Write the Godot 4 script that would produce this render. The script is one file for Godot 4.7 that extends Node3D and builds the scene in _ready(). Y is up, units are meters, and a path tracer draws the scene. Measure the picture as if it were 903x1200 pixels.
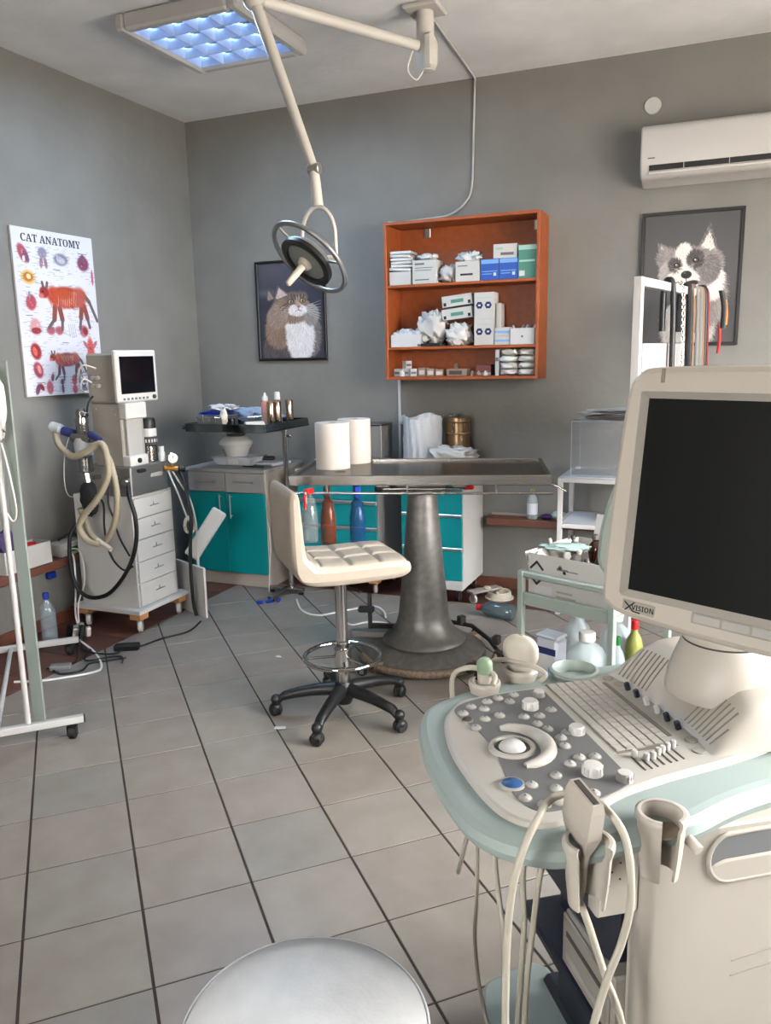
extends Node3D
# A veterinary treatment room: ultrasound machine in the foreground, operating table, anaesthesia trolley, cabinets and wall shelf.
# Axes: x runs along the back wall (z = 0), the side wall with the anatomy chart is x = 0, y is up, metres.

const CEIL := 3.35
const ROOM_X := 5.7
const ROOM_Z := 7.2

var used := {}
var m := {}
var rng := RandomNumberGenerator.new()

# ---------------------------------------------------------------- mesh builder
class MB:
	var v := PackedVector3Array()
	var n := PackedVector3Array()
	var u := PackedVector2Array()
	var t := Transform3D.IDENTITY

	func at(p: Vector3, b := Basis.IDENTITY) -> MB:
		t = Transform3D(b, p)
		return self

	func tri(a: Vector3, b: Vector3, c: Vector3, na: Vector3, nb: Vector3, nc: Vector3) -> void:
		a = t * a; b = t * b; c = t * c
		na = (t.basis * na).normalized(); nb = (t.basis * nb).normalized(); nc = (t.basis * nc).normalized()
		var g := (b - a).cross(c - a)
		if g.length_squared() < 1e-18:
			return
		v.append(a); n.append(na)
		if g.dot(na + nb + nc) > 0.0:
			v.append(c); v.append(b); n.append(nc); n.append(nb)
		else:
			v.append(b); v.append(c); n.append(nb); n.append(nc)

	func quad(a: Vector3, b: Vector3, c: Vector3, d: Vector3, na: Vector3, nb: Vector3, nc: Vector3, nd: Vector3) -> void:
		tri(a, b, c, na, nb, nc)
		tri(a, c, d, na, nc, nd)

	func flat(a: Vector3, b: Vector3, c: Vector3, d: Vector3, nn: Vector3) -> void:
		quad(a, b, c, d, nn, nn, nn, nn)

	# box by centre and size, chamfered by e
	func box(c: Vector3, s: Vector3, e := 0.003, bs := Basis.IDENTITY) -> MB:
		var h := s * 0.5
		e = minf(e, minf(h.x, minf(h.y, h.z)) * 0.95)
		var P := func(ax: int, sg: Vector3) -> Vector3:
			var q := Vector3(h.x - e, h.y - e, h.z - e)
			q[ax] = h[ax]
			return c + bs * (q * sg)
		for ax in 3:
			var b1 := (ax + 1) % 3
			var b2 := (ax + 2) % 3
			for s0 in [-1.0, 1.0]:
				var q := []
				for k in [[-1.0, -1.0], [1.0, -1.0], [1.0, 1.0], [-1.0, 1.0]]:
					var sg := Vector3.ONE
					sg[ax] = s0; sg[b1] = k[0]; sg[b2] = k[1]
					q.append(P.call(ax, sg))
				var nn := Vector3.ZERO
				nn[ax] = s0
				flat(q[0], q[1], q[2], q[3], bs * nn)
				if e > 0.0:
					for s1 in [-1.0, 1.0]:
						var sa := Vector3.ONE
						var sb := Vector3.ONE
						sa[ax] = s0; sa[b1] = s1; sa[b2] = -1.0
						sb[ax] = s0; sb[b1] = s1; sb[b2] = 1.0
						var en := Vector3.ZERO
						en[ax] = s0; en[b1] = s1
						en = (bs * en).normalized()
						flat(P.call(ax, sa), P.call(ax, sb), P.call(b1, sb), P.call(b1, sa), en)
		if e > 0.0:
			for sx in [-1.0, 1.0]:
				for sy in [-1.0, 1.0]:
					for sz in [-1.0, 1.0]:
						var sg := Vector3(sx, sy, sz)
						var cn := (bs * sg).normalized()
						tri(P.call(0, sg), P.call(1, sg), P.call(2, sg), cn, cn, cn)
		return self

	# box by two corners
	func bx(a: Vector3, b: Vector3, e := 0.003) -> MB:
		return box((a + b) * 0.5, (b - a).abs(), e)

	# surface of revolution about local y: profile of (radius, height)
	func lathe(pr: Array, seg := 24, c := Vector3.ZERO, bs := Basis.IDENTITY, sx := 1.0, sz := 1.0) -> MB:
		var k := pr.size()
		var sn: Array[Vector2] = []
		for i in k - 1:
			var d: Vector2 = pr[i + 1] - pr[i]
			sn.append(Vector2(d.y, -d.x).normalized() if d.length() > 1e-9 else Vector2(1, 0))
		for i in k - 1:
			var n0 := sn[i]
			var n1 := sn[i]
			if i > 0 and sn[i - 1].dot(sn[i]) > 0.75: n0 = (sn[i - 1] + sn[i]).normalized()
			if i < k - 2 and sn[i + 1].dot(sn[i]) > 0.75: n1 = (sn[i + 1] + sn[i]).normalized()
			for j in seg:
				var a0 := TAU * j / seg
				var a1 := TAU * (j + 1) / seg
				var d0 := Vector3(cos(a0) * sx, 0, sin(a0) * sz)
				var d1 := Vector3(cos(a1) * sx, 0, sin(a1) * sz)
				var p: Vector2 = pr[i]
				var q: Vector2 = pr[i + 1]
				var A := c + bs * (d0 * p.x + Vector3(0, p.y, 0))
				var B := c + bs * (d1 * p.x + Vector3(0, p.y, 0))
				var C := c + bs * (d1 * q.x + Vector3(0, q.y, 0))
				var D := c + bs * (d0 * q.x + Vector3(0, q.y, 0))
				quad(A, B, C, D, bs * (d0 * n0.x + Vector3(0, n0.y, 0)), bs * (d1 * n0.x + Vector3(0, n0.y, 0)), bs * (d1 * n1.x + Vector3(0, n1.y, 0)), bs * (d0 * n1.x + Vector3(0, n1.y, 0)))
		return self

	# closed cylinder from y0 to y1 with a small rounded edge
	func cyl(r: float, y0: float, y1: float, seg := 20, e := 0.002, c := Vector3.ZERO, bs := Basis.IDENTITY) -> MB:
		e = minf(e, minf(r * 0.5, absf(y1 - y0) * 0.45))
		return lathe([Vector2(0, y0), Vector2(r - e, y0), Vector2(r, y0 + e), Vector2(r, y1 - e), Vector2(r - e, y1), Vector2(0, y1)], seg, c, bs)

	func ball(r: float, c: Vector3, seg := 16, sy := 1.0) -> MB:
		var pr := []
		for i in seg / 2 + 1:
			var a := -PI / 2 + PI * i / (seg / 2)
			pr.append(Vector2(maxf(0.0, cos(a) * r), sin(a) * r * sy))
		return lathe(pr, seg, c)

	# round rod between two points
	func rod(a: Vector3, b: Vector3, r: float, seg := 12, e := 0.001) -> MB:
		var y := (b - a).normalized()
		var x := y.cross(Vector3.UP if absf(y.y) < 0.9 else Vector3.RIGHT).normalized()
		return cyl(r, 0, a.distance_to(b), seg, e, a, Basis(x, y, x.cross(y)))

	# tube along a path; rad is a number or an array of numbers
	func tube(p: Array, rad, seg := 8, closed := false) -> MB:
		var k := p.size()
		var rows := []
		var tg := []
		for i in k:
			var a: Vector3 = p[(i - 1 + k) % k] if closed else p[maxi(i - 1, 0)]
			var b: Vector3 = p[(i + 1) % k] if closed else p[mini(i + 1, k - 1)]
			tg.append((b - a).normalized())
		var x: Vector3 = tg[0].cross(Vector3.UP if absf(tg[0].y) < 0.9 else Vector3.RIGHT).normalized()
		for i in k:
			x = (x - tg[i] * x.dot(tg[i])).normalized()
			var y: Vector3 = tg[i].cross(x)
			var row := []
			for j in seg:
				var an := TAU * j / seg
				row.append(x * cos(an) + y * sin(an))
			rows.append(row)
		var R := func(i: int) -> float: return rad[i] if rad is Array else rad
		for i in (k if closed else k - 1):
			var i2 := (i + 1) % k
			var off := 0
			if closed and i2 == 0:
				var best := -2.0
				for j in seg:
					var dd: float = rows[i][0].dot(rows[0][j])
					if dd > best: best = dd; off = j
			for j in seg:
				var j2 := (j + 1) % seg
				var nA: Vector3 = rows[i][j]
				var nB: Vector3 = rows[i][j2]
				var nC: Vector3 = rows[i2][(j2 + off) % seg]
				var nD: Vector3 = rows[i2][(j + off) % seg]
				quad(p[i] + nA * R.call(i), p[i] + nB * R.call(i), p[i2] + nC * R.call(i2), p[i2] + nD * R.call(i2), nA, nB, nC, nD)
		if not closed:
			for e in [0, k - 1]:
				var en: Vector3 = -tg[0] if e == 0 else tg[k - 1]
				for j in seg:
					tri(p[e], p[e] + rows[e][j] * R.call(e), p[e] + rows[e][(j + 1) % seg] * R.call(e), en, en, en)
		return self

	# polygon in the x-z plane lofted through layers of (inset, height); capped
	func loft(poly: Array, layers: Array, smooth := 0.6) -> MB:
		var k := poly.size()
		var area := 0.0
		for i in k:
			var a: Vector2 = poly[i]
			var b: Vector2 = poly[(i + 1) % k]
			area += a.x * b.y - b.x * a.y
		var sg := 1.0 if area > 0 else -1.0
		var en: Array[Vector2] = []
		for i in k:
			var d: Vector2 = (poly[(i + 1) % k] - poly[i]).normalized()
			en.append(Vector2(d.y, -d.x) * sg)
		var vn: Array[Vector2] = []
		for i in k:
			var a := en[(i - 1 + k) % k]
			var b := en[i]
			var s := a + b
			vn.append(s / maxf(0.3, s.length_squared() * 0.5))
		var L := layers.size()
		for l in L - 1:
			var dl: Vector2 = layers[l + 1] - layers[l]
			var up := Vector2(dl.y, dl.x).normalized()
			for i in k:
				var j := (i + 1) % k
				var n0 := en[i]
				var n1 := en[i]
				if en[(i - 1 + k) % k].dot(en[i]) > smooth: n0 = vn[i].normalized()
				if en[j].dot(en[i]) > smooth: n1 = vn[j].normalized()
				var lo: Vector2 = layers[l]
				var hi: Vector2 = layers[l + 1]
				var a: Vector2 = poly[i] - vn[i] * lo.x
				var b: Vector2 = poly[j] - vn[j] * lo.x
				var c: Vector2 = poly[j] - vn[j] * hi.x
				var d: Vector2 = poly[i] - vn[i] * hi.x
				var q0 := Vector3(n0.x * up.x, up.y, n0.y * up.x)
				var q1 := Vector3(n1.x * up.x, up.y, n1.y * up.x)
				quad(Vector3(a.x, lo.y, a.y), Vector3(b.x, lo.y, b.y), Vector3(c.x, hi.y, c.y), Vector3(d.x, hi.y, d.y), q0, q1, q1, q0)
		for e in [0, L - 1]:
			var pp := PackedVector2Array()
			for i in k: pp.append(poly[i] - vn[i] * layers[e].x)
			var ti := Geometry2D.triangulate_polygon(pp)
			var nn := Vector3(0, -1 if e == 0 else 1, 0)
			if layers[L - 1].y < layers[0].y: nn = -nn
			for i in range(0, ti.size(), 3):
				var A := Vector3(pp[ti[i]].x, layers[e].y, pp[ti[i]].y)
				var B := Vector3(pp[ti[i + 1]].x, layers[e].y, pp[ti[i + 1]].y)
				var C := Vector3(pp[ti[i + 2]].x, layers[e].y, pp[ti[i + 2]].y)
				tri(A, B, C, nn, nn, nn)
		return self

	# smooth surface through a grid of points
	func surf(rows: Array, wrap := false) -> MB:
		var R := rows.size()
		var C: int = rows[0].size()
		var nn := []
		for i in R:
			var row := []
			for j in C:
				var du: Vector3 = rows[mini(i + 1, R - 1)][j] - rows[maxi(i - 1, 0)][j]
				var dv: Vector3 = rows[i][(j + 1) % C if wrap else mini(j + 1, C - 1)] - rows[i][(j - 1 + C) % C if wrap else maxi(j - 1, 0)]
				var x := dv.cross(du)
				row.append(x.normalized() if x.length() > 1e-12 else Vector3.UP)
			nn.append(row)
		for i in R - 1:
			for j in (C if wrap else C - 1):
				var k := (j + 1) % C
				quad(rows[i][j], rows[i][k], rows[i + 1][k], rows[i + 1][j], nn[i][j], nn[i][k], nn[i + 1][k], nn[i + 1][j])
		return self

	# lumpy closed form (bags, cloth, wads)
	func lump(c: Vector3, r: Vector3, amp: float, sd: int, seg := 20, sq := 1.0, freq := 2.2) -> MB:
		var fn := FastNoiseLite.new()
		fn.seed = sd
		fn.frequency = freq
		fn.fractal_octaves = 3
		var rows := []
		var h := seg / 2
		for i in h + 1:
			var la := -PI / 2 + PI * i / h
			var row := []
			for j in seg:
				var lo := TAU * j / seg
				var d := Vector3(cos(la) * cos(lo), sin(la), cos(la) * sin(lo))
				var e := Vector3(signf(d.x) * pow(absf(d.x), sq), signf(d.y) * pow(absf(d.y), sq), signf(d.z) * pow(absf(d.z), sq))
				var k := 1.0 + amp * fn.get_noise_3d(d.x * 1.0, d.y * 1.0, d.z * 1.0) * 2.0
				row.append(c + e * r * k)
			rows.append(row)
		return surf(rows, true)

	func mesh() -> ArrayMesh:
		var a := []
		a.resize(Mesh.ARRAY_MAX)
		a[Mesh.ARRAY_VERTEX] = v
		a[Mesh.ARRAY_NORMAL] = n
		if u.size() == v.size(): a[Mesh.ARRAY_TEX_UV] = u
		var am := ArrayMesh.new()
		am.add_surface_from_arrays(Mesh.PRIMITIVE_TRIANGLES, a)
		return am


static func V(x: float, y: float, z: float) -> Vector3: return Vector3(x, y, z)
static func W(x: float, y: float) -> Vector2: return Vector2(x, y)

func curve(p: Array, k := 6, closed := false) -> Array:
	var out := []
	var c := p.size()
	for i in (c if closed else c - 1):
		var p0 = p[(i - 1 + c) % c] if closed else p[maxi(i - 1, 0)]
		var p1 = p[i]
		var p2 = p[(i + 1) % c]
		var p3 = p[(i + 2) % c] if closed else p[mini(i + 2, c - 1)]
		for j in k:
			var x := float(j) / k
			out.append(p1.cubic_interpolate(p2, p0, p3, x))
	if not closed: out.append(p[c - 1])
	return out

# ---------------------------------------------------------------- scene tree helpers
func numbered(s: String) -> String:
	var k: int = used.get(s, 0)
	used[s] = k + 1
	return s if k == 0 else "%s_%03d" % [s, k]

func meta(o: Node, label: String, cat: String, group := "") -> void:
	if label: o.set_meta("label", label)
	if cat: o.set_meta("category", cat)
	if group: o.set_meta("group", group)

func thing(called: String, label: String, cat: String, p := Vector3.ZERO, turn := 0.0, group := "") -> Node3D:
	var o := Node3D.new()
	o.name = numbered(called)
	o.position = p
	o.rotation.y = turn
	meta(o, label, cat, group)
	add_child(o)
	return o

func part(parent: Node, called: String, b, mat: Material, label := "") -> MeshInstance3D:
	var o := MeshInstance3D.new()
	o.name = called
	o.mesh = b.mesh() if b is MB else b
	o.material_override = mat
	if label: o.set_meta("label", label)
	parent.add_child(o, true)
	return o

func node(parent: Node, called: String, p := Vector3.ZERO, bs := Basis.IDENTITY) -> Node3D:
	var o := Node3D.new()
	o.name = called
	o.transform = Transform3D(bs, p)
	parent.add_child(o, true)
	return o

# a thing that is a single mesh
func solo(called: String, b, mat: Material, label: String, cat: String, group := "", p := Vector3.ZERO, turn := 0.0) -> MeshInstance3D:
	var o := part(self, numbered(called), b, mat)
	o.position = p
	o.rotation.y = turn
	meta(o, label, cat, group)
	return o

func struct(called: String, b, mat: Material) -> MeshInstance3D:
	var o := part(self, called, b, mat)
	o.set_meta("kind", "structure")
	return o

func words(parent: Node, called: String, text: String, size: float, mat: Material, p: Vector3, bs := Basis.IDENTITY, face := "Droid Sans", bold := false, deep := 0.0006, stretch := 1.0) -> MeshInstance3D:
	var f := SystemFont.new()
	f.font_names = PackedStringArray([face])
	if bold: f.font_weight = 700
	var tm := TextMesh.new()
	tm.text = text
	tm.font = f
	tm.font_size = 48
	tm.pixel_size = size / 48.0
	tm.depth = deep
	tm.curve_step = 4.0
	var o := MeshInstance3D.new()
	o.name = called
	o.mesh = tm
	o.material_override = mat
	o.transform = Transform3D(bs.scaled_local(Vector3(stretch, 1, 1)), p)
	parent.add_child(o, true)
	return o

# ---------------------------------------------------------------- materials
func noise_tex(freq: float, a: Color, b: Color, sd: int, size := 256, oct := 4) -> NoiseTexture2D:
	var f := FastNoiseLite.new()
	f.seed = sd
	f.frequency = freq
	f.fractal_octaves = oct
	var g := Gradient.new()
	g.set_color(0, a)
	g.set_color(1, b)
	var tx := NoiseTexture2D.new()
	tx.width = size
	tx.height = size
	tx.seamless = true
	tx.noise = f
	tx.color_ramp = g
	return tx

func normal_tex(freq: float, sd: int, bump := 3.0, size := 256) -> NoiseTexture2D:
	var f := FastNoiseLite.new()
	f.seed = sd
	f.frequency = freq
	f.fractal_octaves = 4
	var tx := NoiseTexture2D.new()
	tx.width = size
	tx.height = size
	tx.seamless = true
	tx.as_normal_map = true
	tx.bump_strength = bump
	tx.noise = f
	return tx

func mat(c: Color, rough := 0.5, metal := 0.0) -> StandardMaterial3D:
	var s := StandardMaterial3D.new()
	s.albedo_color = c
	s.roughness = rough
	s.metallic = metal
	return s

func tri_tex(s: StandardMaterial3D, tx: Texture2D, scale: float, nt: Texture2D = null, ns := 0.3) -> StandardMaterial3D:
	s.albedo_texture = tx
	s.uv1_triplanar = true
	s.uv1_world_triplanar = true
	s.uv1_scale = Vector3.ONE * scale
	if nt:
		s.normal_enabled = true
		s.normal_texture = nt
		s.normal_scale = ns
	return s

func pane(c: Color, alpha: float, rough := 0.05) -> StandardMaterial3D:
	var s := mat(Color(c.r, c.g, c.b, alpha), rough)
	s.transparency = BaseMaterial3D.TRANSPARENCY_ALPHA
	return s

func glow(c: Color, e: float) -> StandardMaterial3D:
	var s := mat(c, 0.4)
	s.emission_enabled = true
	s.emission = c
	s.emission_energy_multiplier = e
	return s

func make_materials() -> void:
	var soft := noise_tex(0.012, Color(0.93, 0.93, 0.93), Color(1, 1, 1), 3)
	var fine := normal_tex(0.09, 5, 2.0)
	m.wall = tri_tex(mat(Color(0.485, 0.475, 0.452), 0.62), soft, 0.6, fine, 0.12)
	m.ceiling = tri_tex(mat(Color(0.94, 0.93, 0.92), 0.85), soft, 0.5, fine, 0.1)
	var tiletex := noise_tex(0.02, Color(0.9, 0.89, 0.88), Color(1, 1, 1), 11)
	m.tiles = []
	for c in [Color(0.54, 0.512, 0.482), Color(0.555, 0.522, 0.487), Color(0.53, 0.507, 0.48), Color(0.545, 0.507, 0.477)]:
		m.tiles.append(tri_tex(mat(c, 0.36), tiletex, 0.9, fine, 0.06))
	m.border = []
	for c in [Color(0.36, 0.225, 0.19), Color(0.385, 0.245, 0.205), Color(0.34, 0.215, 0.18)]:
		m.border.append(tri_tex(mat(c, 0.42), tiletex, 1.1))
	m.grout = mat(Color(0.2, 0.165, 0.14), 0.9)
	m.brown = tri_tex(mat(Color(0.42, 0.25, 0.19), 0.5), tiletex, 1.5)
	m.white = mat(Color(0.78, 0.765, 0.745), 0.42)
	m.white_paint = mat(Color(0.73, 0.715, 0.7), 0.35)
	m.plastic_white = mat(Color(0.79, 0.775, 0.75), 0.35)
	m.paper = mat(Color(0.78, 0.77, 0.76), 0.8)
	m.paper_warm = mat(Color(0.74, 0.705, 0.665), 0.85)
	m.card = mat(Color(0.74, 0.73, 0.705), 0.7)
	m.cream = mat(Color(0.725, 0.69, 0.64), 0.42)
	m.cream_dark = mat(Color(0.6, 0.575, 0.53), 0.5)
	m.panel_white = mat(Color(0.71, 0.685, 0.645), 0.4)
	m.mint = mat(Color(0.6, 0.645, 0.62), 0.5)
	m.mint_pale = mat(Color(0.585, 0.625, 0.585), 0.4)
	m.mint_grey = mat(Color(0.565, 0.69, 0.65), 0.4)
	m.key_grey = mat(Color(0.42, 0.415, 0.41), 0.45)
	m.slot = mat(Color(0.24, 0.22, 0.2), 0.6)
	m.slot_warm = mat(Color(0.5, 0.46, 0.41), 0.6)
	m.button_grey = mat(Color(0.66, 0.645, 0.62), 0.4)
	m.button_blue = mat(Color(0.13, 0.3, 0.5), 0.35)
	m.navy = mat(Color(0.1, 0.12, 0.17), 0.5)
	m.black = mat(Color(0.045, 0.045, 0.05), 0.45)
	m.black_rubber = mat(Color(0.05, 0.05, 0.055), 0.7)
	m.screen = mat(Color(0.035, 0.04, 0.048), 0.28)
	m.screen_blue = mat(Color(0.03, 0.035, 0.06), 0.12)
	m.teal = mat(Color(0.0, 0.53, 0.55), 0.35)
	m.grey_laminate = mat(Color(0.62, 0.61, 0.6), 0.4)
	m.beige_laminate = mat(Color(0.72, 0.68, 0.63), 0.45)
	m.aluminium = mat(Color(0.78, 0.78, 0.78), 0.32, 0.9)
	m.chrome = mat(Color(0.88, 0.87, 0.86), 0.1, 1.0)
	m.steel = mat(Color(0.68, 0.66, 0.64), 0.24, 1.0)
	m.steel_soft = mat(Color(0.7, 0.685, 0.665), 0.42, 0.95)
	m.iron = tri_tex(mat(Color(0.5, 0.49, 0.475), 0.42, 0.5), noise_tex(0.03, Color(0.8, 0.78, 0.75), Color(1, 1, 1), 21), 2.5)
	m.iron_dark = mat(Color(0.23, 0.21, 0.195), 0.5, 0.6)
	m.rusty = tri_tex(mat(Color(1, 1, 1), 0.7, 0.2), noise_tex(0.05, Color(0.36, 0.27, 0.2), Color(0.62, 0.57, 0.5), 31), 5.0)
	m.brass = mat(Color(0.75, 0.55, 0.28), 0.3, 0.9)
	m.drum = mat(Color(0.66, 0.54, 0.4), 0.3, 0.9)
	m.leather = tri_tex(mat(Color(0.665, 0.615, 0.55), 0.42), soft, 4.0, normal_tex(0.15, 8, 2.0), 0.15)
	m.leather_white = tri_tex(mat(Color(0.89, 0.88, 0.865), 0.4), soft, 3.0, normal_tex(0.15, 9, 2.0), 0.12)
	m.lamp_white = mat(Color(0.74, 0.72, 0.685), 0.4)
	m.wood_end = tri_tex(mat(Color(0.78, 0.55, 0.36), 0.7), noise_tex(0.04, Color(0.85, 0.85, 0.85), Color(1, 1, 1), 41), 6.0)
	m.orange_wood = tri_tex(mat(Color(0.63, 0.32, 0.15), 0.42), noise_tex(0.03, Color(0.88, 0.86, 0.84), Color(1, 1, 1), 51), 2.0)
	m.hose_beige = mat(Color(0.62, 0.575, 0.485), 0.5)
	m.cable_cream = mat(Color(0.72, 0.69, 0.625), 0.45)
	m.cable_white = mat(Color(0.85, 0.84, 0.82), 0.5)
	m.cable_black = mat(Color(0.04, 0.04, 0.045), 0.5)
	m.grey_plastic = mat(Color(0.46, 0.46, 0.46), 0.5)
	m.housing = mat(Color(0.6, 0.575, 0.535), 0.48)
	m.red = mat(Color(0.72, 0.06, 0.08), 0.4)
	m.blue = mat(Color(0.05, 0.2, 0.6), 0.4)
	m.box_blue = mat(Color(0.12, 0.3, 0.62), 0.5)
	m.box_sky = mat(Color(0.45, 0.62, 0.82), 0.5)
	m.box_green = mat(Color(0.28, 0.5, 0.44), 0.5)
	m.box_mint = mat(Color(0.62, 0.77, 0.72), 0.5)
	m.ink = mat(Color(0.07, 0.07, 0.08), 0.6)
	m.ink_navy = mat(Color(0.06, 0.1, 0.32), 0.6)
	m.ink_grey = mat(Color(0.38, 0.38, 0.38), 0.7)
	m.purple = mat(Color(0.2, 0.1, 0.3), 0.6)
	m.amber = pane(Color(0.3, 0.1, 0.02), 0.75, 0.12)
	m.amber.albedo_color = Color(0.22, 0.08, 0.03, 0.85)
	m.film = pane(Color(0.9, 0.91, 0.92), 0.42, 0.3)
	m.bag_white = mat(Color(0.8, 0.8, 0.8), 0.5)
	m.bag_white.backlight_enabled = true
	m.bag_white.backlight = Color(0.25, 0.25, 0.25)
	m.bag_grey = mat(Color(0.74, 0.72, 0.7), 0.4)
	m.clear_jug = pane(Color(0.74, 0.78, 0.78), 0.45, 0.3)
	m.acrylic = pane(Color(0.9, 0.9, 0.9), 0.06, 0.03)
	m.water = pane(Color(0.7, 0.78, 0.82), 0.3, 0.06)
	m.liquid_blue = pane(Color(0.03, 0.24, 0.42), 0.65, 0.3)
	m.liquid_orange = pane(Color(0.42, 0.19, 0.07), 0.68, 0.3)
	m.gauge_face = mat(Color(0.9, 0.89, 0.86), 0.4)
	m.picture_frame = mat(Color(0.03, 0.03, 0.035), 0.35)
	m.poster_edge = mat(Color(0.8, 0.79, 0.78), 0.7)
	m.bone = mat(Color(0.78, 0.745, 0.68), 0.35)
	m.post_green = mat(Color(0.5, 0.53, 0.505), 0.5)
	m.led = glow(Color(0.72, 0.85, 1.0), 15.0)
	m.louvre = mat(Color(0.82, 0.87, 0.95), 0.25, 0.6)
	m.mat_tan = mat(Color(0.52, 0.46, 0.4), 0.7)
	m.sage = mat(Color(0.52, 0.6, 0.49), 0.45)
	m.steel_top = mat(Color(0.68, 0.65, 0.62), 0.2, 1.0)
	m.film_bag = mat(Color(0.82, 0.8, 0.77), 0.35)
	m.card_tan = mat(Color(0.6, 0.5, 0.43), 0.65)
	m.card_maroon = mat(Color(0.4, 0.2, 0.18), 0.6)
	m.disc = mat(Color(0.74, 0.735, 0.71), 0.5)
	m.lamp_glass = mat(Color(0.5, 0.52, 0.5), 0.22)
	m.ring_grey = mat(Color(0.55, 0.55, 0.55), 0.35, 0.6)
	m.film_blue = mat(Color(0.68, 0.73, 0.82), 0.3)
	m.bottle_pink = mat(Color(0.72, 0.5, 0.42), 0.35)
	m.bottle_amber = mat(Color(0.55, 0.35, 0.22), 0.35)
	m.steel_warm = mat(Color(0.75, 0.66, 0.58), 0.2, 1.0)
	m.tub = mat(Color(0.76, 0.77, 0.79), 0.4)
	m.film_green = mat(Color(0.6, 0.68, 0.65), 0.35)
	m.amber_glass = mat(Color(0.16, 0.07, 0.035), 0.12)
	m.cap_green = mat(Color(0.02, 0.36, 0.15), 0.4)
	m.bottle_lime = mat(Color(0.52, 0.53, 0.25), 0.4)
	m.edge_clear = pane(Color(0.9, 0.9, 0.9), 0.5, 0.1)
	m.box_navy = mat(Color(0.06, 0.1, 0.22), 0.5)
	m.board_white = mat(Color(0.66, 0.65, 0.65), 0.4)
	m.strap_tan = mat(Color(0.55, 0.42, 0.32), 0.7)
	m.strap_grey = mat(Color(0.5, 0.49, 0.47), 0.7)
	m.strap_red = mat(Color(0.62, 0.12, 0.12), 0.6)
	m.strap_orange = mat(Color(0.8, 0.5, 0.2), 0.6)
	m.strap_pink = mat(Color(0.78, 0.58, 0.58), 0.5)
	m.water_dark = pane(Color(0.3, 0.36, 0.38), 0.6, 0.1)
	m.spray_clear = pane(Color(0.6, 0.62, 0.62), 0.3, 0.2)
	m.steel_box = mat(Color(0.64, 0.63, 0.61), 0.4, 0.5)
	m.vial_grey = mat(Color(0.42, 0.4, 0.38), 0.15)
	m.tray_steel = mat(Color(0.5, 0.53, 0.53), 0.12, 1.0)

# ---------------------------------------------------------------- the scene
func _ready() -> void:
	# --- camera (phone at eye height, tipped a little down)
	var cam := Camera3D.new()
	cam.name = "camera"
	cam.transform = Transform3D(Basis(V(0.92281, -0.02011, -0.38473), V(-0.05572, 0.98117, -0.18493), V(0.38121, 0.19209, 0.90431)).orthonormalized(), V(3.8217, 1.6358, 5.3824))
	cam.fov = 64.745
	cam.near = 0.05
	add_child(cam)
	cam.current = true
	# --- sky (bright overcast daylight; it enters through the windows behind and beside the camera)
	var sky_m := ProceduralSkyMaterial.new()
	sky_m.sky_top_color = Color(0.9, 0.91, 0.92)
	sky_m.sky_horizon_color = Color(0.97, 0.95, 0.93)
	sky_m.ground_horizon_color = Color(0.79, 0.765, 0.735)
	sky_m.ground_bottom_color = Color(0.71, 0.685, 0.655)
	sky_m.sky_energy_multiplier = 8.0
	sky_m.ground_energy_multiplier = 8.0
	var sky := Sky.new()
	sky.sky_material = sky_m
	var env := Environment.new()
	env.background_mode = Environment.BG_SKY
	env.sky = sky
	env.tonemap_mode = Environment.TONE_MAPPER_LINEAR
	env.tonemap_exposure = 0.38
	env.sdfgi_enabled = true
	env.ssao_enabled = true
	env.ssil_enabled = true
	var we := WorldEnvironment.new()
	we.name = "environment"
	we.environment = env
	add_child(we)
	rng.seed = 20
	make_materials()
	# --- structure, large things, small things
	room_shell()
	tiles()
	ceiling_panel()
	ultrasound()
	operating_table()
	saddle_stool()
	round_stool()
	cabinets()
	wall_shelf()
	air_conditioner()
	pictures()
	anaesthesia()
	surgical_lamp()
	mayo_stand()
	table_items()
	green_trolley()
	white_rack()
	leash_frame()
	side_stand()
	small_things()

# wall slab in a plane with rectangular openings; along: 0 = runs along x, 2 = runs along z
func wall(called: String, along: int, from: float, to: float, pos: float, thick: float, holes: Array) -> void:
	var b := MB.new()
	var lo := minf(pos, pos + thick)
	var hi := maxf(pos, pos + thick)
	var put := func(a0: float, a1: float, y0: float, y1: float) -> void:
		if a1 - a0 < 0.001 or y1 - y0 < 0.001: return
		if along == 0: b.bx(V(a0, y0, lo), V(a1, y1, hi), 0.0)
		else: b.bx(V(lo, y0, a0), V(hi, y1, a1), 0.0)
	var x := from
	for h in holes:
		put.call(x, h[0], 0.0, CEIL)
		put.call(h[0], h[1], 0.0, h[2])
		put.call(h[0], h[1], h[3], CEIL)
		x = h[1]
	put.call(x, to, 0.0, CEIL)
	struct(called, b, m.wall)

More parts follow.
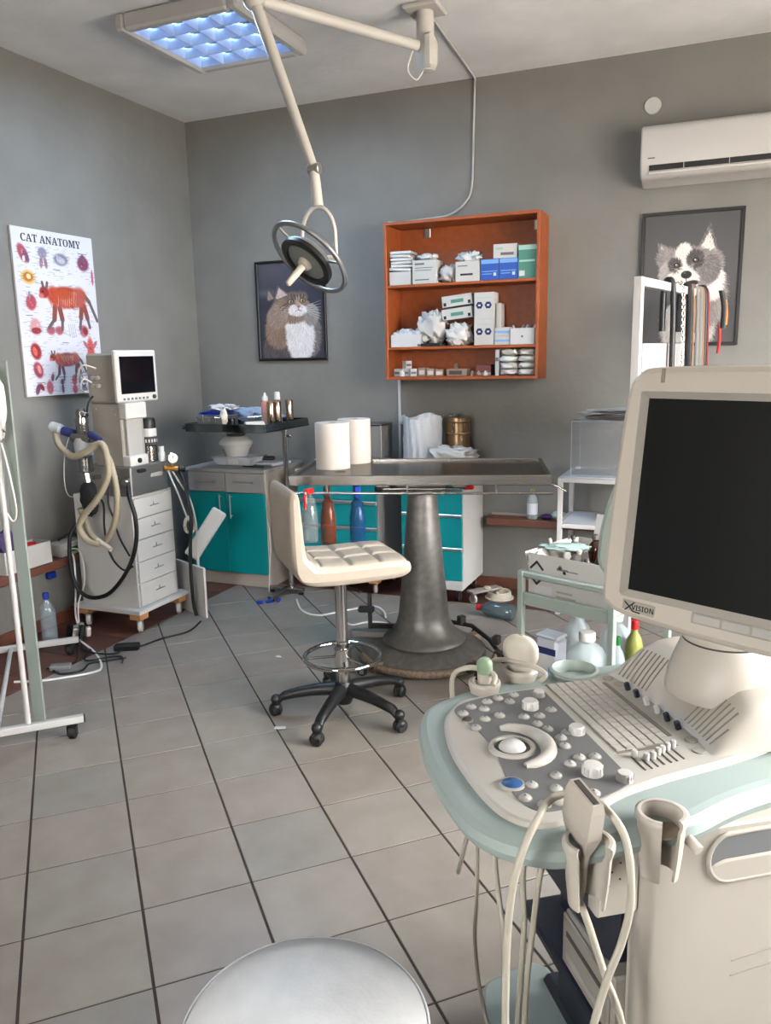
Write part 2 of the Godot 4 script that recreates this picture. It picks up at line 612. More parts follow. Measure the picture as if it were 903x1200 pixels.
func window(called: String, along: int, a0: float, a1: float, y0: float, y1: float, pos: float) -> void:
	var o := thing(called, "", "")
	o.set_meta("kind", "structure")
	var f := MB.new()
	var P := func(a: float, y: float, d: float) -> Vector3: return V(a, y, pos + d) if along == 0 else V(pos + d, y, a)
	var mid := (a0 + a1) / 2
	for r in [[a0, a0 + 0.06, y0, y1], [a1 - 0.06, a1, y0, y1], [a0 + 0.06, a1 - 0.06, y0, y0 + 0.06], [a0 + 0.06, a1 - 0.06, y1 - 0.06, y1], [mid - 0.04, mid + 0.04, y0 + 0.06, y1 - 0.06]]:
		f.bx(P.call(r[0], r[2], -0.03), P.call(r[1], r[3], 0.03), 0.004)
	part(o, "window_frame", f, m.white_paint)
	for s in [[a0 + 0.06, mid - 0.04], [mid + 0.04, a1 - 0.06]]:
		part(o, "pane", MB.new().bx(P.call(s[0], y0 + 0.06, -0.003), P.call(s[1], y1 - 0.06, 0.003), 0.0), m.acrylic)

func room_shell() -> void:
	struct("floor", MB.new().bx(V(-0.25, -0.2, -0.25), V(ROOM_X + 0.25, -0.0025, ROOM_Z + 0.25), 0.0), m.grout)
	struct("ceiling", MB.new().bx(V(-0.25, CEIL, -0.25), V(ROOM_X + 0.25, CEIL + 0.2, ROOM_Z + 0.25), 0.0), m.ceiling)
	wall("wall_back", 0, -0.25, ROOM_X + 0.25, 0.0, -0.25, [])
	wall("wall_left", 2, 0.0, ROOM_Z, 0.0, -0.25, [])
	wall("wall_right", 2, 0.0, ROOM_Z, ROOM_X, 0.25, [[1.3, 4.1, 0.95, 2.75]])
	wall("wall_front", 0, -0.25, ROOM_X + 0.25, ROOM_Z, 0.25, [[2.3, 3.25, 0.95, 2.75]])
	window("window_1", 2, 1.3, 4.1, 0.95, 2.75, ROOM_X + 0.12)
	window("window_2", 0, 2.3, 3.25, 0.95, 2.75, ROOM_Z + 0.12)
	struct("baseboard_back", MB.new().bx(V(0.0, 0.0, 0.0), V(ROOM_X, 0.075, 0.012), 0.003), m.brown)
	struct("baseboard_left", MB.new().bx(V(0.0, 0.0, 0.012), V(0.012, 0.075, ROOM_Z), 0.003), m.brown)
	# wooden ledge that runs along the walls at desk-rail height
	struct("trim_1", MB.new().bx(V(2.36, 0.475, 0.0), V(4.6, 0.525, 0.14), 0.004), m.brown)
	struct("trim_2", MB.new().bx(V(0.0, 0.405, 1.0), V(0.17, 0.455, 3.2), 0.004), m.brown)
	struct("trim_3", MB.new().bx(V(2.36, 0.525, 0.0), V(4.6, 0.54, 0.02), 0.002), m.cream_dark)

func tiles() -> void:
	var floor_node := get_node("floor")
	var T := 0.333
	var th := deg_to_rad(44.05)
	var ex := W(cos(th), -sin(th))
	var ez := W(sin(th), cos(th))
	var o := W(0.8813, 2.7112)
	var bl := 0.6
	var bb := 0.43
	var field := PackedVector2Array([W(bl, bb), W(ROOM_X, bb), W(ROOM_X, ROOM_Z), W(bl, ROOM_Z)])
	var ji := 0.0042
	var jj := 0.0030
	var whole: ArrayMesh = null
	var rest := MB.new()
	for i in range(-22, 22):
		for j in range(-22, 22):
			var q := PackedVector2Array()
			for k in [[ji, jj], [T - ji, jj], [T - ji, T - jj], [ji, T - jj]]:
				q.append(o + ex * (i * T + k[0]) + ez * (j * T + k[1]))
			for pg in Geometry2D.intersect_polygons(q, field):
				if pg.size() < 3: continue
				var arr := []
				var c := W(0, 0)
				for p in pg: arr.append(p); c += p / pg.size()
				var full: bool = pg.size() == 4 and absf(absf(area_of(pg)) - (T - 2 * ji) * (T - 2 * jj)) < 1e-5
				var near := c.x < 4.6 and c.y < 5.0 and c.x - c.y > -3.2
				if not near:
					rest.loft(arr, [W(0, -0.01), W(0, -0.001), W(0.001, 0.0)])
					continue
				var lo := []
				for p in arr: lo.append(p - c)
				var ms: ArrayMesh
				if full:
					if whole == null:
						whole = MB.new().loft(lo, [W(0, -0.01), W(0, -0.001), W(0.001, 0.0)]).mesh()
					ms = whole
				else:
					if absf(area_of(pg)) < 0.0015: continue
					ms = MB.new().loft(lo, [W(0, -0.01), W(0, -0.001), W(0.001, 0.0)]).mesh()
				var t := part(floor_node, "tile", ms, m.tiles[(i * 7 + j * 13 + i * j * 3 + 400) % 4])
				t.position = V(c.x, 0, c.y)
	var r := part(floor_node, "tile_field", rest, m.tiles[0])
	r.set_meta("kind", "stuff")
	# brown border tiles along the two walls in view
	var k := 0
	var x := 0.0
	while x < ROOM_X:
		var w := minf(0.333, ROOM_X - x)
		var t := part(floor_node, "border_tile", MB.new().bx(V(0.002, -0.01, 0.002), V(w - 0.002, 0, bb - 0.004), 0.001), m.border[k % 3])
		t.position = V(x, 0, 0)
		x += 0.333
		k += 2
	var z := bb
	while z < ROOM_Z:
		var w := minf(0.333, ROOM_Z - z)
		var t := part(floor_node, "border_tile", MB.new().bx(V(0.002, -0.01, 0.002), V(bl - 0.004, 0, w - 0.002), 0.001), m.border[(k + 1) % 3])
		t.position = V(0, 0, z)
		z += 0.333
		k += 1

func area_of(p: PackedVector2Array) -> float:
	var a := 0.0
	for i in p.size():
		var q := p[(i + 1) % p.size()]
		a += p[i].x * q.y - q.x * p[i].y
	return a / 2

# recessed-grid LED panel, 4 x 4 cells
func ceiling_panel() -> void:
	var c := V(1.22, CEIL, 1.40)
	var o := thing("ceiling_light", "square white ceiling lamp with a glowing silver four by four louvre", "lamp", c)
	var h := 0.36
	var d := 0.085
	var f := MB.new()
	for s in [-1.0, 1.0]:
		f.bx(V(s * h, -d, -h), V(s * (h - 0.055), -0.002, h), 0.012)
		f.bx(V(-h + 0.055, -d, s * h), V(h - 0.055, -0.002, s * (h - 0.055)), 0.012)
	part(o, "frame", f, m.white_paint)
	var g := h - 0.055
	part(o, "diffuser", MB.new().bx(V(-g, -0.02, -g), V(g, -0.004, g), 0.0), m.led)
	var cell := g * 2 / 4
	for i in 5:
		var x := -g + cell * i
		var s1 := MB.new()
		s1.loft([W(-0.011, -0.002), W(0.011, -0.002), W(0.002, -0.062), W(-0.002, -0.062)], [W(0, -g), W(0, g)])
		var l := part(o, "louvre_blade", s1, m.louvre)
		l.transform = Transform3D(Basis(V(1, 0, 0), V(0, 0, 1), V(0, 1, 0)), V(x, -0.01, 0))
		var l2 := part(o, "louvre_blade", s1, m.louvre)
		l2.transform = Transform3D(Basis(V(0, 0, 1), V(1, 0, 0), V(0, 1, 0)), V(0, -0.01, x))
	for i in 4:
		for j in 4:
			part(o, "reflector", MB.new().lathe([W(0.06, -0.022), W(0.045, -0.034), W(0.02, -0.04), W(0.0, -0.041)], 12, V(-g + cell * (i + 0.5), 0, -g + cell * (j + 0.5))), m.louvre)
	var a := AreaLight3D.new()
	a.name = "panel_light"
	a.area_size = Vector2(g * 1.9, g * 1.9)
	a.area_normalize_energy = true
	a.light_energy = 13.0
	a.light_color = Color(0.74, 0.87, 1.0)
	a.area_range = 12.0
	a.shadow_enabled = true
	a.position = c + V(0, -d - 0.004, 0)
	a.rotation.x = -PI / 2
	add_child(a)

# ---------------------------------------------------------------- ultrasound machine (local x = operator's right, -z = away from the operator)
func st(p: Array) -> Array:
	var o := []
	for q in p: o.append(W(q[0], -q[1]))
	return o

func holder(parent: Node, c: Vector3, r: float, h: float, open_to: float, gap: float) -> void:
	# cup with a slit on one side and a rim
	var b := MB.new()
	var k := 22
	var outer := []
	var inner := []
	var prof := [W(0.80, -h), W(0.92, -h * 0.6), W(1.0, -0.012), W(1.12, 0.0), W(1.12, 0.008), W(1.0, 0.01)]
	for p in prof:
		var row := []
		var row2 := []
		for i in k + 1:
			var a := open_to + gap + (TAU - gap * 2) * i / k
			row.append(c + V(cos(a) * r * p.x, p.y, sin(a) * r * p.x))
			row2.append(c + V(cos(a) * (r * p.x - 0.005), p.y, sin(a) * (r * p.x - 0.005)))
		outer.append(row)
		inner.append(row2)
	b.surf(outer)
	b.surf(inner)
	for e in [0, k]:
		for i in prof.size() - 1:
			var nn := V(sin(open_to), 0, -cos(open_to))
			b.flat(outer[i][e], outer[i + 1][e], inner[i + 1][e], inner[i][e], nn)
	for e in [0, prof.size() - 1]:
		for i in k:
			b.flat(outer[e][i], outer[e][i + 1], inner[e][i + 1], inner[e][i], V(0, -1 if e == 0 else 1, 0))
	part(parent, "probe_holder", b, m.cream)

func ultrasound() -> void:
	var o := thing("ultrasound_machine", "cream and mint ultrasound machine with tilted screen and keyboard console", "ultrasound machine", V(3.486, 0, 3.994), deg_to_rad(-54.9))
	# mint deck that carries the console
	var dk := curve(st([[-0.262, -0.085], [-0.2, -0.128], [-0.1, -0.152], [0.0, -0.163], [0.1, -0.163], [0.19, -0.152], [0.25, -0.118], [0.285, -0.07], [0.3, -0.02], [0.295, 0.06], [0.285, 0.13], [0.285, 0.2], [0.25, 0.3], [0.225, 0.42], [0.22, 0.6], [0.1, 0.68], [-0.1, 0.68], [-0.3, 0.62], [-0.365, 0.46], [-0.362, 0.3], [-0.345, 0.16], [-0.315, 0.02]]), 4, true)
	part(o, "deck", MB.new().loft(dk, [W(0.05, 0.835), W(0.022, 0.838), W(0.006, 0.85), W(0, 0.865), W(0.004, 0.88), W(0.016, 0.888), W(0.03, 0.89)]), m.mint)
	# white console plate
	var wp := curve(st([[-0.235, -0.02], [-0.204, -0.055], [-0.165, -0.08], [-0.11, -0.097], [-0.03, -0.11], [0.05, -0.111], [0.138, -0.105], [0.2, -0.09], [0.236, -0.062], [0.243, -0.025], [0.236, 0.02], [0.221, 0.062], [0.19, 0.125], [0.17, 0.2], [0.155, 0.275], [0.14, 0.36], [0.11, 0.48], [0.08, 0.6], [-0.3, 0.6], [-0.292, 0.4], [-0.277, 0.298], [-0.26, 0.181], [-0.25, 0.075]]), 4, true)
	part(o, "console_plate", MB.new().loft(wp, [W(-0.003, 0.884), W(-0.003, 0.892), W(0.001, 0.898), W(0.006, 0.9)]), m.panel_white)
	# grey membrane with buttons
	var gp := curve(st([[-0.19, -0.054], [-0.218, -0.02], [-0.236, 0.05], [-0.243, 0.13], [-0.236, 0.16], [-0.2, 0.163], [0.0, 0.162], [0.14, 0.16], [0.165, 0.156], [0.19, 0.11], [0.21, 0.04], [0.217, -0.02], [0.2, -0.046], [0.165, -0.056], [0.12, -0.054], [0.05, -0.041], [-0.02, -0.035], [-0.09, -0.04], [-0.15, -0.056]]), 4, true)
	part(o, "button_panel", MB.new().loft(gp, [W(0, 0.896), W(0, 0.9005), W(0.001, 0.9012)]), m.key_grey)
	# track ball in its ring
	var tb := part(o, "trackball", MB.new().ball(0.027, V(0, 0.897, 0), 24, 0.8), m.plastic_white)
	part(tb, "ring", MB.new().lathe([W(0.045, 0.9), W(0.043, 0.906), W(0.036, 0.907), W(0.0335, 0.9)], 32), m.panel_white)
	part(tb, "groove", MB.new().lathe([W(0.0335, 0.9028), W(0.0, 0.9028)], 24), m.slot)
	# crescent keys round the ball
	var arc := []
	for i in 15:
		var a := deg_to_rad(-178.0 + 182.0 * i / 14.0)
		arc.append(V(cos(a) * 0.075 - 0.003, 0.9015, sin(a) * 0.066 - 0.002))
	part(o, "crescent_key", MB.new().tube(arc, [0.007, 0.011, 0.012, 0.013, 0.014, 0.015, 0.016, 0.016, 0.016, 0.015, 0.014, 0.013, 0.012, 0.011, 0.007], 10), m.panel_white)
	# round buttons
	var bm := MB.new().lathe([W(0.0105, 0.9), W(0.0105, 0.903), W(0.0085, 0.9055), W(0.0, 0.907)], 14).mesh()
	var ring := MB.new().lathe([W(0.0125, 0.9), W(0.0122, 0.9022), W(0.0108, 0.9026)], 14).mesh()
	var marks := MB.new().box(V(0, 0.9074, 0.0), V(0.006, 0.0006, 0.002), 0.0).mesh()
	for p in [[-0.165, -0.044], [-0.19, -0.018], [-0.206, 0.023], [-0.216, 0.051], [-0.224, 0.09], [-0.194, 0.069], [-0.174, 0.005], [-0.128, -0.009], [-0.134, -0.045], [-0.096, -0.04], [-0.136, 0.025], [-0.118, 0.071], [-0.113, 0.103], [-0.134, 0.138], [-0.08, 0.084], [-0.054, 0.095], [-0.03, 0.125], [-0.014, 0.105], [0.019, 0.098], [0.066, 0.105], [0.084, 0.078], [0.115, 0.037], [0.156, 0.019], [0.134, -0.017], [0.17, -0.043], [0.197, -0.021], [0.195, 0.007], [0.189, 0.047], [0.185, 0.074], [0.07, 0.134]]:
		var dark: bool = absf(p[0] + 0.134) < 0.001 and p[1] < -0.04
		var bt := part(o, "button", bm, m.button_grey if not dark else m.slot)
		bt.position = V(p[0], 0, -p[1])
		part(bt, "collar", ring, m.cream_dark)
		part(bt, "mark", marks, m.ink_grey)
	var bb := part(o, "blue_button", MB.new().lathe([W(0.0175, 0.9), W(0.0175, 0.904), W(0.015, 0.9065), W(0.0, 0.9075)], 20, V(0.124, 0, 0.048)), m.button_blue, "round blue button")
	part(bb, "collar", MB.new().lathe([W(0.0225, 0.9), W(0.0215, 0.904), W(0.018, 0.9045)], 20, V(0.124, 0, 0.048)), m.button_grey)
	# fluted white knobs
	for p in [[-0.155, 0.1, 0.018], [-0.206, 0.141, 0.013], [-0.026, 0.144, 0.016], [0.124, 0.102, 0.019], [0.157, 0.146, 0.015]]:
		var r: float = p[2]
		var kb := MB.new()
		kb.lathe([W(r, 0.9), W(r, 0.903), W(r * 0.95, 0.905), W(r * 0.92, 0.9 + r * 0.85), W(r * 0.8, 0.9 + r * 1.05), W(0, 0.9 + r * 1.1)], 18)
		for i in 14:
			var a := TAU * i / 14
			kb.box(V(cos(a) * r * 0.95, 0.9 + r * 0.5, sin(a) * r * 0.95), V(0.002, r * 0.75, 0.0015), 0.0, Basis(Vector3.UP, -a))
		var kn := part(o, "knob", kb, m.plastic_white)
		kn.position = V(p[0], 0, -p[1])
	# keyboard: shallow tray, slots between the rows, one cap per key
	part(o, "keyboard_tray", MB.new().bx(V(-0.262, 0.897, -0.305), V(0.068, 0.9008, -0.181), 0.0004), m.slot_warm)
	var kw := 0.0212
	var kd := 0.0205
	var cap := MB.new().loft([W(-kw * 0.475, -kd * 0.445), W(kw * 0.475, -kd * 0.445), W(kw * 0.475, kd * 0.445), W(-kw * 0.475, kd * 0.445)], [W(0, 0.9), W(0.0003, 0.9022), W(0.0012, 0.9034)]).mesh()
	for row in 6:
		for col in 15:
			if row == 0 and col > 3 and col < 10: continue
			var kk := part(o, "key", cap, m.panel_white)
			kk.position = V(-0.25 + kw * col + (0.004 if row < 3 else 0.0), 0, -(0.1915 + kd * row))
	part(o, "space_key", MB.new().loft([W(-0.064, -0.0085), W(0.064, -0.0085), W(0.064, 0.0085), W(-0.064, 0.0085)], [W(0, 0.9), W(0.0003, 0.9022), W(0.0012, 0.9034)]).at(Vector3.ZERO), m.panel_white).position = V(-0.108, 0, -0.1915)
	part(o, "key_strip", MB.new().bx(V(-0.238, 0.899, -0.316), V(0.03, 0.9012, -0.3065), 0.0003), m.slot_warm)
	# sliders
	for p in [[0.081, 0.204, 0.136, 0.197], [0.097, 0.219, 0.134, 0.211], [0.096, 0.233, 0.13, 0.225], [0.084, 0.25, 0.126, 0.24], [0.079, 0.262, 0.123, 0.256], [0.071, 0.277, 0.121, 0.269], [0.064, 0.293, 0.117, 0.285]]:
		var a := V(p[0] + 0.004, 0.9005, -p[3] - 0.003)
		var b := V(p[2], 0.9005, -p[3])
		var sl := node(o, "slider")
		part(sl, "slot", MB.new().box((a + b) / 2, V(a.distance_to(b), 0.001, 0.0032), 0.0), m.slot)
		part(sl, "cap", MB.new().lathe([W(0.0052, 0.9), W(0.0058, 0.911), W(0.0045, 0.914), W(0, 0.9145)], 12, V(p[0] + 0.006, 0, -p[1])), m.plastic_white)
	# row of switches and caps behind the keyboard
	var bi := 0
	for p in [[-0.257, 0.331], [-0.221, 0.34], [-0.187, 0.34], [-0.148, 0.34], [-0.108, 0.34], [-0.067, 0.34], [-0.03, 0.34], [0.009, 0.34], [0.055, 0.341], [0.096, 0.33]]:
		if bi in [0, 1, 8, 9]:
			part(o, "round_cap", MB.new().cyl(0.0125, 0.898, 0.9025, 18, 0.001, V(p[0], 0, -p[1])), m.cream_dark)
		else:
			part(o, "toggle", MB.new().box(V(p[0], 0.909, -p[1]), V(0.009, 0.02, 0.011), 0.002, Basis(Vector3.RIGHT, 0.3)), m.plastic_white if bi in [4, 5] else m.navy)
		bi += 1
	# raised rear hump with speaker slits
	var hump := MB.new()
	var prof := [[0.352, 0.9], [0.362, 0.908], [0.385, 0.935], [0.42, 0.972], [0.45, 0.988], [0.5, 0.995], [0.62, 0.985], [0.66, 0.9]]
	var rows := []
	for i in 19:
		var row := []
		for j in 33:
			row.append(hump_point(prof, i / 18.0, -1.0 + 2.0 * j / 32))
		rows.append(row)
	hump.surf(rows)
	part(o, "rear_hump", hump, m.cream)
	for sd in [-1.0, 1.0]:
		for i in 8:
			var pts := []
			for j in 7:
				var f := 0.13 + 0.29 * j / 6.0
				var x: float = sd * (0.36 + 0.068 * i) + (-0.05 if sd < 0 else 0.09) * j / 6.0 * 0.6
				if i == 7 and j > 4: continue
				var p0 := hump_point(prof, f, x)
				var nn := (hump_point(prof, f + 0.02, x) - hump_point(prof, f - 0.02, x)).cross(hump_point(prof, f, x + 0.02) - hump_point(prof, f, x - 0.02)).normalized()
				if nn.y < 0: nn = -nn
				pts.append(p0 + nn * 0.0003)
			part(o, "speaker_slit", MB.new().tube(pts, 0.0018, 5), m.slot_warm)
	# small oval display in the hump
	part(o, "oval_display", MB.new().lathe([W(0.0, 0.006), W(0.9, 0.005), W(1.0, 0.0)], 24, V(-0.085, 0.9235, -0.392), Basis(Vector3.RIGHT, 0.85), 0.062, 0.017), m.mint_grey)
	for k in 3:
		part(o, "hump_mark", MB.new().box(V(-0.05 + 0.032 * k, 0.958 - 0.014 * k, -0.42 + 0.01 * k), V(0.036, 0.002, 0.008), 0.0005, Basis(Vector3.RIGHT, 0.85)), m.panel_white)
	# swivel neck
	var nk := node(o, "swivel_neck", V(-0.05, 0, -0.475))
	part(nk, "collar", MB.new().lathe([W(0.112, 0.945), W(0.108, 0.98), W(0.1, 1.003), W(0.084, 1.05), W(0.08, 1.055), W(0.0, 1.056)], 36), m.cream)
	part(nk, "seam", MB.new().lathe([W(0.0815, 1.053), W(0.0815, 1.057)], 36), m.slot)
	part(nk, "cap", MB.new().lathe([W(0.081, 1.057), W(0.075, 1.09), W(0.06, 1.14), W(0.055, 1.2), W(0, 1.2)], 36), m.cream)
	# monitor, turned back towards the camera; frame: x = screen right, y = up the tilted screen, origin = lower left screen corner
	var inv := o.transform.affine_inverse()
	var a := deg_to_rad(25.0)
	var rr := V(cos(a), 0, sin(a))
	var fm := V(sin(a), 0, -cos(a))
	var tl := deg_to_rad(7.7)
	var up := V(0, cos(tl), 0) + fm * sin(tl)
	var zz := rr.cross(up)
	var mt := inv * Transform3D(Basis(rr, up, zz), V(3.6869, 1.2328, 3.996))
	var mo := node(o, "monitor", mt.origin, mt.basis)
	var scw := 0.415
	var sch := 0.324
	var out := curve([W(-0.048, 0.0), W(-0.046, 0.19), W(-0.038, 0.33), W(-0.02, 0.366), W(0.02, 0.376), W(scw / 2, 0.379), W(scw - 0.02, 0.376), W(scw + 0.02, 0.366), W(scw + 0.038, 0.33), W(scw + 0.046, 0.19), W(scw + 0.048, 0.0), W(scw + 0.03, -0.036), W(scw - 0.02, -0.049), W(scw / 2, -0.056), W(0.02, -0.049), W(-0.03, -0.036)], 4, true)
	var Bxy := Basis(V(1, 0, 0), V(0, 0, 1), V(0, 1, 0))   # loft plane x-z -> x-y, height -> z
	# bezel ring: outer skin, front face with the screen cut out
	var bz := MB.new().at(Vector3.ZERO, Bxy)
	var lay := [W(0.03, -0.075), W(0.006, -0.06), W(0.0, -0.04), W(0.0, 0.0), W(0.004, 0.011), W(0.012, 0.017)]
	ring_loft(bz, out, lay)
	ring_between(bz, out, 0.012, 0.017, [W(0, 0), W(scw, 0), W(scw, sch), W(0, sch)], 0.011, 0.013)
	part(mo, "bezel", bz, m.cream)
	var inn := MB.new()
	for e in [[V(-0.011, -0.011, 0.0128), V(scw + 0.011, -0.011, 0.0128), V(scw, 0, 0.004), V(0, 0, 0.004)], [V(-0.011, sch + 0.011, 0.0128), V(scw + 0.011, sch + 0.011, 0.0128), V(scw, sch, 0.004), V(0, sch, 0.004)], [V(-0.011, -0.011, 0.0128), V(-0.011, sch + 0.011, 0.0128), V(0, sch, 0.004), V(0, 0, 0.004)], [V(scw + 0.011, -0.011, 0.0128), V(scw + 0.011, sch + 0.011, 0.0128), V(scw, sch, 0.004), V(scw, 0, 0.004)]]:
		var cn: Vector3 = (V(scw / 2, sch / 2, 0.15) - (e[0] + e[1]) / 2).normalized()
		inn.flat(e[0], e[1], e[2], e[3], cn)
	part(mo, "screen_surround", inn, m.panel_white)
	part(mo, "screen", MB.new().bx(V(-0.002, -0.002, -0.004), V(scw + 0.002, sch + 0.002, 0.004), 0.0), m.screen)
	# mint rear shell
	var sh := []
	for p in out: sh.append(W(scw / 2 + (p.x - scw / 2) * 1.0, p.y))
	part(mo, "rear_shell", MB.new().at(Vector3.ZERO, Bxy).loft(curve([W(-0.108, 0.01), W(-0.119, 0.06), W(-0.114, 0.11), W(-0.098, 0.17), W(-0.06, 0.24), W(0.0, 0.31), W(scw / 2, 0.345), W(scw, 0.32), W(scw + 0.06, 0.24), W(scw + 0.098, 0.17), W(scw + 0.114, 0.11), W(scw + 0.119, 0.06), W(scw + 0.108, 0.01), W(scw + 0.03, -0.02), W(scw / 2, -0.035), W(-0.03, -0.02)], 4, true), [W(0.14, -0.3), W(0.11, -0.27), W(0.05, -0.17), W(0.01, -0.1), W(0.0, -0.08), W(0.012, -0.07)]), m.mint_pale)
	part(mo, "tilt_arm", MB.new().bx(V(scw / 2 - 0.1, -0.03, -0.36), V(scw / 2 + 0.03, 0.09, -0.2), 0.02), m.cream)
	# badge, indicator and key strip on the bezel
	var bd := part(mo, "badge", MB.new().bx(V(0.0, -0.0355, 0.0145), V(0.06, -0.0155, 0.0165), 0.001), m.cream_dark)
	bd.rotation.z = -0.03
	var lg := MB.new()
	lg.tube([V(0.006, -0.033, 0.0172), V(0.013, -0.026, 0.0172), V(0.022, -0.018, 0.0172)], 0.0012, 5)
	lg.tube([V(0.004, -0.019, 0.0172), V(0.011, -0.024, 0.0172), V(0.02, -0.033, 0.0172), V(0.034, -0.034, 0.0172)], 0.0012, 5)
	part(mo, "badge_emblem", lg, m.ink)
	words(mo, "badge_lettering", "VISION", 0.012, m.ink, V(0.038, -0.0265, 0.0167), Basis.IDENTITY, "Droid Sans", true)
	part(mo, "indicator", MB.new().bx(V(0.024, 0.349, 0.0155), V(0.031, 0.372, 0.0175), 0.001), m.slot_warm)
	part(mo, "menu_strip", MB.new().bx(V(0.122, -0.029, 0.0145), V(0.36, -0.011, 0.0165), 0.001), m.cream_dark)
	for i in 5:
		part(mo, "menu_key", MB.new().bx(V(0.127 + 0.046 * i, -0.027, 0.016), V(0.17 + 0.046 * i, -0.013, 0.018), 0.0012), m.button_grey)
	# body: mint-white side covers, dark bay in front with the base
	part(o, "body_core", MB.new().bx(V(-0.22, 0.12, -0.66), V(0.2, 0.84, -0.2), 0.02), m.navy)
	var side := curve(st([[0.2, 0.145], [0.228, 0.138], [0.243, 0.15], [0.248, 0.175], [0.25, 0.3], [0.25, 0.6], [0.235, 0.68], [0.2, 0.69]]), 4)
	side.append(W(0.195, -0.4))
	part(o, "side_cover", MB.new().loft(side, [W(0.004, 0.12), W(0, 0.13), W(0, 0.845), W(0.004, 0.85)]), m.cream)
	part(o, "side_cover", MB.new().bx(V(-0.255, 0.12, -0.69), V(-0.21, 0.85, -0.22), 0.015), m.cream)
	# oblong grip in the side cover: rim and sunk face
	var gr := []
	for i in 24:
		var an := TAU * i / 24
		gr.append(W(0.345 + signf(cos(an)) * 0.05 + cos(an) * 0.042, 0.79 + sin(an) * 0.045))
	var grip := node(o, "side_grip")
	var gpts := []
	for p in gr: gpts.append(V(0.2515, p.y, -p.x))
	part(grip, "rim", MB.new().tube(gpts, 0.0045, 8, true), m.cream)
	var gf := MB.new().at(V(0.2516, 0, 0), Basis(V(0, 0, -1), V(1, 0, 0), V(0, 1, 0)))
	gf.loft(gr, [W(0, -0.002), W(0, 0.0005)])
	part(grip, "recess", gf, m.grey_plastic)
	var lip := []
	for p in gr: lip.append(W(p.x, 0.745 + (p.y - 0.745) * 0.48))
	part(grip, "lower_lip", MB.new().at(V(0.252, 0, 0), Basis(V(0, 0, -1), V(1, 0, 0), V(0, 1, 0))).loft(lip, [W(0, -0.002), W(0, 0.001), W(0.004, 0.003)]), m.cream)
	for k in 2:
		part(o, "moulded_line", MB.new().rod(V(0.2505, 0.585 - 0.03 * k, -0.31), V(0.2505, 0.6 - 0.03 * k, -0.42), 0.0018, 6), m.cream_dark)
	# service plate under the deck, beside the holders
	var sp := part(o, "service_plate", MB.new().bx(V(0.2, 0.7, -0.137), V(0.235, 0.85, -0.06), 0.004), m.cream)
	for k in [[0.8, 0.1], [0.785, 0.085], [0.77, 0.1], [0.76, 0.08]]:
		part(sp, "screw", MB.new().cyl(0.0018, 0, 0.001, 8, 0.0, V(0.2352, k[0], -k[1]), Basis(V(0, 1, 0), V(1, 0, 0), V(0, 0, 1))), m.slot)
	part(o, "front_column", MB.new().bx(V(-0.2, 0.5, -0.22), V(0.14, 0.85, -0.14), 0.02), m.navy)
	part(o, "bay_floor", MB.new().bx(V(-0.24, 0.36, -0.4), V(0.2, 0.385, -0.12), 0.006), m.navy)
	part(o, "inner_wall", MB.new().bx(V(0.17, 0.12, -0.4), V(0.2, 0.85, -0.155), 0.004), m.cream)
	part(o, "base", MB.new().bx(V(-0.3, 0.09, -0.72), V(0.27, 0.13, -0.2), 0.015), m.navy)
	part(o, "foot_tray", MB.new().loft(curve(st([[-0.33, 0.23], [-0.33, 0.1], [-0.28, 0.04], [-0.1, 0.01], [0.1, 0.01], [0.25, 0.04], [0.28, 0.1], [0.28, 0.23], [0.0, 0.235]]), 4, true), [W(0.01, 0.08), W(0, 0.09), W(0, 0.105), W(0.008, 0.112)]), m.mint)
	for c in [[-0.27, 0.1], [0.22, 0.1], [-0.25, 0.62], [0.2, 0.62]]:
		var w := node(o, "caster", V(c[0], 0, -c[1]))
		part(w, "wheel", MB.new().cyl(0.04, -0.014, 0.014, 18, 0.006, V(0, 0.04, 0), Basis(V(0, 1, 0), V(1, 0, 0), V(0, 0, 1))), m.black_rubber)
		part(w, "fork", MB.new().bx(V(-0.022, 0.03, -0.02), V(0.022, 0.092, 0.02), 0.006), m.grey_plastic)
	# probe holders: two on the operator's right, two at the rear
	holder(o, V(0.3, 0.888, -0.008), 0.036, 0.1, 0.15, 0.75)
	holder(o, V(0.285, 0.908, -0.14), 0.037, 0.1, 0.1, 0.42)
	holder(o, V(-0.285, 0.905, -0.045), 0.032, 0.09, PI, 0.42)
	holder(o, V(-0.335, 0.905, -0.15), 0.036, 0.09, PI, 0.42)
	part(o, "holder_floor", MB.new().cyl(0.03, 0.884, 0.887, 18, 0.001, V(0.284, 0, -0.14)), m.mat_tan)
	part(o, "gel_cup", MB.new().lathe([W(0.038, 0.845), W(0.048, 0.893), W(0.057, 0.902), W(0.057, 0.909), W(0.05, 0.912), W(0.044, 0.9), W(0.036, 0.855), W(0, 0.852)], 32, V(-0.31, 0, -0.272)), m.mint_pale)
	part(o, "deck_peg", MB.new().rod(V(0.27, 0.864, -0.188), V(0.306, 0.852, -0.196), 0.009, 12), m.cream)
	# probes and their cables
	var p1 := thing("ultrasound_probe", "linear ultrasound probe standing in the slotted holder nearest the round stool", "probe", o.position, o.rotation.y)
	var hb := (Basis(Vector3.UP, 0.12) * Basis(Vector3.BACK, -0.18)).scaled_local(V(1.2, 1.2, 1.2))
	part(p1, "head", MB.new().at(V(0.292, 0.93, 0.0), hb).loft([W(-0.03, -0.0105), W(0.03, -0.0105), W(0.03, 0.0105), W(-0.03, 0.0105)], [W(0.0095, -0.075), W(0.007, -0.04), W(0.003, -0.025), W(0, -0.01), W(0.0005, 0.03), W(0.003, 0.042)]), m.cream)
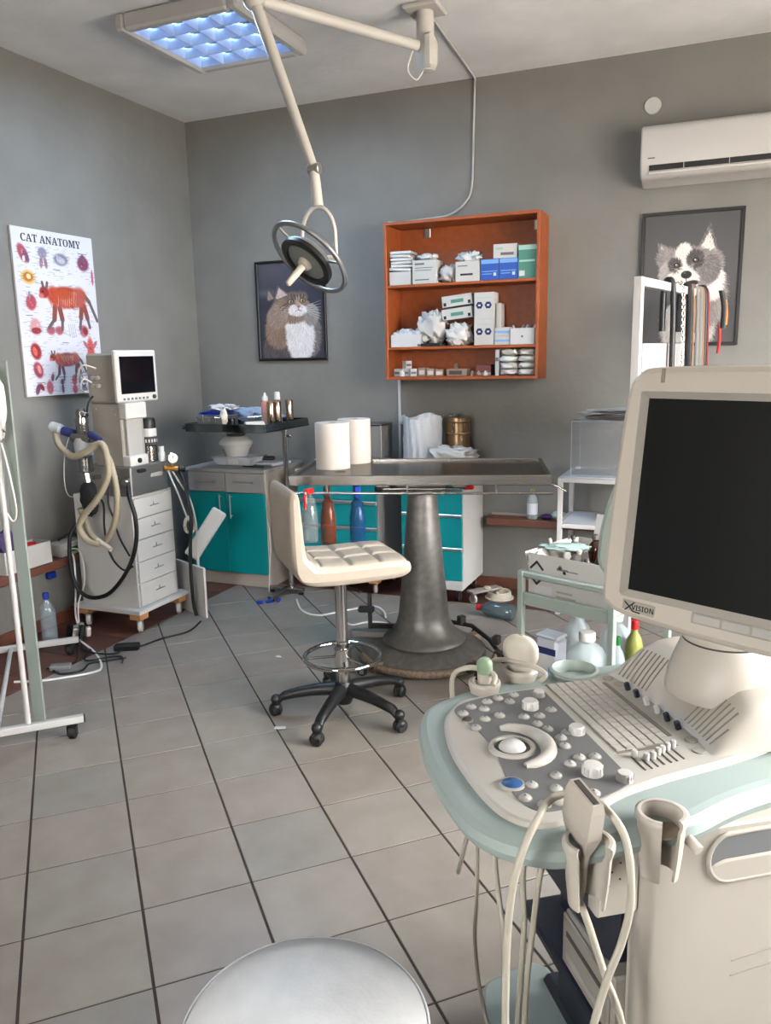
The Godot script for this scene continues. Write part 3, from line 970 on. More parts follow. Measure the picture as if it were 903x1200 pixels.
	part(p1, "lens_strip", MB.new().at(V(0.292, 0.93, 0.0), hb).bx(V(-0.024, 0.0405, -0.0045), V(0.024, 0.043, 0.0045), 0.001), m.slot)
	part(p1, "grip", MB.new().lathe([W(0.008, 0.79), W(0.012, 0.82), W(0.014, 0.87), W(0.013, 0.885)], 16, V(0.292, 0, 0.003)), m.cream)
	part(p1, "cable", MB.new().tube(curve([V(0.292, 0.795, 0.003), V(0.3, 0.75, -0.012), V(0.315, 0.667, -0.035), V(0.325, 0.584, -0.062), V(0.335, 0.45, -0.085), V(0.34, 0.3, -0.08)], 6), 0.006, 8), m.cable_cream)
	var p2 := thing("probe_cable", "thick cream cable looping over the deck edge in front of the slotted holder", "cable", o.position, o.rotation.y)
	part(p2, "cable", MB.new().tube(curve([V(0.34, 0.3, 0.05), V(0.35, 0.5, 0.14), V(0.345, 0.63, 0.142), V(0.342, 0.763, 0.14), V(0.34, 0.862, 0.132), V(0.335, 0.928, 0.112), V(0.31, 0.958, 0.078), V(0.275, 0.955, 0.05), V(0.255, 0.952, 0.02), V(0.262, 0.952, -0.015), V(0.3, 0.945, -0.036), V(0.34, 0.915, -0.048), V(0.362, 0.837, -0.047), V(0.362, 0.767, -0.036), V(0.362, 0.699, -0.012), V(0.362, 0.6, 0.012), V(0.36, 0.4, 0.04)], 6), 0.006, 8), m.cable_cream)
	var hang := [[[-0.285, 0.85, -0.045], [-0.25, 0.7, -0.02], [-0.2, 0.583, 0.0], [-0.206, 0.439, 0.0], [-0.218, 0.321, 0.0], [-0.182, 0.218, 0.0], [-0.108, 0.16, 0.0]], [[-0.12, 0.84, -0.05], [-0.1, 0.7, -0.02], [-0.088, 0.613, 0.0], [-0.065, 0.536, 0.0], [-0.035, 0.464, 0.0], [-0.021, 0.275, 0.0], [-0.03, 0.16, 0.0]], [[0.03, 0.84, -0.05], [0.05, 0.76, -0.02], [0.06, 0.686, 0.0], [0.07, 0.583, 0.0], [0.057, 0.462, 0.0], [0.043, 0.335, 0.0], [0.04, 0.16, 0.0]], [[0.16, 0.84, -0.05], [0.15, 0.8, -0.02], [0.142, 0.741, 0.0], [0.114, 0.617, 0.0], [0.09, 0.49, 0.0], [0.078, 0.366, 0.0], [0.07, 0.2, 0.0]], [[-0.3, 0.84, -0.1], [-0.255, 0.66, -0.02], [-0.267, 0.559, 0.0], [-0.306, 0.48, 0.0], [-0.345, 0.404, 0.0]]]
	var hl := ["thin cream cable drooping lowest towards the foot tray", "thin cream cable bending in the middle below the deck", "straight cream cable hanging below the deck front", "cream cable hanging closest to the dark bay", "short cream cable end dangling free under the deck"]
	for i in 5:
		var pp := []
		for q in hang[i]: pp.append(V(q[0], q[1], q[2]))
		solo("hanging_cable", MB.new().tube(curve(pp, 5), 0.0058 if i != 0 else 0.0045, 7), m.cable_cream, hl[i], "cable", "cables under the console", o.position, o.rotation.y)
	var p3 := thing("ultrasound_probe", "convex ultrasound probe with wide white bulb head in rear holder", "probe", o.position, o.rotation.y)
	part(p3, "head", MB.new().at(V(-0.335, 0.955, -0.15), Basis(Vector3.UP, 0.75)).lump(V(0, 0, 0), V(0.044, 0.04, 0.02), 0.0, 3, 28, 0.85), m.bone)
	part(p3, "neck", MB.new().at(V(-0.335, 0.9, -0.15), Basis(Vector3.UP, 0.75)).loft(curve([W(-0.026, -0.01), W(0.026, -0.01), W(0.026, 0.01), W(-0.026, 0.01)], 3, true), [W(0.004, -0.06), W(0.0, -0.01), W(0.0, 0.03), W(-0.004, 0.04)]), m.bone)
	part(p3, "cable", MB.new().tube(curve([V(-0.335, 0.86, -0.15), V(-0.33, 0.8, -0.15), V(-0.39, 0.78, -0.13), V(-0.4, 0.88, -0.1), V(-0.37, 0.925, -0.1), V(-0.31, 0.935, -0.15), V(-0.275, 0.92, -0.185), V(-0.27, 0.905, -0.17)], 6), 0.006, 8), m.cable_cream)
	var p4 := thing("ultrasound_probe", "small white ultrasound probe with sage green tip in rear holder", "probe", o.position, o.rotation.y)
	part(p4, "grip", MB.new().lathe([W(0.008, 0.83), W(0.013, 0.87), W(0.016, 0.91), W(0.015, 0.935), W(0, 0.937)], 16, V(-0.285, 0, -0.045)), m.cream)
	part(p4, "tip", MB.new().lathe([W(0.0165, 0.934), W(0.018, 0.945), W(0.017, 0.96), W(0.01, 0.968), W(0, 0.97)], 16, V(-0.285, 0, -0.045)), m.sage)
	part(p4, "cable", MB.new().tube(curve([V(-0.285, 0.835, -0.045), V(-0.31, 0.78, -0.03), V(-0.35, 0.8, -0.0), V(-0.35, 0.9, 0.01), V(-0.32, 0.935, -0.02), V(-0.27, 0.935, -0.06), V(-0.245, 0.92, -0.05)], 6), 0.006, 8), m.cable_cream)
	# printer in the bay
	var pr := thing("thermal_printer", "grey desktop printer sitting in the dark bay under the console", "printer", o.position, o.rotation.y)
	part(pr, "housing", MB.new().bx(V(-0.04, 0.387, -0.4), V(0.165, 0.51, -0.135), 0.006), m.housing)
	part(pr, "front_panel", MB.new().bx(V(-0.035, 0.392, -0.136), V(0.16, 0.505, -0.128), 0.004), m.cream_dark)
	part(pr, "paper_slot", MB.new().bx(V(-0.015, 0.462, -0.129), V(0.14, 0.474, -0.1265), 0.001), m.slot)
	part(pr, "vent", MB.new().bx(V(-0.015, 0.41, -0.129), V(0.14, 0.425, -0.1265), 0.001), m.button_grey)

func hump_point(prof: Array, f: float, x: float) -> Vector3:
	var k := clampf(f, 0.0, 1.0) * (prof.size() - 1)
	var i := mini(int(k), prof.size() - 2)
	var t: float = lerpf(prof[i][0], prof[i + 1][0], k - i)
	var y: float = lerpf(prof[i][1], prof[i + 1][1], k - i)
	var side := sqrt(maxf(0.0, 1.0 - pow(absf(x), 8.0)))
	return V(-0.083 + x * (0.205 + 0.01 * f), 0.9 + (y - 0.9) * side, -(t + 0.018 * (1 - x * x) * clampf(1.0 - (f - 0.43) * 6.0, 0.0, 1.0) - 0.01))

func inset(poly: Array, d: float) -> Array:
	var k := poly.size()
	var area := 0.0
	for i in k: area += poly[i].x * poly[(i + 1) % k].y - poly[(i + 1) % k].x * poly[i].y
	var sg := 1.0 if area > 0 else -1.0
	var o := []
	for i in k:
		var a: Vector2 = (poly[i] - poly[(i - 1 + k) % k]).normalized()
		var b: Vector2 = (poly[(i + 1) % k] - poly[i]).normalized()
		var s := Vector2(a.y, -a.x) * sg + Vector2(b.y, -b.x) * sg
		o.append(poly[i] - s / maxf(0.3, s.length_squared() * 0.5) * d)
	return o

# skin of a loft with no front cap (the back cap stays)
func ring_loft(b: MB, poly: Array, lay: Array) -> void:
	for l in lay.size() - 1:
		var p0 := inset(poly, lay[l].x)
		var p1 := inset(poly, lay[l + 1].x)
		var k := poly.size()
		var c := W(0, 0)
		for q in poly: c += q / k
		var d: Vector2 = lay[l + 1] - lay[l]
		var upn := Vector2(d.y, d.x).normalized()
		for i in k:
			var j := (i + 1) % k
			var e0: Vector2 = (poly[j] - poly[(i - 1 + k) % k]).normalized()
			var e1: Vector2 = (poly[(j + 1) % k] - poly[i]).normalized()
			var n0 := Vector2(e0.y, -e0.x)
			var n1 := Vector2(e1.y, -e1.x)
			if n0.dot(poly[i] - c) < 0: n0 = -n0
			if n1.dot(poly[j] - c) < 0: n1 = -n1
			b.quad(V(p0[i].x, lay[l].y, p0[i].y), V(p0[j].x, lay[l].y, p0[j].y), V(p1[j].x, lay[l + 1].y, p1[j].y), V(p1[i].x, lay[l + 1].y, p1[i].y), V(n0.x * upn.x, upn.y, n0.y * upn.x), V(n1.x * upn.x, upn.y, n1.y * upn.x), V(n1.x * upn.x, upn.y, n1.y * upn.x), V(n0.x * upn.x, upn.y, n0.y * upn.x))

# flat front between the inset outline and a rectangular cut-out grown by g
func ring_between(b: MB, poly: Array, ins: float, y: float, rect: Array, g: float, y2: float) -> void:
	var p := inset(poly, ins)
	var lo: Vector2 = rect[0] - W(g, g)
	var hi: Vector2 = rect[2] + W(g, g)
	var c := (lo + hi) / 2
	var hit := func(q: Vector2) -> Vector2:
		var d := q - c
		var s := minf((hi.x - c.x) / maxf(1e-6, absf(d.x)), (hi.y - c.y) / maxf(1e-6, absf(d.y)))
		return c + d * s
	var k := p.size()
	var corners := [lo, W(hi.x, lo.y), hi, W(lo.x, hi.y)]
	for i in k:
		var A: Vector2 = p[i]
		var B: Vector2 = p[(i + 1) % k]
		var a: Vector2 = hit.call(A)
		var bb: Vector2 = hit.call(B)
		var up := Vector3.UP
		b.flat(V(A.x, y, A.y), V(B.x, y, B.y), V(bb.x, y2, bb.y), V(a.x, y2, a.y), up)
		for q in corners:
			if absf(a.x - bb.x) > 1e-6 and absf(a.y - bb.y) > 1e-6 and (q - (a + bb) / 2).length() < (a - bb).length():
				b.tri(V(a.x, y2, a.y), V(bb.x, y2, bb.y), V(q.x, y2, q.y), up, up, up)

# ---------------------------------------------------------------- operating table
func caster(parent: Node, p: Vector3, r: float, wheel: Material, fork: Material, turn := 0.0, w := 0.02) -> Node3D:
	var c := node(parent, "caster", p, Basis(Vector3.UP, turn))
	part(c, "wheel", MB.new().cyl(r, -w / 2, w / 2, 18, 0.004, V(0, r, 0), Basis(V(0, 0, 1), V(1, 0, 0), V(0, 1, 0))), wheel)
	var f := MB.new()
	for s in [-1.0, 1.0]:
		f.box(V(s * (w / 2 + 0.004), r * 1.3, r * 0.15), V(0.003, r * 1.5, r * 0.9), 0.001)
	f.box(V(0, r * 2.05, r * 0.15), V(w + 0.012, 0.004, r * 0.9), 0.001)
	f.cyl(0.008, r * 2.05, r * 2.4, 10, 0.001, V(0, 0, r * 0.15))
	part(c, "fork", f, fork)
	return c

func operating_table() -> void:
	var o := thing("operating_table", "stainless steel operating table on a thick conical grey pedestal", "operating table", V(2.36, 0, 1.405), deg_to_rad(16.2))
	var hx := 0.645
	var hz := 0.33
	# top: sunk sheet and raised rim
	part(o, "table_top", MB.new().bx(V(-hx + 0.02, 1.012, -hz + 0.02), V(hx - 0.02, 1.036, hz - 0.02), 0.002), m.steel_top)
	var rim := MB.new()
	for s in [-1.0, 1.0]:
		rim.bx(V(-hx, 1.0, s * hz), V(hx, 1.05, s * (hz - 0.022)), 0.003)
		rim.bx(V(s * hx, 1.0, -hz + 0.022), V(s * (hx - 0.022), 1.05, hz - 0.022), 0.003)
	part(o, "rim", rim, m.steel)
	part(o, "drain", MB.new().lathe([W(0.0, 1.0375), W(0.02, 1.0375), W(0.028, 1.0365)], 20, V(-0.42, 0, 0.1)), m.slot)
	# side rails on brackets
	for s in [-1.0, 1.0]:
		var r := node(o, "side_rail")
		part(r, "rail_bar", MB.new().rod(V(-hx + 0.02, 0.965, s * (hz + 0.02)), V(hx + 0.005, 0.965, s * (hz + 0.02)), 0.0065, 10), m.steel)
		for x in [-0.45, -0.05, 0.38]:
			part(r, "bracket", MB.new().box(V(x, 0.985, s * (hz + 0.008)), V(0.012, 0.045, 0.03), 0.002), m.steel)
	part(o, "end_hook", MB.new().tube([V(hx, 1.0, hz - 0.05), V(hx + 0.04, 0.985, hz - 0.04), V(hx + 0.075, 0.965, hz - 0.03)], 0.005, 8), m.steel)
	# tilting head under the top
	var hd := node(o, "tilt_head")
	part(hd, "yoke", MB.new().bx(V(-0.13, 0.955, -0.12), V(0.13, 1.0, 0.12), 0.008), m.steel_soft)
	for s in [-1.0, 1.0]:
		part(hd, "cheek", MB.new().at(Vector3.ZERO).bx(V(s * 0.1, 0.9, -0.05), V(s * 0.118, 0.985, 0.05), 0.006), m.steel_soft)
		part(hd, "pivot", MB.new().cyl(0.018, -0.02, 0.02, 14, 0.003, V(s * 0.115, 0.93, 0), Basis(V(0, 1, 0), V(1, 0, 0), V(0, 0, 1))), m.steel)
	part(hd, "lock_lever", MB.new().rod(V(0.12, 0.935, 0.04), V(0.22, 0.95, 0.1), 0.006, 8), m.steel)
	part(hd, "lever_grip", MB.new().rod(V(0.22, 0.95, 0.1), V(0.27, 0.958, 0.13), 0.011, 10, 0.003), m.red)
	for k in [[-0.2, 0.1], [0.2, 0.1], [-0.2, -0.1], [0.2, -0.1]]:
		part(hd, "slide_block", MB.new().box(V(k[0], 0.978, k[1]), V(0.07, 0.045, 0.05), 0.006), m.steel_soft)
	part(hd, "tilt_screw", MB.new().rod(V(-0.2, 0.945, 0.1), V(0.2, 0.945, 0.1), 0.012, 12, 0.002), m.steel)
	part(hd, "hand_knob", MB.new().rod(V(-0.24, 0.945, 0.1), V(-0.2, 0.945, 0.1), 0.024, 14, 0.004), m.iron_dark)
	part(o, "lift_rod", MB.new().cyl(0.075, 0.86, 0.95, 24, 0.004), m.steel)
	# conical pedestal flaring into the foot
	part(o, "pedestal", MB.new().lathe([W(0.0, 0.912), W(0.076, 0.912), W(0.08, 0.905), W(0.082, 0.85), W(0.095, 0.7), W(0.112, 0.5), W(0.128, 0.33), W(0.137, 0.24), W(0.15, 0.19), W(0.175, 0.15), W(0.205, 0.125), W(0.222, 0.112), W(0.228, 0.1), W(0.222, 0.09)], 48), m.iron)
	part(o, "foot_disc", MB.new().lathe([W(0.222, 0.092), W(0.26, 0.085), W(0.31, 0.06), W(0.335, 0.045), W(0.34, 0.02), W(0.33, 0.0)], 48), m.iron)
	# frame and brake gear round the foot
	for a in [0.55, 2.3, 3.9, 5.6]:
		part(o, "foot_lug", MB.new().box(V(cos(a) * 0.34, 0.028, sin(a) * 0.34), V(0.09, 0.05, 0.06), 0.006, Basis(Vector3.UP, -a)), m.rusty)
	part(o, "foot_skirt", MB.new().tube(curve([V(-0.33, 0.03, 0.12), V(-0.22, 0.03, 0.29), V(0.0, 0.03, 0.365), V(0.2, 0.03, 0.31), V(0.3, 0.035, 0.24)], 6), 0.022, 6), m.rusty)
	var bar := node(o, "brake_linkage")
	part(bar, "bar", MB.new().tube([V(0.12, 0.1, -0.28), V(0.26, 0.095, -0.22), V(0.36, 0.07, -0.06), V(0.40, 0.06, 0.08)], 0.013, 8), m.iron_dark)
	part(bar, "bar", MB.new().tube([V(0.40, 0.055, 0.05), V(0.37, 0.05, 0.2), V(0.3, 0.05, 0.3)], 0.015, 8), m.rusty)
	for p in [V(0.2, 0.12, -0.25), V(0.395, 0.1, 0.02), V(0.4, 0.05, 0.12), V(0.26, 0.06, 0.33)]:
		part(bar, "clamp", MB.new().box(p, V(0.045, 0.05, 0.04), 0.006, Basis(Vector3.UP, p.x * 3.0)), m.iron_dark)
	for a in [[0.43, 0.1], [0.3, 0.34], [-0.3, 0.32], [-0.1, -0.38], [0.28, -0.3]]:
		caster(o, V(a[0], 0, a[1]), 0.025, m.black_rubber, m.steel_soft, a[0] * 5.0)
	# foot pump pedal on its lever
	var pd := node(o, "foot_pump", V(-0.27, 0, -0.02))
	part(pd, "arm", MB.new().box(V(0.04, 0.155, 0), V(0.14, 0.025, 0.03), 0.004), m.iron_dark)
	part(pd, "lever", MB.new().box(V(-0.03, 0.24, 0), V(0.022, 0.2, 0.028), 0.004), m.iron_dark)
	part(pd, "pedal", MB.new().box(V(-0.05, 0.25, 0.0), V(0.09, 0.03, 0.05), 0.008), m.black_rubber)
	part(pd, "base_plate", MB.new().box(V(-0.04, 0.1, -0.03), V(0.2, 0.04, 0.06), 0.008), m.steel_soft)

# ---------------------------------------------------------------- padded stool on five arms
func saddle_stool() -> void:
	var o := thing("swivel_stool", "cream leather swivel stool with low back and chrome foot ring", "stool", V(2.27, 0, 2.24), 0.0)
	for k in 5:
		var a := deg_to_rad(86.0 + 72.0 * k)
		var d := V(cos(a), 0, sin(a))
		var sd := V(-sin(a), 0, cos(a))
		var leg := MB.new()
		var rows := []
		for i in 9:
			var f := i / 8.0
			var c := d * lerpf(0.035, 0.315, f) + V(0, lerpf(0.128, 0.085, f * f) - (0.02 if i == 8 else 0.0), 0)
			var w := lerpf(0.031, 0.022, f)
			var h := lerpf(0.032, 0.02, f)
			var row := []
			for j in 10:
				var an := TAU * j / 10
				row.append(c + sd * cos(an) * w + V(0, 1, 0) * sin(an) * h)
			rows.append(row)
		leg.surf(rows, true)
		leg.ball(0.025, d * 0.315 + V(0, 0.078, 0), 12)
		leg.rod(d * 0.315 + V(0, 0.04, 0), d * 0.315 + V(0, 0.08, 0), 0.02, 10)
		part(o, "leg", leg, m.black)
		var w2 := node(o, "caster", d * 0.318, Basis(Vector3.UP, -a + 0.7 * k))
		for s in [-1.0, 1.0]:
			part(w2, "wheel", MB.new().cyl(0.03, 0.002, 0.024, 16, 0.008, V(0, 0.03, 0), Basis(V(0, 0, s), V(s, 0, 0), V(0, 1, 0))), m.black_rubber)
		part(w2, "hood", MB.new().lump(V(0, 0.042, 0), V(0.03, 0.022, 0.027), 0.0, 1, 12), m.black)
	part(o, "hub", MB.new().lathe([W(0.0, 0.06), W(0.035, 0.06), W(0.048, 0.09), W(0.052, 0.14), W(0.036, 0.165), W(0.0, 0.166)], 20), m.black)
	part(o, "gas_column", MB.new().lathe([W(0.03, 0.15), W(0.03, 0.36), W(0.027, 0.362), W(0.027, 0.66), W(0.0, 0.66)], 24), m.chrome)
	var fr := node(o, "foot_ring", V(0, 0.285, 0))
	var pts := []
	for i in 40:
		var a := TAU * i / 40
		pts.append(V(cos(a) * 0.175, 0, sin(a) * 0.175))
	part(fr, "ring", MB.new().tube(pts, 0.0105, 10, true), m.chrome)
	for k in 3:
		var a := 0.5 + TAU * k / 3
		part(fr, "spoke", MB.new().rod(V(cos(a) * 0.03, 0.0, sin(a) * 0.03), V(cos(a) * 0.17, 0, sin(a) * 0.17), 0.0065, 8), m.chrome)
	part(fr, "clamp", MB.new().cyl(0.04, -0.045, 0.04, 20, 0.004), m.chrome)
	part(fr, "thumb_screw", MB.new().rod(V(0.02, -0.02, 0.03), V(0.05, -0.055, 0.075), 0.006, 8), m.chrome)
	# seat shell: one padded L-shaped form; local x = facing direction
	var bs := Basis(Vector3.UP, deg_to_rad(42.0))
	var prof := [W(0.25, 0.69), W(0.272, 0.708), W(0.27, 0.74), W(0.245, 0.765), W(0.15, 0.772), W(0.0, 0.77), W(-0.1, 0.774), W(-0.155, 0.785), W(-0.185, 0.81), W(-0.198, 0.86), W(-0.206, 0.95), W(-0.214, 1.04), W(-0.22, 1.075), W(-0.236, 1.09), W(-0.256, 1.083), W(-0.268, 1.05), W(-0.268, 0.95), W(-0.264, 0.84), W(-0.25, 0.755), W(-0.225, 0.71), W(-0.18, 0.682), W(-0.1, 0.672), W(0.0, 0.67), W(0.15, 0.674), W(0.215, 0.679)]
	var cp := curve(prof, 20, true)
	var rows := []
	var N := 60
	var hw := 0.21
	for i in N + 1:
		var z := -1.0 + 2.0 * i / N
		var edge := pow(maxf(0.0, 1.0 - pow(absf(z), 12.0)), 0.5)
		var row := []
		for p in cp:
			var c := W(lerpf(p.x, 0.0, 0.02 * (1 - edge)), p.y)
			# shrink thickness towards the two side edges
			var core := W(clampf(p.x, -0.22, 0.225), 0.72)
			if p.x < -0.17 and p.y > 0.75: core = W(-0.234, clampf(p.y, 0.75, 1.06))
			c = core + (c - core) * (0.35 + 0.65 * edge)
			# stitched squares pressed into the pad
			var top: bool = p.y > 0.755 and p.x > -0.14
			var inner: bool = p.x > -0.222 and p.y > 0.8
			if top or inner:
				var al: float = (p.x + 0.14) / 0.4 * 3.0 if top else (p.y - 0.8) / 0.28 * 2.0
				var dz := absf(fposmod((z * 0.5 + 0.5) * 3.0 + 0.5, 1.0) - 0.5)
				var da := absf(fposmod(al + 0.5, 1.0) - 0.5)
				var dip := 0.012 * maxf(exp(-dz * dz / 0.006), exp(-da * da / 0.006))
				if absf(z) > 0.93: dip = 0.0
				c -= (W(0, 1) if top else W(1, 0)) * dip
			row.append(bs * V(c.x, c.y, z * hw))
		rows.append(row)
	var sm := MB.new().surf(rows, true)
	for e in [0, N]:
		var nn := bs * V(0, 0, -1 if e == 0 else 1)
		var pg := PackedVector2Array()
		for q in rows[e]:
			var l: Vector3 = bs.inverse() * q
			pg.append(W(l.x, l.y))
		var ti := Geometry2D.triangulate_polygon(pg)
		for j in range(0, ti.size(), 3):
			sm.tri(rows[e][ti[j]], rows[e][ti[j + 1]], rows[e][ti[j + 2]], nn, nn, nn)
	part(o, "seat_shell", sm, m.leather)
	part(o, "seat_plate", MB.new().box(V(0, 0.662, 0), V(0.2, 0.015, 0.2), 0.004, bs), m.black)
	part(o, "height_lever", MB.new().tube([bs * V(0.0, 0.65, 0.06), bs * V(0.02, 0.645, 0.16), bs * V(0.03, 0.64, 0.2)], 0.005, 8), m.black)

func round_stool() -> void:
	var c := V(3.24, 0, 4.385)
	var o := thing("round_stool", "round white padded stool seat at the bottom edge of the photo", "stool", c)
	part(o, "seat", MB.new().lathe([W(0, 0.49), W(0.19, 0.49), W(0.202, 0.5), W(0.206, 0.52), W(0.204, 0.548), W(0.196, 0.558), W(0.16, 0.566), W(0.09, 0.571), W(0, 0.572)], 64), m.leather_white)
	var pts := []
	for i in 64:
		var a := TAU * i / 64
		pts.append(V(cos(a) * 0.2025, 0.552, sin(a) * 0.2025))
	part(o, "piping", MB.new().tube(pts, 0.003, 6, true), m.leather_white)
	part(o, "column", MB.new().cyl(0.025, 0.08, 0.49, 20), m.chrome)
	for k in 5:
		var a := TAU * k / 5 + 0.3
		part(o, "leg", MB.new().rod(V(cos(a) * 0.02, 0.1, sin(a) * 0.02), V(cos(a) * 0.25, 0.07, sin(a) * 0.25), 0.014, 10), m.chrome)
		caster(o, V(cos(a) * 0.25, 0, sin(a) * 0.25), 0.025, m.black_rubber, m.black, a)

# ---------------------------------------------------------------- cabinets along the back wall
func bar_handle(parent: Node, p: Vector3, len: float, upright: bool, mt: Material, off := 0.024) -> void:
	var d := V(0, len / 2, 0) if upright else V(len / 2, 0, 0)
	var b := MB.new()
	b.rod(p - d + V(0, 0, off), p + d + V(0, 0, off), 0.005, 10)
	for s in [-0.8, 0.8]:
		b.rod(p + d * s, p + d * s + V(0, 0, off), 0.004, 8)
	part(parent, "handle", b, mt)

func cabinets() -> void:
	var o := thing("base_cabinet", "teal two-door base cabinet with grey drawers in the room corner", "cabinet", V(0.24, 0, 0.02))
	part(o, "body", MB.new().bx(V(0, 0.095, 0), V(0.64, 0.835, 0.535), 0.002), m.beige_laminate)
	part(o, "plinth", MB.new().bx(V(0.0, 0.0, 0.03), V(0.64, 0.095, 0.53), 0.002), m.beige_laminate)
	part(o, "worktop", MB.new().bx(V(-0.01, 0.835, -0.01), V(0.65, 0.86, 0.565), 0.003), m.grey_laminate)
	for k in 2:
		var x := 0.004 + 0.318 * k
		var dr := part(o, "drawer", MB.new().bx(V(x, 0.692, 0.536), V(x + 0.314, 0.83, 0.556), 0.002), m.grey_laminate)
		bar_handle(dr, V(x + 0.157, 0.765, 0.556), 0.16, false, m.aluminium, 0.018)
		var d := part(o, "door", MB.new().bx(V(x, 0.1, 0.536), V(x + 0.314, 0.686, 0.556), 0.002), m.teal)
		bar_handle(d, V(0.314 - 0.035 if k == 0 else 0.322 + 0.045, 0.59, 0.556), 0.17, true, m.aluminium)
	# drawer unit on home-made wooden castors
	var c := thing("drawer_cabinet", "grey cabinet with teal drawers on wooden castor blocks beneath the operating table", "cabinet", V(1.1, 0, 0.02))
	part(c, "body", MB.new().bx(V(0, 0.12, 0), V(0.6, 0.84, 0.46), 0.002), m.grey_laminate)
	part(c, "worktop", MB.new().bx(V(-0.005, 0.84, -0.01), V(0.605, 0.865, 0.495), 0.003), m.grey_laminate)
	for k in 4:
		var y := 0.125 + 0.18 * k
		var dr := part(c, "drawer", MB.new().bx(V(0.004, y, 0.46), V(0.596, y + 0.15, 0.48), 0.002), m.teal)
		part(dr, "grip_strip", MB.new().bx(V(0.004, y + 0.152, 0.46), V(0.596, y + 0.176, 0.484), 0.003), m.aluminium)
	for p in [[0.06, 0.06], [0.54, 0.06], [0.06, 0.4], [0.54, 0.4]]:
		part(c, "wooden_block", MB.new().bx(V(p[0] - 0.035, 0.075, p[1] - 0.035), V(p[0] + 0.035, 0.12, p[1] + 0.035), 0.002), m.wood_end)
		caster(c, V(p[0], 0, p[1] - 0.005), 0.029, m.plastic_white, m.steel_soft, p[0])
	# white drawer unit with teal fronts
	var w := thing("drawer_cabinet", "white cabinet with teal drawer fronts behind the conical pedestal", "cabinet", V(1.87, 0, 0.02))
	part(w, "body", MB.new().bx(V(0, 0.1, 0), V(0.43, 0.84, 0.46), 0.002), m.white)
	part(w, "worktop", MB.new().bx(V(-0.005, 0.84, -0.01), V(0.435, 0.865, 0.49), 0.003), m.white)
	for k in 3:
		var y := 0.165 + 0.222 * k
		var dr := part(w, "drawer", MB.new().bx(V(0.006, y, 0.46), V(0.424, y + 0.195, 0.478), 0.002), m.teal)
		part(dr, "grip_strip", MB.new().bx(V(0.006, y + 0.197, 0.46), V(0.424, y + 0.219, 0.482), 0.003), m.aluminium)
	part(w, "bottom_rail", MB.new().bx(V(0, 0.1, 0.46), V(0.43, 0.16, 0.478), 0.002), m.white)
	for p in [[0.05, 0.06], [0.38, 0.06], [0.05, 0.4], [0.38, 0.4]]:
		caster(w, V(p[0], 0, p[1] - 0.005), 0.038, m.black_rubber, m.steel_soft, p[0] * 9)

# ---------------------------------------------------------------- wall shelf and what lies on it
func carton(called: String, label: String, p: Vector3, s: Vector3, mt: Material, group := "", turn := 0.0, open := false) -> Node3D:
	var o := thing(called, label, "box", p, turn, group)
	if open:
		var b := MB.new()
		var t := 0.003
		b.bx(V(-s.x / 2, 0, -s.z / 2), V(s.x / 2, t, s.z / 2), 0.0)
		for k in [-1.0, 1.0]:
			b.bx(V(-s.x / 2, t, k * s.z / 2), V(s.x / 2, s.y, k * (s.z / 2 - t)), 0.0005)
			b.bx(V(k * s.x / 2, t, -s.z / 2 + t), V(k * (s.x / 2 - t), s.y, s.z / 2 - t), 0.0005)
		part(o, "carton", b, mt)
	else:
		part(o, "carton", MB.new().bx(V(-s.x / 2, 0, -s.z / 2), V(s.x / 2, s.y, s.z / 2), 0.0015), mt)
	return o

func label_on(o: Node3D, s: Vector3, x0: float, x1: float, y0: float, y1: float, mt: Material, called := "print") -> void:
	part(o, called, MB.new().bx(V(lerpf(-s.x / 2, s.x / 2, x0), s.y * y0, s.z / 2), V(lerpf(-s.x / 2, s.x / 2, x1), s.y * y1, s.z / 2 + 0.0006), 0.0), mt)

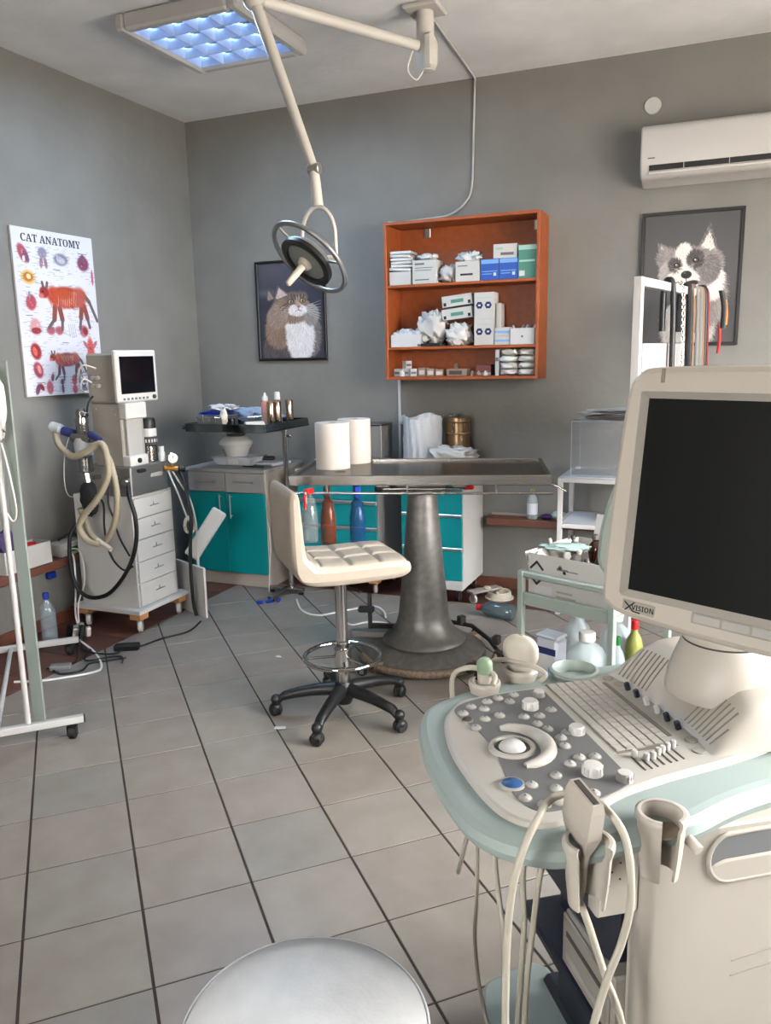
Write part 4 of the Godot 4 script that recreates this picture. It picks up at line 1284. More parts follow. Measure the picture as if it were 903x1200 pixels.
func wall_shelf() -> void:
	var X0 := 1.685
	var X1 := 2.72
	var D := 0.255
	var o := thing("wall_shelf", "orange-brown wooden wall shelf unit with two boards full of medical supplies", "shelf", V(0, 0, 0.002))
	var t := 0.02
	part(o, "side_panel", MB.new().bx(V(X0, 1.462, 0), V(X0 + t, 2.478, D), 0.002), m.orange_wood)
	part(o, "side_panel", MB.new().bx(V(X1 - t, 1.462, 0), V(X1, 2.478, D), 0.002), m.orange_wood)
	part(o, "top_board", MB.new().bx(V(X0 + t, 2.458, 0), V(X1 - t, 2.478, D), 0.002), m.orange_wood)
	part(o, "bottom_board", MB.new().bx(V(X0 + t, 1.462, 0), V(X1 - t, 1.482, D), 0.002), m.orange_wood)
	for y in [2.062, 1.66]:
		part(o, "shelf_board", MB.new().bx(V(X0 + t, y, 0.012), V(X1 - t, y + 0.018, D - 0.006), 0.002), m.orange_wood)
	part(o, "back_panel", MB.new().bx(V(X0 + t, 1.482, 0.002), V(X1 - t, 2.458, 0.012), 0.0), m.orange_wood)
	for x in [1.885, 2.63]:
		part(o, "hanger_plate", MB.new().bx(V(x, 2.395, 0.012), V(x + 0.045, 2.455, 0.022), 0.003), m.steel_soft)
	# top board
	var Y := 2.081
	var z := 0.155
	var s := V(0.15, 0.085, 0.14)
	carton("carton", "shallow cream carton under the stack of envelopes, upper shelf", V(1.785, Y, z), s, m.card)
	for k in 6:
		solo("envelope", MB.new().box(V(0, 0, 0), V(0.15, 0.018, 0.13), 0.004, Basis(Vector3.FORWARD, rng.randf_range(-0.1, 0.1))), m.paper, ["lowest paper envelope of the stack on the upper shelf", "second lowest paper envelope of the stack on the upper shelf", "third paper envelope from the bottom of the upper shelf stack", "fourth paper envelope from the bottom of the upper shelf stack", "second highest paper envelope of the stack on the upper shelf", "topmost paper envelope, slanting on the upper shelf stack"][k], "envelope", "stacked envelopes", V(1.785 + rng.randf_range(-0.008, 0.008), Y + 0.1 + 0.0215 * k, z), rng.randf_range(-0.15, 0.15))
	s = V(0.165, 0.15, 0.14)
	var c := carton("carton", "tall white printed carton beside the envelope stack", V(1.957, Y, z), s, m.card)
	label_on(c, s, 0.1, 0.5, 0.8, 0.88, m.ink_grey)
	label_on(c, s, 0.1, 0.85, 0.66, 0.69, m.ink_grey)
	label_on(c, s, 0.1, 0.8, 0.56, 0.59, m.ink_grey)
	label_on(c, s, 0.1, 0.7, 0.15, 0.2, m.ink_grey)
	solo("plastic_bag", MB.new().lump(V(0, 0.055, 0), V(0.062, 0.055, 0.06), 0.35, 3, 22, 0.8), m.bag_grey, "crumpled grey plastic bag between two white cartons, upper shelf", "bag", "", V(2.105, Y, z))
	solo("plastic_bag", MB.new().lump(V(0, 0.02, 0), V(0.06, 0.022, 0.05), 0.4, 4, 20, 0.8), m.bag_white, "white plastic bag lying on top of the tall printed carton", "bag", "", V(1.96, Y + 0.151, z))
	s = V(0.16, 0.125, 0.14)
	c = carton("carton", "white carton with one dark bar printed on its front", V(2.25, Y, z), s, m.card)
	label_on(c, s, 0.2, 0.72, 0.3, 0.4, m.ink)
	label_on(c, s, 0.1, 0.5, 0.75, 0.8, m.ink_grey)
	solo("plastic_bag", MB.new().lump(V(0, 0.03, 0), V(0.07, 0.03, 0.055), 0.45, 5, 22, 0.8), m.bag_white, "loose white plastic bag on the carton with the dark bar", "bag", "", V(2.245, Y + 0.126, z))
	for k in 2:
		s = V(0.118, 0.13, 0.13)
		c = carton("glove_box", ["deep blue glove box next to the white carton", "deep blue glove box next to the green box"][k], V(2.396 + 0.121 * k, Y, z), s, m.box_blue, "blue glove boxes")
		label_on(c, s, 0.02, 0.98, 0.78, 0.98, m.box_sky)
		label_on(c, s, 0.08, 0.9, 0.4, 0.44, m.box_sky)
		label_on(c, s, 0.08, 0.6, 0.28, 0.32, m.box_sky)
		label_on(c, s, 0.7, 0.85, 0.2, 0.35, m.paper)
	s = V(0.115, 0.2, 0.13)
	c = carton("glove_box", "tall green and pale teal glove box at the shelf side", V(2.637, Y, z), s, m.box_green)
	label_on(c, s, 0.0, 1.0, 0.86, 1.0, m.box_mint)
	label_on(c, s, 0.05, 0.9, 0.5, 0.56, m.box_mint)
	label_on(c, s, 0.05, 0.35, 0.08, 0.24, m.paper)
	s = V(0.15, 0.085, 0.12)
	c = carton("carton", "small white carton lying on top of the blue glove boxes", V(2.487, Y + 0.1312, z), s, m.card, "", 0.12)
	label_on(c, s, 0.3, 0.85, 0.2, 0.4, m.ink_grey)
	label_on(c, s, 0.1, 0.4, 0.6, 0.75, m.mint_grey)
	# middle board
	Y = 1.679
	s = V(0.215, 0.08, 0.14)
	carton("tray", "open white tray on the middle shelf holding cotton packs", V(1.82, Y, z), s, m.paper, "", 0.0, true)
	for k in 4:
		solo("cotton_pack", MB.new().lump(V(0, 0, 0), V(0.04, 0.032, 0.045), 0.35, 10 + k, 18, 0.75), m.bag_white, ["cotton pack nearest the shelf side in the open white tray", "second cotton pack from the shelf side in the white tray", "third cotton pack from the shelf side in the white tray", "cotton pack nearest the big grey bag in the white tray"][k], "pack", "cotton packs", V(1.745 + 0.052 * k, Y + 0.075 + 0.012 * (k % 2), z - 0.005))
	solo("plastic_bag", MB.new().lump(V(0, 0.1, 0), V(0.09, 0.1, 0.065), 0.26, 21, 30, 0.75, 3.0), m.bag_grey, "big crumpled translucent grey bag in the middle of the shelf", "bag", "", V(1.985, Y + 0.025, z - 0.01))
	solo("plastic_bag", MB.new().lump(V(0, 0.07, 0), V(0.08, 0.068, 0.06), 0.28, 22, 30, 0.75, 3.5), m.film_bag, "whitish bag of gauze under the two green striped cartons", "bag", "", V(2.175, Y + 0.002, z))
	solo("tray", MB.new().bx(V(-0.085, 0, -0.06), V(0.085, 0.02, 0.06), 0.003), m.black, "flat black tray under the big grey bag", "tray", "", V(1.985, Y, z + 0.01))
	for k in 2:
		s = V(0.205, 0.07, 0.11)
		c = carton("carton", ["lower cream carton with green bar stacked on the gauze bag", "upper cream carton with green bar, tilted on its twin"][k], V(2.172, Y + 0.172 + 0.083 * k, z - 0.015), s, m.card, "cream cartons with green bars")
		c.rotation.z = 0.1
		label_on(c, s, 0.3, 0.72, 0.3, 0.62, m.box_green)
		label_on(c, s, 0.05, 0.14, 0.1, 0.4, m.ink)
		label_on(c, s, 0.86, 0.95, 0.1, 0.4, m.ink)
	for k in 2:
		s = V(0.13, 0.165, 0.12)
		c = carton("carton", ["lower white carton with two navy hexagons", "upper white carton with two navy hexagons, standing on its twin"][k], V(2.357, Y + 0.1655 * k, z), s, m.card, "white cartons with navy hexagons")
		for h in 2:
			var b := MB.new().at(V(-0.03 + 0.058 * h, 0.085, 0.06), Basis(V(1, 0, 0), V(0, 0, 1), V(0, 1, 0)))
			b.lathe([W(0.0, 0.001), W(0.024, 0.001), W(0.024, 0.0)], 6)
			part(c, "hexagon", b, m.ink_navy)
			part(c, "hexagon_mark", MB.new().bx(V(-0.038 + 0.058 * h, 0.08, 0.061), V(-0.022 + 0.058 * h, 0.09, 0.0616), 0.0), m.paper)
		label_on(c, s, 0.15, 0.85, 0.78, 0.8, m.mint_grey)
	s = V(0.03, 0.15, 0.1)
	carton("packet", "narrow grey-white packet upright behind the small blue boxes", V(2.445, Y + 0.111, z - 0.02), s, m.bag_grey)
	for k in 2:
		s = V(0.1, 0.054, 0.12)
		c = carton("carton", ["lower flat white box with blue wave", "upper flat white box with blue wave"][k], V(2.478, Y + 0.0545 * k, z), s, m.card, "flat boxes with blue waves")
		label_on(c, s, 0.0, 1.0, 0.35, 0.6, m.box_sky)
	s = V(0.155, 0.1, 0.15)
	c = carton("tray", "open white bin of syringes at the end of the middle shelf", V(2.612, Y, z), s, m.paper, "", 0.0, true)
	label_on(c, s, 0.45, 0.53, 0.42, 0.55, m.ink_grey)
	for k in 7:
		solo("syringe", MB.new().rod(V(0, 0, 0), V(rng.randf_range(-0.03, 0.03), 0.045, rng.randf_range(-0.03, 0.0)), 0.006, 8), [m.film_bag, m.bag_grey, m.ink_grey][k % 3], "small syringe sticking out of the open white bin", "syringe", "syringes in the bin", V(2.555 + 0.019 * k, Y + 0.075, z + 0.01))
	# bottom board
	Y = 1.4835
	for k in 4:
		var q: Vector3 = [V(1.735, 0, 0.0), V(1.79, 0.0, 0.0), V(1.845, 0.0, 0.01), V(1.8, 0.0525, 0.0)][k]
		s = V(0.045, 0.05, 0.05)
		c = carton("medicine_box", ["small pale medicine box nearest the shelf side, bottom board", "small dark-labelled medicine box, bottom board", "small pale medicine box lying beside a dark-labelled one", "small medicine box tipped on top of three others"][k], V(q.x, Y + q.y, z + q.z), s, m.card if k != 1 else m.button_grey, "small medicine boxes", 0.3 * k)
		label_on(c, s, 0.1, 0.9, 0.3, 0.6, m.ink_grey)
	solo("medicine_vial", MB.new().lathe([W(0, 0), W(0.016, 0), W(0.017, 0.004), W(0.017, 0.028), W(0.01, 0.034), W(0.01, 0.042), W(0, 0.042)], 14), m.paper, "squat white vial in front of the small medicine boxes", "vial", "", V(1.79, Y, z + 0.065))
	for k in 3:
		s = V(0.055, 0.055 - 0.006 * k, 0.06)
		c = carton("medicine_box", ["tan medicine box touching the vial group", "tan medicine box in the middle of its trio", "flat tan medicine box at the end of its trio"][k], V(1.92 + 0.058 * k, Y, z), s, m.card_tan, "tan medicine boxes", 0.15 * k - 0.1)
		label_on(c, s, 0.15, 0.85, 0.2, 0.7, m.bag_grey)
	s = V(0.14, 0.045, 0.1)
	c = carton("medicine_box", "flat pinkish carton with dark window on the bottom board", V(2.17, Y, z), s, m.card_tan)
	label_on(c, s, 0.12, 0.75, 0.2, 0.75, m.slot)
	solo("medicine_vial", MB.new().lathe([W(0, 0), W(0.013, 0), W(0.014, 0.004), W(0.014, 0.022), W(0.008, 0.026), W(0.008, 0.034), W(0, 0.034)], 14), m.mat_tan, "tiny brown vial standing on the pinkish carton", "vial", "", V(2.15, Y + 0.0455, z))
	s = V(0.1, 0.07, 0.09)
	c = carton("medicine_box", "maroon-topped carton between the pinkish one and the gauze packs", V(2.345, Y, z - 0.02), s, m.card_maroon)
	label_on(c, s, 0.0, 1.0, 0.0, 0.3, m.card_tan)
	for k in 3:
		solo("medicine_vial", MB.new().lathe([W(0, 0), W(0.012, 0), W(0.013, 0.004), W(0.013, 0.022), W(0.008, 0.026), W(0.008, 0.032), W(0, 0.032)], 12), [m.mat_tan, m.card_tan, m.bag_grey][k], ["brown vial in front of the maroon-topped carton", "pink vial in front of the maroon-topped carton", "grey vial in front of the maroon-topped carton"][k], "vial", "vials by the maroon carton", V(2.28 + 0.045 * k, Y, z + 0.06))
	s = V(0.024, 0.165, 0.06)
	c = carton("packet", "slim upright white packet beside the gauze packs", V(2.445, Y, z + 0.03), s, m.paper)
	label_on(c, s, 0.1, 0.9, 0.55, 0.7, m.ink_grey)
	for k in 8:
		solo("gauze_pack", MB.new().lump(V(0, 0.02, 0), V(0.058, 0.021, 0.075), 0.22, 40 + k, 18, 0.6), m.film_bag, "%s soft gauze pack of the %s column on the bottom board" % [["lowest", "second lowest", "third", "topmost"][k / 2], "outer" if k % 2 else "inner"], "pack", "gauze packs in a double pile", V(2.52 + 0.118 * (k % 2), Y + 0.001 + 0.042 * (k / 2), z))

# ---------------------------------------------------------------- things on the walls
func air_conditioner() -> void:
	var o := thing("air_conditioner", "white split air conditioner high on the grey wall", "air conditioner", V(3.285, 2.6, 0.002))
	var w := 0.86
	var b := MB.new().at(Vector3.ZERO, Basis(V(0, 0, 1), V(1, 0, 0), V(0, 1, 0)))   # loft plane -> z,y ; height -> x
	b.loft(curve([W(0.0, 0.0), W(0.0, 0.3), W(0.1, 0.303), W(0.17, 0.295), W(0.2, 0.27), W(0.208, 0.2), W(0.205, 0.1), W(0.19, 0.045), W(0.16, 0.012), W(0.1, 0.0)], 3, true), [W(0.006, 0.0), W(0, 0.008), W(0, w - 0.008), W(0.006, w)])
	part(o, "housing", b, m.white_paint)
	part(o, "air_slot", MB.new().box(V(w / 2 + 0.01, 0.06, 0.196), V(w - 0.08, 0.03, 0.012), 0.002, Basis(Vector3.RIGHT, 0.3)), m.black)
	part(o, "flap", MB.new().box(V(w / 2 + 0.01, 0.034, 0.19), V(w - 0.075, 0.014, 0.02), 0.003, Basis(Vector3.RIGHT, 0.5)), m.white)
	for k in 3:
		part(o, "slot_rib", MB.new().box(V(0.24 * (k + 1), 0.06, 0.2), V(0.004, 0.03, 0.012), 0.001, Basis(Vector3.RIGHT, 0.3)), m.white)
	part(o, "emblem", MB.new().bx(V(0.042, 0.108, 0.2045), V(0.082, 0.116, 0.2062), 0.001), m.ink_grey)
	for x in [0.2, 0.55]:
		part(o, "clip", MB.new().box(V(x, 0.006, 0.15), V(0.025, 0.008, 0.02), 0.002), m.button_grey)
	solo("wall_disc", MB.new().cyl(0.048, 0, 0.012, 32, 0.003, Vector3.ZERO, Basis(V(1, 0, 0), V(0, 0, 1), V(0, -1, 0))), m.disc, "small round pale cover plate above the air conditioner", "cover plate", "", V(3.325, 3.045, 0.001))
	# cables on the wall
	solo("lamp_cable", MB.new().tube(curve([V(2.31, 3.335, 1.05), V(2.27, 3.342, 0.5), V(2.235, 3.343, 0.03), V(2.232, 3.31, 0.008), V(2.225, 3.0, 0.008), V(2.215, 2.7, 0.008), V(2.17, 2.6, 0.008), V(2.07, 2.535, 0.008), V(1.95, 2.52, 0.02), V(1.84, 2.5, 0.1), V(1.76, 2.486, 0.16), V(1.7, 2.485, 0.2)], 5), 0.007, 8), m.disc, "pale cable running from the ceiling lamp mount down to the wall shelf", "cable")
	solo("cable_conduit", MB.new().bx(V(1.672, 0.8, 0.001), V(1.692, 1.462, 0.014), 0.003), m.white_paint, "narrow white cable conduit on the wall under the orange shelf", "conduit")

# ---------------------------------------------------------------- flat prints, painted stroke by stroke
func dab(im: Image, c: Vector2, r: Vector2, col: Color, turn := 0.0, soft := 0.25) -> void:
	var w := im.get_width()
	var h := im.get_height()
	var R := maxf(r.x, r.y) * 1.1
	for y in range(maxi(0, int(c.y - R)), mini(h, int(c.y + R) + 1)):
		for x in range(maxi(0, int(c.x - R)), mini(w, int(c.x + R) + 1)):
			var d := (W(x, y) - c).rotated(-turn) / r
			var k := clampf((1.0 - d.length()) / soft, 0.0, 1.0)
			if k > 0.0:
				im.set_pixel(x, y, im.get_pixel(x, y).lerp(Color(col.r, col.g, col.b), k * col.a))

func line(im: Image, a: Vector2, b: Vector2, wid: float, col: Color) -> void:
	var k := int(a.distance_to(b)) + 1
	for i in k + 1:
		dab(im, a.lerp(b, float(i) / k), W(wid, wid), col, 0.0, 0.7)

func thin(im: Image, a: Vector2, b: Vector2, col: Color) -> void:
	var k := int(a.distance_to(b)) + 1
	var w := im.get_width()
	var h := im.get_height()
	for i in k + 1:
		var p := a.lerp(b, float(i) / k)
		var x := int(p.x)
		var y := int(p.y)
		if x >= 0 and y >= 0 and x < w and y < h:
			im.set_pixel(x, y, im.get_pixel(x, y).lerp(Color(col.r, col.g, col.b), col.a))

# fur: regions are [centre, radii, colour, hair direction, turn]; later regions lie on top
func fur(im: Image, regions: Array, count: int, sd: int, hair: float) -> void:
	var g := RandomNumberGenerator.new()
	g.seed = sd
	var w := im.get_width()
	var h := im.get_height()
	for reg in regions:
		var c: Vector2 = reg[0] * W(w, h)
		var r: Vector2 = reg[1] * W(w, w)
		var col: Color = reg[2]
		var n := int(count * r.x * r.y / (w * w) * 12.0)
		for i in n:
			var a := g.randf() * TAU
			var q := sqrt(g.randf())
			var p := c + (W(cos(a), sin(a)) * q * r).rotated(reg[4])
			var d: Vector2 = (reg[3] + W(cos(a), sin(a)) * 0.7 * q).normalized().rotated(g.randf_range(-0.35, 0.35))
			var v := g.randf_range(-0.13, 0.13)
			var cc := Color(clampf(col.r + v, 0, 1), clampf(col.g + v, 0, 1), clampf(col.b + v, 0, 1), 0.62)
			thin(im, p, p + d * hair * g.randf_range(0.5, 1.3), cc)

func print_material(im: Image, rough := 0.45) -> StandardMaterial3D:
	var s := mat(Color.WHITE, rough)
	s.albedo_texture = ImageTexture.create_from_image(im)
	return s

func cat_picture() -> Image:
	var w := 256
	var h := 360
	var im := Image.create(w, h, false, Image.FORMAT_RGB8)
	im.fill(Color(0.17, 0.18, 0.22))
	dab(im, W(60, 20), W(260, 140), Color(0.32, 0.31, 0.35, 0.9), 0.0, 1.0)
	dab(im, W(30, 110), W(70, 22), Color(0.45, 0.44, 0.46, 0.6), 0.0, 1.0)
	var gy := Color(0.44, 0.4, 0.38)
	var br := Color(0.5, 0.41, 0.35)
	var wh := Color(0.84, 0.81, 0.8)
	dab(im, W(80, 300), W(62, 120), Color(0.26, 0.23, 0.23, 1), 0.15, 0.3)
	dab(im, W(100, 210), W(66, 80), Color(0.4, 0.33, 0.29, 1), 0.1, 0.4)
	fur(im, [[W(0.3, 0.9), W(0.24, 0.3), Color(0.3, 0.27, 0.27), W(0.1, 1), 0.0], [W(0.32, 0.66), W(0.2, 0.3), br, W(-0.35, 1), 0.15], [W(0.8, 0.74), W(0.12, 0.3), gy, W(0.5, 1), 0.0]], 9000, 4, 16.0)
	dab(im, W(160, 270), W(44, 96), Color(0.78, 0.75, 0.74, 0.95), -0.06, 0.5)
	fur(im, [[W(0.63, 0.76), W(0.19, 0.36), wh, W(0.1, 1), 0.0], [W(0.62, 0.62), W(0.2, 0.13), wh, W(0.0, 1), 0.0]], 9000, 5, 18.0)
	ear(im, W(40, 96), W(36, 142), W(66, 134), Color(0.33, 0.28, 0.27), Color(0.55, 0.47, 0.44), 8)
	fur(im, [[W(0.52, 0.47), W(0.29, 0.2), br, W(-0.5, 0.6), 0.0], [W(0.3, 0.55), W(0.15, 0.17), br.lightened(0.1), W(-0.8, 0.9), 0.3], [W(0.8, 0.54), W(0.1, 0.15), gy.lightened(0.15), W(0.8, 0.8), 0.0], [W(0.58, 0.375), W(0.17, 0.07), Color(0.42, 0.36, 0.33), W(0.0, -1), 0.0]], 11000, 7, 12.0)
	ear(im, W(80, 84), W(66, 142), W(128, 124), Color(0.4, 0.34, 0.31), Color(0.74, 0.66, 0.63), 9)
	fur(im, [[W(0.6, 0.49), W(0.13, 0.08), wh, W(0.1, 0.7), 0.0], [W(0.62, 0.42), W(0.035, 0.08), Color(0.66, 0.56, 0.5), W(0, -1), 0.0]], 12000, 9, 8.0)
	for k in 5:
		line(im, W(130 + k * 13, 122 - absf(k - 2) * 3.0), W(138 + k * 10, 140), 1.8, Color(0.14, 0.11, 0.1, 0.7))
	line(im, W(116, 150), W(84, 166), 2.0, Color(0.17, 0.13, 0.12, 0.6))
	line(im, W(118, 156), W(92, 178), 2.0, Color(0.17, 0.13, 0.12, 0.5))
	for e in [W(128, 146), W(175, 143)]:
		dab(im, e, W(14, 10), Color(0.08, 0.06, 0.06, 0.95), -0.15, 0.25)
		dab(im, e, W(10.5, 8), Color(0.66, 0.6, 0.44, 1), -0.15, 0.25)
		dab(im, e + W(1, 0), W(4.5, 6.5), Color(0.02, 0.02, 0.02, 1), 0.0, 0.4)
		dab(im, e + W(-2, -3), W(2, 2), Color(1, 1, 1, 0.95))
	dab(im, W(160, 164), W(7, 4.5), Color(0.62, 0.38, 0.37, 1))
	line(im, W(160, 168), W(158, 177), 1.3, Color(0.16, 0.1, 0.1, 0.9))
	line(im, W(158, 177), W(147, 181), 1.3, Color(0.16, 0.1, 0.1, 0.8))
	line(im, W(158, 177), W(170, 181), 1.3, Color(0.16, 0.1, 0.1, 0.8))
	for k in 7:
		thin(im, W(176, 168 + k * 2), W(246, 146 + k * 12), Color(0.95, 0.95, 0.95, 0.75))
		thin(im, W(142, 170 + k * 2), W(88, 164 + k * 9), Color(0.95, 0.95, 0.95, 0.45))
	return im

# pointed ear from its tip and the two ends of its base
func ear(im: Image, tip: Vector2, b0: Vector2, b1: Vector2, outer: Color, inner: Color, sd: int) -> void:
	var g := RandomNumberGenerator.new()
	g.seed = sd
	for pass_k in 2:
		for i in 1500:
			var a := g.randf()
			var b := g.randf() * (1.0 - a)
			var t := tip
			var p0 := b0
			var p1 := b1
			if pass_k == 1:
				var c := (tip + b0 + b1) / 3
				t = tip.lerp(c, 0.35); p0 = b0.lerp(c, 0.3); p1 = b1.lerp(c, 0.3)
			var p := t + (p0 - t) * a + (p1 - t) * b
			var d := (t - (p0 + p1) / 2).normalized().rotated(g.randf_range(-0.3, 0.3))
			var v := g.randf_range(-0.1, 0.1)
			var col := outer if pass_k == 0 else inner
			thin(im, p, p + d * g.randf_range(2, 8), Color(clampf(col.r + v, 0, 1), clampf(col.g + v, 0, 1), clampf(col.b + v, 0, 1), 0.7))

func dog_picture() -> Image:
	var w := 256
	var h := 360
	var im := Image.create(w, h, false, Image.FORMAT_RGB8)
	im.fill(Color(0.25, 0.245, 0.25))
	dab(im, W(128, 160), W(240, 260), Color(0.3, 0.295, 0.3, 1), 0.0, 1.0)
	var wh := Color(0.88, 0.84, 0.81)
	var gy := Color(0.52, 0.49, 0.48)
	var dk := Color(0.26, 0.24, 0.24)
	fur(im, [[W(0.5, 0.86), W(0.27, 0.32), Color(0.72, 0.69, 0.67), W(0, 1), 0.0], [W(0.72, 0.62), W(0.15, 0.32), gy, W(0.4, 1), 0.0], [W(0.74, 0.52), W(0.09, 0.18), wh, W(0.4, 1), 0.0]], 9000, 14, 15.0)
	# ears: one folded out, one upright
	ear(im, W(36, 74), W(56, 164), W(112, 108), Color(0.5, 0.47, 0.46), wh, 18)
	ear(im, W(176, 30), W(136, 118), W(214, 142), Color(0.45, 0.42, 0.41), wh, 19)
	fur(im, [[W(0.27, 0.35), W(0.1, 0.12), gy, W(-0.6, -0.4), -0.6], [W(0.72, 0.38), W(0.1, 0.12), gy, W(0.6, 0.3), 0.0]], 12000, 15, 12.0)
	fur(im, [[W(0.5, 0.42), W(0.28, 0.22), gy, W(0, 0.3), 0.0], [W(0.3, 0.46), W(0.11, 0.16), Color(0.62, 0.59, 0.57), W(-0.5, 0.8), 0.0], [W(0.7, 0.42), W(0.09, 0.14), Color(0.42, 0.4, 0.39), W(0.5, 0.6), 0.0], [W(0.43, 0.36), W(0.09, 0.17), wh, W(0, -1), 0.0], [W(0.43, 0.5), W(0.15, 0.11), wh, W(0, 0.6), 0.0], [W(0.55, 0.35), W(0.07, 0.08), dk, W(0.2, -0.5), 0.0], [W(0.34, 0.39), W(0.05, 0.06), dk, W(-0.2, -0.5), 0.0]], 13000, 16, 10.0)
	for e in [W(91, 140), W(142, 128)]:
		dab(im, e, W(11, 8), Color(0.05, 0.04, 0.04, 1), 0.0, 0.3)
		dab(im, e, W(6, 5), Color(0.4, 0.33, 0.28, 1), 0.0, 0.4)
		dab(im, e + W(-2, -2), W(2, 2), Color(1, 1, 1, 0.9))
	dab(im, W(118, 167), W(16, 12), Color(0.05, 0.045, 0.05, 1), 0.0, 0.2)
	dab(im, W(114, 162), W(6, 3), Color(0.5, 0.48, 0.48, 0.8), 0.0, 0.8)
	dab(im, W(130, 193), W(26, 10), Color(0.07, 0.05, 0.05, 1), -0.2, 0.3)
	dab(im, W(134, 200), W(14, 8), Color(0.55, 0.42, 0.42, 1), -0.2, 0.4)
	line(im, W(118, 178), W(120, 188), 1.5, Color(0.1, 0.08, 0.08, 0.9))
	return im

func walking_cat(im: Image, o: Vector2, s: float, body: Color, belly: Color, edge: Color) -> void:
	# seen from the side, head to the left
	var P := func(x: float, y: float) -> Vector2: return o + W(x, y) * s
	for l in [[P.call(30, 62), P.call(26, 84), P.call(12, 98)], [P.call(40, 64), P.call(44, 84), P.call(42, 100)], [P.call(92, 60), P.call(88, 80), P.call(84, 98)], [P.call(98, 58), P.call(104, 80), P.call(108, 96)]]:
		line(im, l[0], l[1], 5.5 * s, body.lerp(edge, 0.4))
		line(im, l[1], l[2], 3.4 * s, edge)
	line(im, P.call(98, 38), P.call(112, 52), 4.5 * s, edge)
	line(im, P.call(112, 52), P.call(128, 84), 3.6 * s, edge)
	dab(im, P.call(60, 46), W(46, 20) * s, body, 0.02, 0.25)
	dab(im, P.call(88, 44), W(20, 20) * s, body.lerp(Color(0.8, 0.45, 0.4), 0.4), 0.0, 0.4)
	dab(im, P.call(56, 56), W(32, 11) * s, belly, -0.1, 0.5)
	dab(im, P.call(28, 44), W(16, 18) * s, body.lerp(Color(0.85, 0.3, 0.15), 0.4), 0.0, 0.4)
	for k in 9:
		line(im, P.call(42 + k * 5, 36), P.call(38 + k * 5, 60), 0.9 * s, Color(0.9, 0.75, 0.6, 0.5))
	dab(im, P.call(9, 40), W(12, 11) * s, body.lerp(Color(0.55, 0.1, 0.1), 0.5), 0.0, 0.3)
	dab(im, P.call(2, 46), W(7, 5) * s, Color(0.75, 0.4, 0.38), 0.0, 0.4)
	line(im, P.call(8, 32), P.call(6, 24), 3.0 * s, edge)
	line(im, P.call(15, 32), P.call(17, 24), 3.0 * s, edge)
	dab(im, P.call(6, 39), W(2, 2) * s, Color(0.1, 0.08, 0.05, 1))
	var g := RandomNumberGenerator.new()
	g.seed = int(s * 100)
	for k in 260:
		# muscle fibres
		var a := P.call(g.randf_range(16, 104), g.randf_range(30, 62)) as Vector2
		var v := g.randf()
		thin(im, a, a + W(g.randf_range(3, 8), g.randf_range(3, 9)) * s, Color(0.32, 0.08, 0.08, 0.35) if v < 0.5 else Color(0.86, 0.6, 0.5, 0.35))

